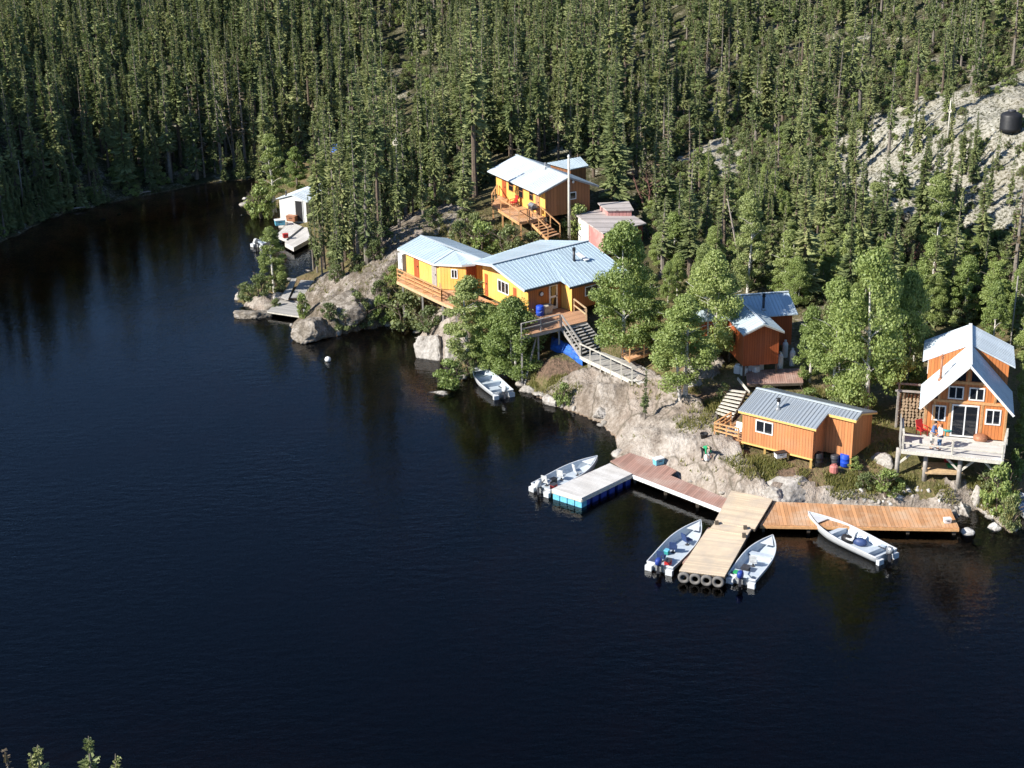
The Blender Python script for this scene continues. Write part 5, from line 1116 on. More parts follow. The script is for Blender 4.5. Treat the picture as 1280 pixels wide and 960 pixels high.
rockmat('rockm', [(0.32, (.12, .10, .085)), (0.42, (.26, .235, .205)), (0.53, (.39, .36, .325)), (0.66, (.54, .50, .46))])
rockmat('rockd', [(0.34, (.08, .065, .05)), (0.46, (.17, .145, .115)), (0.56, (.30, .265, .225)), (0.68, (.46, .42, .38))])
rockmat('rockw', [(0.32, (.30, .28, .25)), (0.45, (.50, .47, .44)), (0.6, (.66, .63, .60))])
for k, a in enumerate([
    ('big grey boulder at the tip of the leafy point', 312, 398, 48, 15, 'rockd', 0),
    ('brown boulder beside the lower grey plank deck, right of the tip boulder', 337, 388, 22, 13, 'rockd', 0),
    ('small round rock left of the shrubs on the leafy point', 297, 372, 13, 10, 'rockm', 0),
    ('grey boulder between the leafy point and the upper plank deck', 349, 376, 24, 11, 'rockm', None),
    ('low flat rock in the water in front of the shore shrub', 551, 493, 34, 9, 'rockm', 0),
    ('broad steep pale rock face under the orange side deck', 542, 448, 44, 40, 'rockm', 0),
    ('pale rock shoulder right of the steep rock face', 572, 446, 40, 36, 'rockm', None),
    ('round white boulder at the right end of the cedar boardwalk', 1212, 668, 25, 13, 'rockw', 0),
    ('small wet stone in front of the round white boulder', 1222, 675, 17, 6, 'rockm', 0),
    ('large pale slab of rock in front of the grey-roofed cabin', 990, 624, 74, 36, 'rockm', None),
    ('smaller slab left of the large pale slab behind the pier', 968, 628, 36, 20, 'rockm', None),
    ('low pale rock hump at the waterline below the walkway', 752, 526, 26, 12, 'rockm', 0),
    ('rounded brown rock at the left end of the big lichened rock', 392, 425, 52, 34, 'rockd', 0),
    ('lichened hump in the middle of the big rock left of the yellow cabin', 432, 395, 66, 36, 'rockd', None),
    ('pale rock in birch shade left of the pale plank steps', 868, 478, 30, 22, 'rockm', None),
    ('pale rock left of the deck posts of the tall cottage', 1106, 583, 34, 24, 'rockm', None),
    ('grey slanted slab between the boardwalk end and the shrubs', 1205, 645, 30, 24, 'rockm', None),
    ('long slanted slab right of the lumber stack', 1222, 628, 20, 30, 'rockm', None),
    ('pale rock at the waterline right of the white boulder', 1246, 662, 26, 10, 'rockw', 0),
    ('rock at the waterline under the lodge trees', 660, 490, 26, 12, 'rockm', 0),
    ('pinkish rock at the waterline left of the rock rib', 690, 506, 30, 14, 'rockm', 0)]):
    lb, px, py, wp, hp, mt, z = a; rock(lb, px, py, wp, hp, 'boulder', mt, z, seed=k+1, rot=.35*((k*7) % 9))
for k, (px, py, w_) in enumerate(((306, 249, 9), (297, 252, 4), (301, 254, 4), (290, 259, 4), (303, 269, 7), (127, 272, 8), (148, 265, 6), (175, 244, 8))):
    rock(('flat pale stone farthest out off the boathouse bush', 'tiny pale stone, left one of a pair off the boathouse bush', 'tiny pale stone, right one of a pair off the boathouse bush', 'tiny pale stone alone left of the pair off the boathouse bush', 'pale stone nearest the boathouse grass', 'pale stone at the shaded far shore, left of two', 'pale stone at the shaded far shore, right of two', 'pale stone under the far shore spruces')[k], px, py, w_, w_*.45, 'stone', 'rockw', 0, seed=40+k, detail=2, group='stones in the shallows')
rr_ = random.Random(5)
for k in range(46):
    px = rr_.uniform(1060, 1245); py = rr_.uniform(608, 634) if px < 1195 else rr_.uniform(636, 650)
    rock('small pale cobble on the bank between the cedar boardwalk and the tall cottage', px, py, rr_.uniform(4, 10), rr_.uniform(3, 6), 'cobble', 'rockw' if rr_.random() < .6 else 'rockm', None, seed=60+k, rot=rr_.uniform(0, 6), group='cobbles on the bank', detail=2)
rr_ = random.Random(9)
for k in range(60):
    a, b = SH[(k*2) % (len(SH)-14)], SH[(k*2+1) % (len(SH)-14)]; f_ = rr_.random(); px = a[0]+(b[0]-a[0])*f_; py = a[1]+(b[1]-a[1])*f_
    rock('rough stone lying at the waterline of the camp shore', px+rr_.uniform(-4, 4), py+rr_.uniform(-4, 3), rr_.uniform(6, 18), rr_.uniform(4, 9), 'stone', 'rockm', None, seed=160+k, rot=rr_.uniform(0, 6), group='waterline stones', detail=2)

# ------------------------------------------------------------------ people
def skinned(name, verts, eds, mat, parent, root=0, sub=2):
    me = bpy.data.meshes.new(name); me.from_pydata([v[0] for v in verts], eds, []); me.materials.append(M[mat])
    o = bpy.data.objects.new(name, me); COL.objects.link(o)
    sk = o.modifiers.new('skin', 'SKIN'); sk.use_smooth_shade = True
    if not me.skin_vertices: me.skin_vertices.new() if hasattr(me.skin_vertices, 'new') else None
    dg = me.skin_vertices[0].data
    for i, v in enumerate(verts): dg[i].radius = (v[1], v[1] if len(v) < 3 else v[2]); dg[i].use_root = (i == root)
    ss = o.modifiers.new('sub', 'SUBSURF'); ss.levels = sub; ss.render_levels = sub
    if parent is not None: o.parent = parent
    return o
def person(label, loc, rz, H, shirt, pants, hair, pose='stand', long_hair=False):
    o = thing('person', label, 'person', loc, rz); k = H/1.75
    if pose == 'stand':
        hip = Vector((0, 0, .92)); ch = Vector((0, -.02, 1.25)); nk = Vector((0, -.01, 1.47)); hd = Vector((0, -.04, 1.63))
        arm = lambda s: [Vector((s*.19, 0, 1.42)), Vector((s*.27, -.02, 1.15)), Vector((s*.22, -.22, 1.0)), Vector((s*.18, -.32, 1.02))]
        leg = lambda s: [Vector((s*.10, 0, .88)), Vector((s*.12, -.03, .49)), Vector((s*.13, .02, .08)), Vector((s*.14, -.14, .04))]
    elif pose == 'wide':
        hip = Vector((0, .02, .90)); ch = Vector((0, -.07, 1.22)); nk = Vector((0, -.12, 1.42)); hd = Vector((0, -.18, 1.57))
        arm = lambda s: [Vector((s*.19, -.09, 1.38)), Vector((s*.30, -.14, 1.13)), Vector((s*.16, -.33, 1.05)), Vector((s*.10, -.42, 1.07))]
        leg = lambda s: [Vector((s*.10, .02, .87)), Vector((s*.20, -.04, .48)), Vector((s*.25, .02, .08)), Vector((s*.28, -.14, .04))]
    else:   # bending forward at the hips
        hip = Vector((0, .10, .86)); ch = Vector((0, -.18, 1.02)); nk = Vector((0, -.42, 1.08)); hd = Vector((0, -.56, 1.04))
        arm = lambda s: [Vector((s*.18, -.36, 1.02)), Vector((s*.22, -.40, .74)), Vector((s*.15, -.50, .50)), Vector((s*.12, -.56, .41))]
        leg = lambda s: [Vector((s*.10, .10, .82)), Vector((s*.14, .0, .46)), Vector((s*.15, .06, .08)), Vector((s*.16, -.10, .04))]
    vs = [(hip, .13, .10), ((hip+ch)/2, .125, .09), (ch, .15, .10), (nk-(nk-ch)*.25, .10, .08), (nk, .055, .055), (hd, .085, .10), (hd+(hd-nk).normalized()*.09, .07, .085)]
    ed = [(0, 1), (1, 2), (2, 3), (3, 4), (4, 5), (5, 6)]
    for s in (-1, 1):
        b = len(vs); a = arm(s); vs += [(a[0], .055), (a[1], .043), (a[2], .032), (a[3], .036, .02)]; ed += [(3, b), (b, b+1), (b+1, b+2), (b+2, b+3)]
        hb = len(vs)-1; dr = (a[3]-a[2]).normalized()
        for q in range(4):
            f0_ = a[3]+dr*.05+Vector(((q-1.5)*.02, 0, 0)); vs += [(f0_, .009), (f0_+dr*(.05-.006*abs(q-1.5))+Vector((0, 0, -.02)), .008)]; ed += [(hb, len(vs)-2), (len(vs)-2, len(vs)-1)]
        vs += [(a[3]+dr*.02+Vector((-s*.045, 0, 0)), .010)]; ed += [(hb, len(vs)-1)]
        b = len(vs); l = leg(s); vs += [(l[0], .09), (l[1], .06), (l[2], .042), (l[3], .04, .03)]; ed += [(0, b), (b, b+1), (b+1, b+2), (b+2, b+3)]
    sc = lambda L_: [((v[0]*k).to_tuple(), *[r*k for r in v[1:]]) for v in L_]
    skinned('body', sc(vs), ed, 'skin', o, sub=2)
    a_, b_ = arm(-1), arm(1)
    sv = [(hip+(ch-hip)*.05, .145, .12), ((hip+ch)/2, .145, .115), (ch, .165, .125), (nk-(nk-ch)*.25, .12, .10), (a_[0], .075), (a_[1], .062), (a_[1].lerp(a_[2], .5), .055), (b_[0], .075), (b_[1], .062), (b_[1].lerp(b_[2], .5), .055)]
    skinned('shirt', sc(sv), [(0, 1), (1, 2), (2, 3), (3, 4), (4, 5), (5, 6), (3, 7), (7, 8), (8, 9)], shirt, o, 0, 2)
    l, m_ = leg(-1), leg(1)
    pv = [(hip, .15, .12), (l[0], .105), (l[1], .08), (l[2]+Vector((0, 0, .03)), .06), (m_[0], .105), (m_[1], .08), (m_[2]+Vector((0, 0, .03)), .06)]
    skinned('trousers', sc(pv), [(0, 1), (1, 2), (2, 3), (0, 4), (4, 5), (5, 6)], pants, o, 0, 2)
    up = (hd-nk).normalized(); back = Vector((0, 1, 0)); 
    if pose == 'bend': back = Vector((0, .3, .95))
    hv = [(hd+up*.13+back*.02, .085), (hd+up*.07+back*.05, .095), (hd-up*.02+back*.075, .075)]
    if long_hair: hv.append((nk+back*.09, .06))
    skinned('hair', sc(hv), [(i, i+1) for i in range(len(hv)-1)], hair, o, 0, 2)
    for s in (-1, 1):
        l = leg(s); skinned('shoe', sc([(l[2]+Vector((0, .04, -.04)), .045, .04), (l[3]+Vector((0, -.04, -.005)), .042, .032)]), [(0, 1)], 'darkgrey', o, 0, 2)
    fw = Vector((0, -1, 0)) if pose != 'bend' else Vector((0, -.35, -.93))
    for s in (-1, 1):
        g = MB(); e = hd+fw*.095+Vector((s*.032, 0, .0))+up*.02; mw = Matrix.Translation(loc) @ Matrix.Rotation(rz, 4, 'Z'); pw = mw @ (e*k)
        g.lathe(pw, [(.012*k, -.008), (.012*k, .008)], 8); g.build('eye', 'black', o)
    g = MB(); e = mw @ ((hd+fw*.11-up*.01)*k); g.lathe(e, [(.016*k, -.02), (.012*k, .02), (.004*k, .035)], 6); g.build('nose', 'skin', o, True)
    return o
pz = 3.5
q = at(1164, 559, pz-.03); person('person in a blue shirt and pale trousers standing legs apart on the cottage deck', q, R(60), 1.75, 'shirt_blue', 'khaki', 'hair_dark', 'wide')
q = at(1174, 562, pz-.03); person('person with ginger hair, white shirt and blue jeans standing on the cottage deck', q, R(-80), 1.68, 'shirt_white', 'denim', 'hair_red', 'stand', True)
q = gp(880, 575); person('person in a green shirt and black trousers bending over on the bare rock', q, R(35), 1.6, 'shirt_green', 'trouser_black', 'hair_dark', 'bend')
q = gp(884, 578); jug('water_container', 'white container on the bare rock at the feet of the bending person', 'container', q+Vector((0, 0, .0)), .5, .34, .24, .42, 'white')
q = gp(880, 548); mb = MB(); mb.lathe(q, [(.2, 0), (.25, .3), (.27, .3), (.27, .33), (.22, .33), (.19, .04)], 16); one('bucket', mb, 'black', 'round black tub on the rock just left of the porch deck', 'tub', q, smooth=True)
q = gp(975, 579); rbox('cooler', 'white box with a black lid on top of the large pale slab', 'box', q+Vector((0, 0, .35)), .3, .7, .4, .3, 'white', 'black')
# chairs and odds on the cottage deck
Tq = at(1184, 544, pz-.03); o = thing('tub_chair', 'teal round-backed plastic chair beside the glass patio door', 'chair', Tq, -.2)
g = MB(); g.lathe(Tq, [(.24, .30), (.30, .34), (.32, .42), (.26, .44)], 18); g.build('seat', 'teal', o, True)
g = MB(); n = 14; Tc = frame(Tq.x, Tq.y, Tq.z, -.2)
for i in range(n):
    a, b = -0.35+i*(math.pi+.7)/n, -0.35+(i+1)*(math.pi+.7)/n; hh_ = lambda q_: .55+.55*math.sin(max(0, min(math.pi, q_)))
    P4 = lambda r_, q_, z_: Tc(r_*math.cos(q_), r_*math.sin(q_), z_)
    g.hexa([P4(.29, a, .4), P4(.33, a, .4), P4(.33, b, .4), P4(.29, b, .4)], [P4(.36, a, hh_(a)), P4(.40, a, hh_(a)), P4(.40, b, hh_(b)), P4(.36, b, hh_(b))])
g.build('backrest', 'teal', o)
for a in range(4): g = MB(); g.beam(Tc(.2*math.cos(a*1.57+.78), .2*math.sin(a*1.57+.78), 0), Tc(.2*math.cos(a*1.57+.78), .2*math.sin(a*1.57+.78), .32), .05, .05); g.build('leg', 'teal', o)
patio_chair('chair', 'red chair at the left corner of the cottage deck', 'chair', at(1152, 545, pz-.03), .4, 'red')
q = at(1225, 551, pz-.03); mb = MB(); mb.lathe(q, [(.3, 0), (.42, .1), (.40, .32), (.2, .42)], 18); one('pouf', mb, 'rust', 'low round brown stool right of the glass patio door', 'stool', q, smooth=True)
# under and around the cabins
LT_ = thing('lumber_stack', 'stack of fresh pale planks on the ground under the front of the cottage deck', 'lumber', gp(1178, 604))
b0 = gp(1158, 607); th_ = -.12; b0.z = max(hz(b0.x+1, b0.y+.8), hz(b0.x+2, b0.y+1.4), hz(b0.x, b0.y), hz(b0.x+1, b0.y))-.02; Tq = frame(b0.x, b0.y, b0.z, th_)
for k in range(6):
    for r in range(2):
        g = MB(Tq(1, 0, 0)-Tq(0, 0, 0)); g.box(Tq, -.1+random.uniform(-.15, .1)+.25*r, 2.1-.1*r+random.uniform(-.2, .1), k*.26, k*.26+.24, .05+r*.06, .1+r*.06); g.build('plank', 'lumber', LT_)
q = gp(1190, 590); rbox('bin', 'green plastic bin in the shade under the cottage deck', 'bin', q, 0, .62, .45, .42, 'green')
q = gp(1184, 580); mb = MB(); mb.lathe(q, [(.1, 0), (.2, .1), (.2, .3), (.1, .4)], 14); one('float', mb, 'red', 'red round float under the cottage deck behind the green bin', 'float', q, smooth=True)
q = gp(1042, 592); o = thing('fuel_can', 'faded red plastic drum standing in front of the blue barrel', 'drum', q); g = MB(); g.lathe(q, [(.2, 0), (.27, .05), (.27, .42), (.2, .5), (.07, .52), (.07, .58)], 10); g.build('body', 'pinkred', o); g = MB(); g.beam(q+Vector((-.14, 0, .58)), q+Vector((.14, 0, .58)), .04, .04); g.build('handle', 'pinkred', o)
barrel('barrel', 'blue barrel under the stepped end of the grey-roofed cabin', 'barrel', gp(1056, 583), .32, .8, 'blue')
barrel('barrel', 'dark grey barrel left of the blue barrel under the grey-roofed cabin', 'barrel', gp(1043, 581), .27, .65, 'darkgrey')
barrel('barrel', 'tall black barrel behind the front corner of the grey-roofed cabin', 'barrel', gp(1022, 582), .3, .85, 'black')
p = at(410, 451, 0); mb = MB(); mb.lathe(p-ZV*.1, [(.05, 0), (.22, .1), (.26, .24), (.18, .38), (.05, .45)], 14); one('buoy', mb, 'white', 'single white buoy floating off the big rock', 'buoy', p, smooth=True)
# water tank on the hill
p = gp(1263, 160); o = thing('water_tank', 'black ribbed water tank on the bare rocky hillside', 'tank', p)
g = MB(); g.lathe(p-ZV*.3, [(.84, 0), (.87, .3), (.84, .35), (.87, .6), (.84, .65), (.87, .9), (.84, .95), (.87, 1.25), (.74, 1.42), (.3, 1.6)], 28); g.build('shell', 'black', o, True)
g = MB(); g.lathe(p+ZV*1.27, [(.30, 0), (.32, .12), (.1, .16)], 16); g.build('lid', 'darkgrey', o, True)
# masts with pale equipment, tarpaulins and small shelters seen between the spruces
def dish(label, px, py, ztop, big=.30):
    b = gp(px, py); o = thing('antenna_mast', label, 'mast', b); g = MB(); g.tube([b, b+ZV*ztop], [.07, .05], 8); g.build('pole', 'wood_pale', o, True)
    g = MB(); ax = Vector((-.3, -.9, .3)); c = b+ZV*(ztop-.9)+ax.normalized()*.12; g.lathe(c, [(.06, -.12), (big*.6, -.06), (big, .06), (big*.97, .09), (big*.55, 0), (.05, -.04)], 20, ax); g.build('dish', 'beige', o, True)
dish('bare mast with a round pale dish among the spruces left of the upper cabin', 499, 262, 7.3)
dish('mast with a small pale dish on the rocky hillside left of the black tank', 1184, 180, 3.6, .17)
tarp('tarpaulin', 'blue tarpaulin over a low heap in the dark spruces behind the boathouse', 'tarpaulin', [gp(402, 190), gp(443, 190), gp(440, 181), gp(404, 181)], .5, 'tarp', seed=7)
def shelter(label, px, py, w_, d_, h, rz):
    p = gp(px, py); Tc = frame(p.x, p.y, p.z, rz); o = thing('shed', label, 'shed', p, rz)
    walls([(0, 0), (w_, 0), (w_, d_), (0, d_)], lambda u, v: h-.25*v, -.3, o, 'whiteboard', Tc); mb = MB(); mb.roof(Tc(-.2, -.2, h+.05), Tc(w_+.2, -.2, h+.05), Tc(w_+.2, d_+.2, h-.25*d_), Tc(-.2, d_+.2, h-.25*d_), .07); mb.build('roof', 'roof_white', o)
shelter('small white shed mostly hidden by spruces, farther from the water', 452, 215, 2.2, 2, 1.9, .3)
shelter('small white shed mostly hidden by spruces right behind the boathouse', 430, 243, 2.4, 2, 2.0, .4)
# blue drum on far bank and driftwood at shaded shore
for lb, px, py, ln, a in (('fallen pale trunk lying on the shaded bank left of the tall pale-green poplar', 318, 222, 3.2, .5), ('bleached log lying along the far shaded shore', 172, 243, 3.0, .35), ('thin bleached log on the far shaded shore, left of the other log', 92, 262, 2.5, .3)):
    p = gp(px, py, .12); g = MB(); d_ = Vector((math.cos(a), math.sin(a), .03)); g.tube([p-d_*ln/2, p, p+d_*ln/2], [.11, .1, .06], 8); one('log', g, 'deadwood', lb, 'log', p, 'logs lying on the banks', True)
# ------------------------------------------------------------------ trees
def mesh_from(name, V, Fc, mat, smooth=False):
    me = bpy.data.meshes.new(name); me.from_pydata(V, [], Fc); me.materials.append(M[mat]); 
    if smooth: me.polygons.foreach_set('use_smooth', [True]*len(me.polygons))
    return me
def spruce_mesh(seed, H, r, cb, dens=1.0, club=0.0, dead=False):
    rr = random.Random(seed); V = []; Fc = []
    def q(a, b, c, d=None):
        i = len(V); V.extend([tuple(a), tuple(b), tuple(c)]+([tuple(d)] if d is not None else [])); Fc.append(tuple(range(i, len(V))))
    z = cb*H; bend = rr.uniform(-.25, .25); bend2 = rr.uniform(-.25, .25); ph = rr.uniform(0, 6); gap = 0; lop = rr.uniform(0, 6)
    ctr = lambda z: Vector((bend*(z/H)**2, bend2*(z/H)**2, z))
    while z < H-.05:
        t = (z-cb*H)/(H-cb*H); prof = (1-t)**.85*.97+.07
        if t < .12: prof *= .55+3.5*t
        prof *= .80+.25*math.sin(z*2.3+ph)+.14*math.sin(z*5.1+ph*2)
        if club and .78 < t < .96: prof += club*math.sin((t-.78)/.18*math.pi)
        n = max(4, int((7.5+4.5*(1-t))*dens)); c = ctr(z)
        for k in range(n):
            if rr.random() < .12: continue
            a = rr.uniform(0, 6.283); L = r*prof*rr.uniform(.55, 1.18)*(1+.18*math.cos(a-lop)); L = max(L, .1)
            D = Vector((math.cos(a), math.sin(a), 0)); S = Vector((-D.y, D.x, 0)); dr = -.45*(1-t)+.35*t+rr.uniform(-.15, .15)
            w = L*rr.uniform(.22, .36)+.045; sag = rr.uniform(.05, .2)*L
            p0 = c+D*.03; p1 = c+D*L*.55+Vector((0, 0, dr*L*.5-sag*.2)); p2 = c+D*L+Vector((0, 0, dr*L-sag+.12*L))
            tw = Vector((0, 0, rr.uniform(-.35, .35)*w))
            q(p0, p1+S*w*.5+tw-Vector((0, 0, .12*w)), p2, p1-S*w*.5-tw-Vector((0, 0, .12*w)))
            if not dead:
                q(p0+Vector((0, 0, .05)), p1+Vector((0, 0, -w*.75)), p2+S*.04)
                for s in (-1, 1):
                    if rr.random() < .7:
                        m = c+D*L*rr.uniform(.4, .75)+Vector((0, 0, dr*L*.55)); e = m+(S*s*.75+D*.6).normalized()*w*rr.uniform(.55, .95)+Vector((0, 0, rr.uniform(-.22, .05)*w))
                        q(m, m+D*w*.3+Vector((0, 0, .05)), e)
        z += rr.uniform(.085, .17)/max(.7, dens)*(1.4 if dead else 1)
        if rr.random() < .05: z += rr.uniform(.1, .35)
    c = ctr(H); q(c+Vector((.06, 0, -.5)), c+Vector((-.05, .05, -.5)), c); q(c+Vector((0, -.06, -.5)), c+Vector((.03, .06, -.45)), c)
    return V, Fc, ctr
def trunk_mesh(name, H, r0, ctr, mat, seed=1, stubs=14, cb=.3, n=7):
    rr = random.Random(seed); mb = MB(); pts = [ctr(H*k/6) for k in range(7)]; pts[0] -= Vector((0, 0, .3)); mb.tube(pts, [r0*1.15]+[r0*(1-k/6.3) for k in range(1, 7)], n)
    for k in range(stubs):
        z = H*rr.uniform(.06, cb+.12); a = rr.uniform(0, 6.28); L = rr.uniform(.2, .6); c = ctr(z); mb.tube([c, c+Vector((math.cos(a)*L, math.sin(a)*L, -.12*L))], [.022, .008], 3, False)
    o = mb.build(name, mat); me = o.data; bpy.data.objects.remove(o); return me
SPR = []
specs = [(9.5, .92, .10, 1.0, 0, 'spruce'), (11.0, .85, .22, .95, .16, 'spruce'), (8.0, .75, .14, 1.0, .12, 'spruce'), (10.0, 1.15, .05, 1.1, 0, 'spruce'), (7.0, .66, .2, .95, .10, 'spruce'), (12.0, .95, .34, .9, .2, 'spruce'), (9.0, .7, .30, .75, .05, 'spruce'), (6.0, .9, .03, 1.1, 0, 'spruce'), (10.5, .8, .25, .5, 0, 'spruce_brown'), (8.5, 1.0, .12, .9, .25, 'spruce'), (11.5, 1.1, .18, .85, .1, 'spruce'), (7.5, .6, .35, .7, .3, 'spruce')]
for i, (H, r, cb, de, cl, mt) in enumerate(specs):
    V, Fc, ctr = spruce_mesh(100+i, H, r, cb, de, cl, mt == 'spruce_brown')
    SPR.append((mesh_from('crown', V, Fc, mt), trunk_mesh('trunk', H, .09+.006*H, ctr, 'bark' if i % 2 else 'bark_pale', i, cb=cb), H, r))
def leafy_mesh(seed, H, Rc, cb, clumps, per, leaf, mat, tr='birch', stems=1, lean=.3, asp=1.0, dens_r=.31):
    rr = random.Random(seed); V = []; Fc = []; mb = MB()
    for s in range(stems):
        a = rr.uniform(0, 6.28); b = Vector((math.cos(a), math.sin(a), 0))*(.25 if stems > 1 else 0); tp = b+Vector((math.cos(a), math.sin(a), 0))*lean*rr.uniform(.5, 1.3)+Vector((0, 0, H*rr.uniform(.8, .95)))
        md = b.lerp(tp, .5)+Vector((rr.uniform(-.2, .2), rr.uniform(-.2, .2), 0)); r0 = (.075+.006*H)/(1 if stems == 1 else 1.3)
        mb.tube([b-Vector((0, 0, .3)), b.lerp(md, .5), md, md.lerp(tp, .5), tp], [r0*1.2, r0, r0*.75, r0*.5, r0*.15], 8)
        for k in range(9):
            f = rr.uniform(.3, .85); c = md.lerp(tp, (f-.5)*2) if f > .5 else b.lerp(md, f*2); an = rr.uniform(0, 6.28); L = Rc*rr.uniform(.5, .9)
            mb.tube([c, c+Vector((math.cos(an)*L*.5, math.sin(an)*L*.5, L*.35)), c+Vector((math.cos(an)*L, math.sin(an)*L, L*.55))], [r0*.35, r0*.2, .01], 5, False)
    cs = []
    for k in range(clumps):
        f = rr.random()**.85; z = cb*H+(H-cb*H)*f; pr = math.sin(math.pi*min(1, (f*.86+.14)))**.6*(1-.35*f); an = rr.uniform(0, 6.28); rad = Rc*pr*math.sqrt(rr.uniform(.12, 1.0))
        cs.append((Vector((math.cos(an)*rad, math.sin(an)*rad, z)), Rc*dens_r*rr.uniform(.55, 1.2)))
    for c, cr in cs:
        n = int(per*(cr/(Rc*dens_r))**1.5)
        for k in range(n):
            d = Vector((rr.gauss(0, 1), rr.gauss(0, 1), rr.gauss(0, 1))).normalized()*cr*rr.random()**.4; d.z *= .7*asp
            p = c+d; n_ = (d.normalized()*.6+Vector((rr.uniform(-1, 1), rr.uniform(-1, 1), rr.uniform(-.2, 1)))).normalized()
            X = n_.orthogonal().normalized(); X.rotate(Matrix.Rotation(rr.uniform(0, 6.28), 3, n_)) if False else None
            Y = n_.cross(X); a = rr.uniform(0, 6.28); X, Y = X*math.cos(a)+Y*math.sin(a), Y*math.cos(a)-X*math.sin(a); s = leaf*rr.uniform(.6, 1.35)
            i = len(V); V += [tuple(p-X*s*.6), tuple(p+Y*s*.42+n_*.02), tuple(p+X*s*.6), tuple(p-Y*s*.42)]; Fc.append((i, i+1, i+2, i+3))
    o = mb.build('trunk', tr); tm = o.data; bpy.data.objects.remove(o)
    return mesh_from('crown', V, Fc, mat), tm, H, Rc
LEAF = {
 'leafy': [leafy_mesh(1, 7.5, 2.2, .12, 95, 330, .118, 'leaf', 'birch'), leafy_mesh(2, 7, 2.3, .10, 100, 320, .118, 'leaf', 'birch', 2), leafy_mesh(12, 8, 2.0, .12, 95, 320, .118, 'leaf', 'birch', 3)],
 'slim': [leafy_mesh(3, 8, 1.5, .12, 75, 250, .11, 'leaf_pale', 'birch'), leafy_mesh(4, 7, 1.3, .08, 65, 250, .11, 'leaf_pale', 'birch', 2)],
 'green': [leafy_mesh(5, 7, 1.5, .1, 72, 270, .115, 'leaf', 'bark_pale'), leafy_mesh(15, 6.5, 1.6, .08, 72, 270, .115, 'leaf', 'birch')],
 'shrub': [leafy_mesh(6, 2.2, 1.4, .05, 36, 70, .15, 'leaf_shrub', 'bark', 3, .5), leafy_mesh(7, 1.8, 1.2, .03, 30, 70, .14, 'leaf', 'bark', 3, .5), leafy_mesh(8, 1.6, 1.3, .03, 30, 70, .14, 'leaf_shrub', 'bark', 3, .4)],
 'twig': [leafy_mesh(9, 4.5, 1.3, .25, 26, 26, .12, 'spruce_brown', 'twig_red', 4, 1.0)],
}
def put_tree(protos, i, loc, sz_, sxy, rz, name, label, cat, group=None):
    cm, tm, H, r = protos[i]
    o = bpy.data.objects.new(name, None); COL.objects.link(o); o.location = loc; o.rotation_euler = (0, 0, rz); o.scale = (sxy, sxy, sz_); o.empty_display_size = .4
    tag(o, label, cat, group)
    for nm_, me_ in (('crown', cm), ('trunk', tm)):
        c = bpy.data.objects.new(nm_, me_); COL.objects.link(c); c.parent = o
    return o
def tree_px(kind, i, bx, by, ty, wpx, label, name='birch_tree', cat='tree', group=None, zoff=0):
    p = gp(bx, by); lo, hi = 0.3, 30
    for _ in range(30):
        m_ = (lo+hi)/2
        if proj(p.x, p.y, p.z+m_)[1] > ty: lo = m_
        else: hi = m_
    protos = LEAF[kind] if kind in LEAF else SPR; H, r = protos[i][2], protos[i][3]; dist = math.hypot(p.y, CH-p.z); s = F/dist
    return put_tree(protos, i, p, lo/H, max(.25, wpx/s/2/(r*1.08)), (bx*7 % 63)/10, name, label, cat, group)
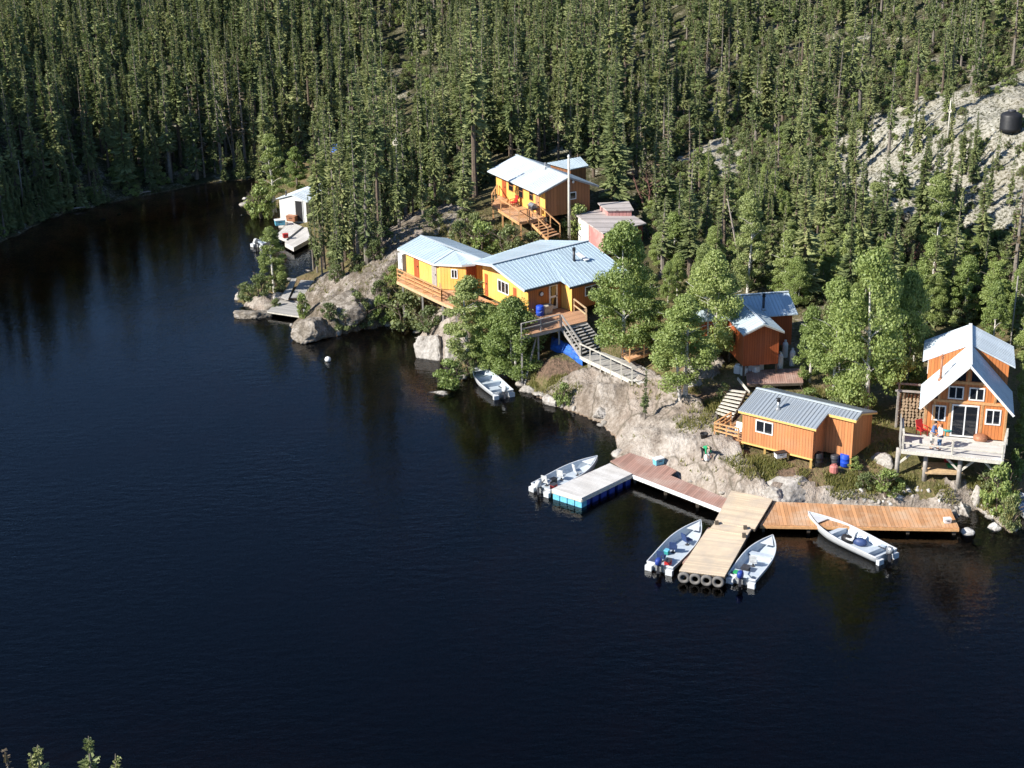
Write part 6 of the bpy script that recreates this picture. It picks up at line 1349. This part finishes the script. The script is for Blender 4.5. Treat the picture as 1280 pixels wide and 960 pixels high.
for a in [
 ('slim', 0, 588, 463, 346, 72, 'slender pale-green birch on the shore left of the white boat below the lodge'),
 ('leafy', 1, 642, 472, 374, 88, 'dense green birch leaning over the white boat below the lodge'),
 ('leafy', 0, 612, 466, 382, 62, 'smaller green birch between the slender pale birch and the dense one'),
 ('leafy', 0, 779, 447, 283, 96, 'large birch with a white trunk right of the lodge stairs'),
 ('leafy', 2, 855, 496, 372, 88, 'white-stemmed birch clump on the edge of the bare rock'),
 ('green', 0, 824, 450, 378, 56, 'rounded birch over the orange timber ramp'),
 ('leafy', 1, 890, 452, 318, 84, 'tall leafy birch left of the red-brown cabin'),
 ('leafy', 0, 1083, 523, 318, 104, 'tallest and broadest leafy birch between the red-brown cabin and the tall cottage'),
 ('leafy', 2, 1040, 508, 352, 78, 'leafy birch forming the left side of the big clump behind the grey-roofed cabin'),
 ('leafy', 1, 1128, 505, 340, 66, 'leafy birch forming the right side of the big clump by the tall cottage'),
 ('green', 1, 1012, 478, 385, 48, 'low green birch just right of the white gas cylinders'),
 ('slim', 1, 986, 372, 287, 48, 'yellow-green birch rising behind the roof of the red-brown cabin'),
 ('slim', 0, 934, 366, 240, 46, 'tall pale-green poplar behind the red-brown cabin, left of the yellow-green birch'),
 ('green', 0, 1062, 372, 282, 52, 'blue-green leafy tree behind the big birch clump'),
 ('green', 1, 1110, 385, 300, 50, 'rounded leafy tree behind the right side of the big birch clump'),
 ('slim', 1, 1093, 300, 228, 40, 'pale leafy tree below the bare rock of the hillside'),
 ('green', 0, 1163, 395, 298, 52, 'leafy tree behind and left of the tall cottage roof'),
 ('slim', 0, 1168, 330, 218, 50, 'tall pale-green poplar on the slope left of the black tank'),
 ('green', 1, 1205, 400, 322, 46, 'leafy tree directly behind the ridge of the tall cottage'),
 ('green', 0, 1240, 405, 330, 46, 'leafy tree behind the right dormer of the tall cottage'),
 ('leafy', 0, 1276, 425, 322, 48, 'leafy tree cut by the frame above the thin bare pole'),
 ('green', 1, 1284, 520, 425, 36, 'bright leafy tree at the frame edge right of the tall cottage roof'),
 ('green', 0, 1284, 575, 490, 40, 'bright leafy tree at the frame edge right of the cottage deck'),
 ('slim', 1, 345, 268, 168, 42, 'bright pale-green poplar left of the white boathouse'),
 ('green', 0, 372, 240, 185, 32, 'green tree immediately right of the bright poplar'),
 ('slim', 0, 343, 366, 284, 40, 'pale-green tree on the leafy point in front of the inlet'),
 ('green', 1, 405, 236, 192, 34, 'leafy tree behind the roof of the white boathouse'),
 ('slim', 1, 1030, 345, 292, 34, 'thin pale birch right of the yellow-green birch'),
 ('slim', 0, 878, 395, 305, 34, 'thin pale birch behind the tall leafy birch')]:
    k, i, bx, by, ty, wp, lb = a; tree_px(k, i, bx, by, ty, wp, lb)
LATE_TREES = [('green', 1, 1238, 448, 352, 36, 'leafy tree beside the thin bare pole, right of the tall cottage roof'), ('leafy', 2, 1290, 470, 372, 52, 'broad leafy tree at the frame edge below the tree cut by the frame'), ('slim', 0, 1142, 452, 362, 34, 'slim pale birch at the left rear corner of the tall cottage')]
for k, i, bx, by, ty, wp, lb in LATE_TREES: tree_px(k, i, bx, by, ty, wp, lb)
SHRUBS = [(412, 398, 380, 26, 2, 'olive shrub on the upper face of the big rock, left one'), (446, 388, 366, 30, 0, 'olive shrub on the upper face of the big rock, middle one'), (476, 378, 352, 30, 2, 'olive shrub on the upper face of the big rock, right one'), (492, 356, 334, 24, 1, 'green shrub beside the far end of the long orange deck'), (345, 388, 374, 16, 2, 'tiny shrub on the rocks beside the lower plank deck'), (507, 412, 366, 68, 0, 'large rounded shrub under the orange side deck'), (538, 414, 385, 44, 0, 'shrub between the large rounded shrub and the steep pale rock'), (478, 404, 372, 36, 1, 'shrub left of the large rounded shrub'),
 (563, 484, 452, 50, 1, 'low shore shrub behind the flat rock in the water'), (584, 470, 442, 34, 2, 'shore shrub beneath the slender pale birch'), (637, 322, 284, 46, 0, 'leafy shrub above the lodge roof, middle of three'), (604, 318, 279, 50, 1, 'leafy shrub above the lodge roof, left of three'), (665, 316, 292, 40, 2, 'leafy shrub above the lodge roof, right of three'),
 (575, 312, 278, 34, 2, 'low shrub behind the roof of the yellow cabin'), (722, 294, 258, 42, 1, 'bright shrub beside the slender timber pole'), (1108, 618, 588, 46, 1, 'bright shrub at the foot of the left log post of the cottage deck'), (1082, 612, 592, 30, 2, 'olive shrub left of the bright shrub by the log post'),
 (1248, 640, 586, 52, 1, 'bright green shrub right of the lumber stack'), (1261, 662, 622, 34, 0, 'yellowish shrub at the waterline near the right-hand inlet'), (1236, 612, 584, 36, 2, 'shrub at the right log post of the cottage deck'), (1268, 600, 566, 30, 1, 'shrub right of the cottage deck near the frame edge'),
 (308, 376, 354, 30, 0, 'olive shrub at the outer end of the leafy point'), (326, 370, 344, 32, 2, 'olive shrub in the middle of the leafy point'), (350, 364, 334, 32, 0, 'dark shrub at the foot of the pale-green tree on the point'), (379, 397, 368, 22, 1, 'small shrub at the right end of the lower plank deck'),
 (432, 412, 388, 34, 0, 'orange-tinged shrub on the lower edge of the big rock, left one'), (458, 410, 380, 36, 0, 'orange-tinged shrub on the lower edge of the big rock, right one'), (326, 272, 234, 42, 1, 'round dark-green bush at the water left of the white boathouse'),
 (704, 507, 480, 26, 1, 'bright green bush on the grassy bank below the walkway'), (1068, 588, 572, 22, 1, 'small green bush at the back corner of the grey-roofed cabin'), (470, 325, 300, 30, 2, 'shrub at the foot of the spruce stand beside the rock outcrop'),
 (960, 500, 484, 30, 2, 'low shrub behind the grey cabin roof'), (1010, 505, 486, 36, 1, 'green shrub behind the ridge of the grey-roofed cabin'), (1045, 520, 498, 34, 2, 'low shrub behind the right end of the grey-roofed cabin'), (905, 500, 480, 22, 2, 'low shrub left of the pale plank steps'),
 (595, 300, 268, 30, 2, 'shrub below the left end of the upper cabin deck'), (540, 282, 262, 34, 2, 'low shrub on the rock outcrop above the yellow cabin'), (420, 350, 332, 26, 2, 'shrub among the spruce trunks by the upper plank deck'), (448, 340, 320, 30, 0, 'dark shrub at the right foot of the spruce stand'),
 (800, 352, 318, 34, 0, 'shrub in the shade right of the lodge roof'), (845, 420, 392, 36, 2, 'shrub below the birches left of the tall leafy birch'), (940, 242, 222, 26, 2, 'low shrub on the pale ground of the slope, upper centre')]
for bx, by, ty, wp, i, lb in SHRUBS: tree_px('shrub', i, bx, by, ty, wp, lb, 'shrub', 'shrub', 'shrubs around the camp')
tree_px('twig', 0, 812, 262, 200, 46, 'reddish bare bush right of the faded pink shed', 'bare_bush', 'shrub')
tree_px('twig', 0, 1140, 335, 300, 40, 'reddish bare bush below the bare hillside rock', 'bare_bush', 'shrub')
tree_px('spr', 3, 768, 262, 101, 62, 'big broad spruce right of the upper cabin, the largest beside it', 'spruce_tree')
tree_px('spr', 3, 832, 275, 172, 44, 'broad blue-green spruce right of the reddish bare bush', 'spruce_tree')
tree_px('spr', 1, 862, 345, 232, 40, 'dark spruce left of the thin pale birch', 'spruce_tree')
tree_px('spr', 6, 828, 345, 246, 38, 'thin-crowned spruce with a bare lower trunk right of the faded pink shed', 'spruce_tree')
tree_px('spr', 0, 580, 280, 168, 40, 'spruce with a bare pale trunk at the right end of the rock outcrop', 'spruce_tree')
tree_px('spr', 2, 806, 525, 458, 15, 'tiny lone conifer sapling growing on the bare rock', 'sapling')
for lb, bx, by, ty in (('bare white birch trunk on the slope below the hillside rock', 1112, 318, 274), ('tall bare white trunk behind the big birch clump', 1163, 378, 284), ('bare pale trunk left of the thin pole, behind the cottage', 1226, 322, 276), ('bare pale trunk right of the yellow-green birch', 1009, 365, 290), ('pale leaning trunk above the red-brown cabin', 925, 330, 248), ('leaning bleached trunk over the shaded far shore', 296, 208, 122), ('bare pale trunk at the far left shore, first from the frame edge', 6, 258, 200), ('bare pale trunk at the far left shore, second from the frame edge', 30, 262, 200)):
    p = gp(bx, by); lo, hi = .3, 20
    for _ in range(25):
        m_ = (lo+hi)/2
        if proj(p.x, p.y, p.z+m_)[1] > ty: lo = m_
        else: hi = m_
    lean = Vector((-.22*lo if 'leaning' in lb else .02*lo, 0, 0)); g = MB(); g.tube([p-ZV*.2, p+lean*.5+ZV*lo*.5, p+lean+ZV*lo], [.11, .085, .03], 7)
    for k in range(5):
        c = p+lean*(.4+.12*k)+ZV*lo*(.4+.12*k); a = k*2.4; g.tube([c, c+Vector((math.cos(a)*.6, math.sin(a)*.6, .45))], [.03, .008], 4, False)
    one('bare_tree', g, 'birch' if 'birch' in lb or 'white' in lb else 'deadwood', lb, 'tree', p, 'bare trunks', True)

rb_ = random.Random(77)
for k in range(64):
    px, py = rb_.uniform(800, 1285), rb_.uniform(240, 405)
    if inpoly(px, py, ROCK[4]) or (880 < px < 1010 and py > 385): continue
    kd = rb_.choice(['green', 'slim', 'green', 'leafy']); hp = rb_.uniform(34, 62)
    tree_px(kd, rb_.randrange(2), px, py, py-hp, hp*rb_.uniform(.45, .7), 'small young leafy tree scattered among the spruces on the slope above the cabins', 'young_tree', 'tree', 'young leafy trees on the slope')
# spruce forest scatter ------------------------------------------------
CLEAR = [[(330, 232), (345, 210), (400, 195), (440, 172), (455, 195), (455, 240), (400, 262), (385, 285), (392, 322), (420, 348), (455, 335), (482, 312), (500, 285), (572, 262), (592, 250), (608, 224), (650, 206), (700, 214), (745, 224), (760, 258), (800, 262), (838, 345), (900, 362), (990, 375), (1040, 400), (1085, 440), (1140, 452), (1158, 425), (1225, 425), (1290, 446), (1400, 450), (1500, 700), (1280, 960), (300, 960), (280, 300)],
         [(470, 60), (500, 55), (535, 110), (560, 150), (545, 200), (500, 200), (470, 130)]]
SPARSE = [[(1015, 195), (1110, 138), (1180, 122), (1230, 122), (1300, 85), (1300, 300), (1215, 310), (1160, 275), (1110, 320), (1040, 260)], [(840, 190), (960, 160), (1000, 240), (900, 260)]]
rf_ = random.Random(21); pts = []
gy = 52.0
ys = np.arange(52, 262, 1.0)
def terr_proj(x, y, z): return proj(x, y, z)
cand = []
for y in np.arange(60, 262, 1.9):
    xw = 0.36*math.hypot(y, 30)+8
    for x in np.arange(-xw-26, xw+3, 1.9):
        cand.append((x+rf_.uniform(-1, 1), y+rf_.uniform(-1, 1)))
ca = np.array(cand); dd_ = sdist(ca[:, 0], ca[:, 1])
dn = fbm(ca[:, 0], ca[:, 1], .07, 3, 55)
for (x, y), d, q_ in zip(cand, dd_, dn):
    if d < .5: continue
    z = hz(x, y); px, py = proj(x, y, z)
    if px > -40 and inpoly(px, py, CLEAR[0]): continue
    if inpoly(px, py, CLEAR[1]) and rf_.random() < .97: continue
    if inpoly(px, py, SPARSE[0]) and rf_.random() < .84: continue
    if 1205 < px < 1300 and 135 < py < 290 and (py < 200 or abs(px-1263) < 34): continue
    if inpoly(px, py, SPARSE[1]) and rf_.random() < .6: continue
    keep = .80 if px < 480 else (.72 if px < 780 else .54)
    if px > 780 and py > 280: keep = .42
    if rf_.random() > keep+.25*q_: continue
    if py < -25: continue
    right = px > 780
    wt = [2, 3, 2, 1.2, 2, 2.5, 2, 1.2, .35, 2, 2.5, 2] if not right else [2, 1, 3, 2, 3.5, .4, 2, 3.5, .8, 2.5, 1, 2]
    i = rf_.choices(range(12), wt)[0]; s = rf_.uniform(.60, 1.30)*(.80 if right else 1.08)*(1+.25*q_)
    if y > 180: s *= .92
    pts.append((x, y, z, i, s, s*rf_.uniform(.85, 1.2)*(1.15 if right else 1), rf_.uniform(0, 6.28), px, py))
for k in range(230):      # low young spruces crowding the shaded far bank
    f_ = rf_.random(); px = -20+350*f_; py = 300-72*min(1, max(0, f_))**.85+rf_.uniform(-12, 2); p = gp(px, py)
    if p.z < .1: continue
    s = rf_.uniform(.28, .75); pts.append((p.x, p.y, p.z, 7 if k % 3 else 3, s, s*1.25, rf_.uniform(0, 6.28), px, py))
for k in range(60):       # dwarf spruces on the bare hillside rock
    px, py = rf_.uniform(1030, 1290), rf_.uniform(135, 300)
    if px > 1200 and py < 195: continue
    p = gp(px, py); s = rf_.uniform(.25, .6); pts.append((p.x, p.y, p.z, rf_.choice([0, 3, 7, 4]), s, s, rf_.uniform(0, 6.28), px, py))
# a narrow stand of spruces between the boathouse and the yellow cabin
for k in range(34):
    px = rf_.uniform(388, 482); py = rf_.uniform(286, 346) if px < 440 else rf_.uniform(270, 330)
    if (px < 400 and py < 318) or (px < 425 and k % 2): continue
    p = gp(px, py)
    if sdist(np.array([p.x]), np.array([p.y]))[0] < .4: continue
    i = rf_.choice([1, 2, 4, 6, 0, 2]); s = rf_.uniform(.55, .95); pts.append((p.x, p.y, p.z, i, s, s*.8, rf_.uniform(0, 6.28), px, py))
for px, py, i, s in ((392, 338, 6, .8), (397, 341, 2, .85), (403, 344, 6, .7)):
    p = gp(px, py); pts.append((p.x, p.y, p.z, i, s, s*.8, px*.1, px, py))
# tree tops on the near shore, bottom left of the picture
for px, py, i, s in ((8, 926, 8, .95), (35, 933, 2, 1.1), (45, 934, 0, .9), (97, 921, 2, 1.15), (126, 948, 4, 1.1), (-30, 930, 1, .9), (70, 975, 0, .8), (10, 985, 3, .8)):
    H = SPR[i][2]*s; p = at(px, py, H+1.5); z = hz(p.x, p.y); s2 = (H+1.5-z)/SPR[i][2]; pts.append((p.x, p.y, z, i, s2, s2*1.5, px*.3, px, 955))
def vis(a):
    x, y, z, i, s, sx, rz_, px, py = a
    if not (2 < px < 1278): return 0
    top = proj(x, y, z+SPR[i][2]*s)[1]
    if top > 957 or py < 14: return 0
    return 500 if py > 900 else min(py, 960)-max(top, 0)
order = sorted(range(len(pts)), key=lambda k: -vis(pts[k]))
IND = set(order[:294]); ZONES = []
def zone(px, py):
    if py > 900: return 'spruce top rising from the near shore at the bottom left of the photo', 'near shore spruces'
    if 380 < px < 485 and py > 262: return 'narrow spruce in the stand between the white boathouse and the yellow cabin', 'spruces between boathouse and yellow cabin'
    if px < 335: return 'tall dark spruce at the front of the shaded forest on the far left shore', 'spruces along the far left shore'
    if px < 600: return 'dark spruce in the forest behind the boathouse and the rock outcrop', 'spruces behind the boathouse'
    if px < 790: return 'dark spruce at the forest edge directly behind the upper cabin', 'spruces behind the upper cabin'
    return 'spruce on the rising slope behind the birches and the tall cottage', 'spruces on the slope behind the cabins'
for k in IND:
    x, y, z, i, s, sx, rz_, px, py = pts[k]; lb, gr = zone(px, py)
    put_tree(SPR, i, (x, y, z-.1), s, sx, rz_, 'spruce_tree', lb, 'tree', gr)
rest = [pts[k] for k in range(len(pts)) if k not in IND]
print('spruces', len(pts), 'stuff', len(rest))
def scatter(name, label, items, protos, cat):
    """one object: a point per plant, the plants instanced on the points"""
    me = bpy.data.meshes.new(name); me.from_pydata([(a[0], a[1], a[2]-.1) for a in items], [], [])
    for nm_, ty, vals in (('pid', 'INT', [a[3] for a in items]), ('sz', 'FLOAT', [a[4] for a in items]), ('sxy', 'FLOAT', [a[5] for a in items]), ('rot', 'FLOAT', [a[6] for a in items])):
        at_ = me.attributes.new(nm_, ty, 'POINT'); at_.data.foreach_set('value', vals)
    o = bpy.data.objects.new(name, me); COL.objects.link(o); tag(o, label, cat, kind='stuff')
    ng = bpy.data.node_groups.new(name+'_nodes', 'GeometryNodeTree'); ng.interface.new_socket('Geometry', in_out='INPUT', socket_type='NodeSocketGeometry'); ng.interface.new_socket('Geometry', in_out='OUTPUT', socket_type='NodeSocketGeometry')
    N_ = ng.nodes; Lk = ng.links; gi = N_.new('NodeGroupInput'); go = N_.new('NodeGroupOutput'); jn = N_.new('GeometryNodeJoinGeometry')
    def attr(nm_, ty): a = N_.new('GeometryNodeInputNamedAttribute'); a.data_type = ty; a.inputs['Name'].default_value = nm_; return a.outputs['Attribute']
    pid = attr('pid', 'INT'); cx = N_.new('ShaderNodeCombineXYZ'); sx_ = attr('sxy', 'FLOAT'); Lk.new(sx_, cx.inputs[0]); Lk.new(sx_, cx.inputs[1]); Lk.new(attr('sz', 'FLOAT'), cx.inputs[2])
    rx = N_.new('ShaderNodeCombineXYZ'); Lk.new(attr('rot', 'FLOAT'), rx.inputs[2])
    for pi, parts in protos.items():
        ji = N_.new('GeometryNodeJoinGeometry')
        for ob in parts:
            oi = N_.new('GeometryNodeObjectInfo'); oi.transform_space = 'ORIGINAL'; oi.inputs['Object'].default_value = ob; oi.inputs['As Instance'].default_value = True; Lk.new(oi.outputs['Geometry'], ji.inputs[0])
        g2i = N_.new('GeometryNodeGeometryToInstance'); Lk.new(ji.outputs[0], g2i.inputs[0])
        cmpn = N_.new('FunctionNodeCompare'); cmpn.data_type = 'INT'; cmpn.operation = 'EQUAL'; Lk.new(pid, cmpn.inputs[2]); cmpn.inputs[3].default_value = pi
        ip = N_.new('GeometryNodeInstanceOnPoints'); Lk.new(gi.outputs[0], ip.inputs['Points']); Lk.new(cmpn.outputs[0], ip.inputs['Selection']); Lk.new(g2i.outputs[0], ip.inputs['Instance']); Lk.new(cx.outputs[0], ip.inputs['Scale'])
        er = N_.new('FunctionNodeEulerToRotation'); Lk.new(rx.outputs[0], er.inputs[0]); Lk.new(er.outputs[0], ip.inputs['Rotation']); Lk.new(ip.outputs[0], jn.inputs[0])
    Lk.new(jn.outputs[0], go.inputs[0]); md_ = o.modifiers.new('scatter', 'NODES'); md_.node_group = ng; return o
obs_by_mesh = {}
for o in COL.objects:
    if o.type == 'MESH' and o.data not in obs_by_mesh and o.parent is not None and o.name.split('.')[0] in ('crown', 'trunk'): obs_by_mesh[o.data] = o
prot = {}
for i, (cm, tm, H, r) in enumerate(SPR):
    if cm in obs_by_mesh: prot[i] = (obs_by_mesh[cm], obs_by_mesh[tm])
rest = [a if a[3] in prot else (*a[:3], 0, a[4]*SPR[a[3]][2]/SPR[0][2], *a[5:]) for a in rest]
scatter('spruce_forest', 'mass of dark narrow spruces covering the hills behind the camp', rest, prot, 'forest')
# undergrowth: small shrubs between the trunks and on the slope
ug = []; ru = random.Random(33)
for k in range(5700):
    if k >= 5400: px, py = ru.uniform(330, 470), ru.uniform(176, 262)
    elif k % 2: px, py = ru.uniform(300, 1290), ru.uniform(150, 470)
    else: px, py = ru.uniform(0, 1290), ru.uniform(0, 330)
    if any(inpoly(px, py, pg) for pg in ROCK) and ru.random() < .82: continue
    inl = inpoly(px, py, CLEAR[0])
    if inl and ru.random() < (.2 if px < 470 and py < 262 else .80): continue
    p = gp(px, py)
    if p.z < .15 or p.y > 260: continue
    if 600 < px < 800 and 190 < py < 410: continue
    if 490 < px < 700 and 290 < py < 410: continue
    if 720 < px < 830 and 400 < py < 500: continue
    if 900 < px < 1280 and 410 < py: continue
    if 340 < px < 415 and py > 230: continue
    s = ru.uniform(.25, .75)*(.5 if inl else 1)*(.5 if inpoly(px, py, ROCK[4]) else 1); ug.append((p.x, p.y, p.z, ru.choice([0, 1, 2]), s, s, ru.uniform(0, 6.28)))
sp = {}
for i, (cm, tm, H, r) in enumerate(LEAF['shrub']): sp[i] = (obs_by_mesh[cm], obs_by_mesh[tm])
scatter('undergrowth', 'low leafy undergrowth between the trees and rocks', ug, sp, 'undergrowth')
print('undergrowth', len(ug))
# grass and low growth on the banks
V = []; Fc = []; rg = random.Random(3)
GR = [([(925, 562), (1010, 590), (1000, 605), (960, 612), (915, 590), (900, 572)], 2600), ([(1030, 590), (1200, 600), (1215, 632), (1040, 625)], 3600), ([(660, 480), (735, 462), (725, 490), (700, 505), (680, 498)], 2200), ([(840, 520), (900, 525), (905, 545), (850, 540)], 700),
      ([(1205, 600), (1270, 600), (1262, 660), (1225, 640)], 2600), ([(860, 480), (910, 490), (900, 530), (860, 515)], 800), ([(300, 258), (350, 258), (346, 272), (316, 268)], 500), ([(640, 450), (700, 455), (680, 480), (645, 470)], 900),
      ([(430, 300), (580, 262), (585, 290), (520, 300), (480, 340), (440, 345)], 2400), ([(560, 265), (740, 262), (740, 300), (600, 320)], 2600), ([(1000, 480), (1100, 500), (1120, 560), (1090, 590), (1060, 540)], 1500), ([(380, 350), (470, 345), (480, 400), (400, 410)], 700), ([(780, 470), (840, 480), (850, 500), (800, 500)], 300), ([(770, 520), (930, 600), (900, 610), (780, 560)], 260)]
for pg, cnt in GR:
    xs = [a[0] for a in pg]; ys_ = [a[1] for a in pg]; k = 0
    while k < cnt:
        k += 1; px, py = rg.uniform(min(xs), max(xs)), rg.uniform(min(ys_), max(ys_))
        if not inpoly(px, py, pg): continue
        p = gp(px, py)
        if p.z < .12: continue
        cl = vnoise(np.array([p.x*.9]), np.array([p.y*.9]), 9)[0]
        if cl < .38: continue
        if gmask(rock_m, p.x, p.y) > .5 and rg.random() < .75: continue
        for b in range(6):
            a = rg.uniform(0, 6.28); h = rg.uniform(.08, .30)*(.5+cl); w_ = rg.uniform(.02, .05); c = p+Vector((rg.uniform(-.2, .2), rg.uniform(-.2, .2), -.03)); D_ = Vector((math.cos(a), math.sin(a), 0)); tp = c+Vector((rg.uniform(-.12, .12), rg.uniform(-.12, .12), h))
            i = len(V); V += [tuple(c-D_*w_), tuple(c+D_*w_), tuple(tp)]; Fc.append((i, i+1, i+2))
me = mesh_from('grass', V, Fc, 'grass'); go = bpy.data.objects.new('grass', me); COL.objects.link(go); tag(go, 'dry and green grass tufts on the banks around the camp', 'grass', kind='stuff')
print('grass', len(Fc))
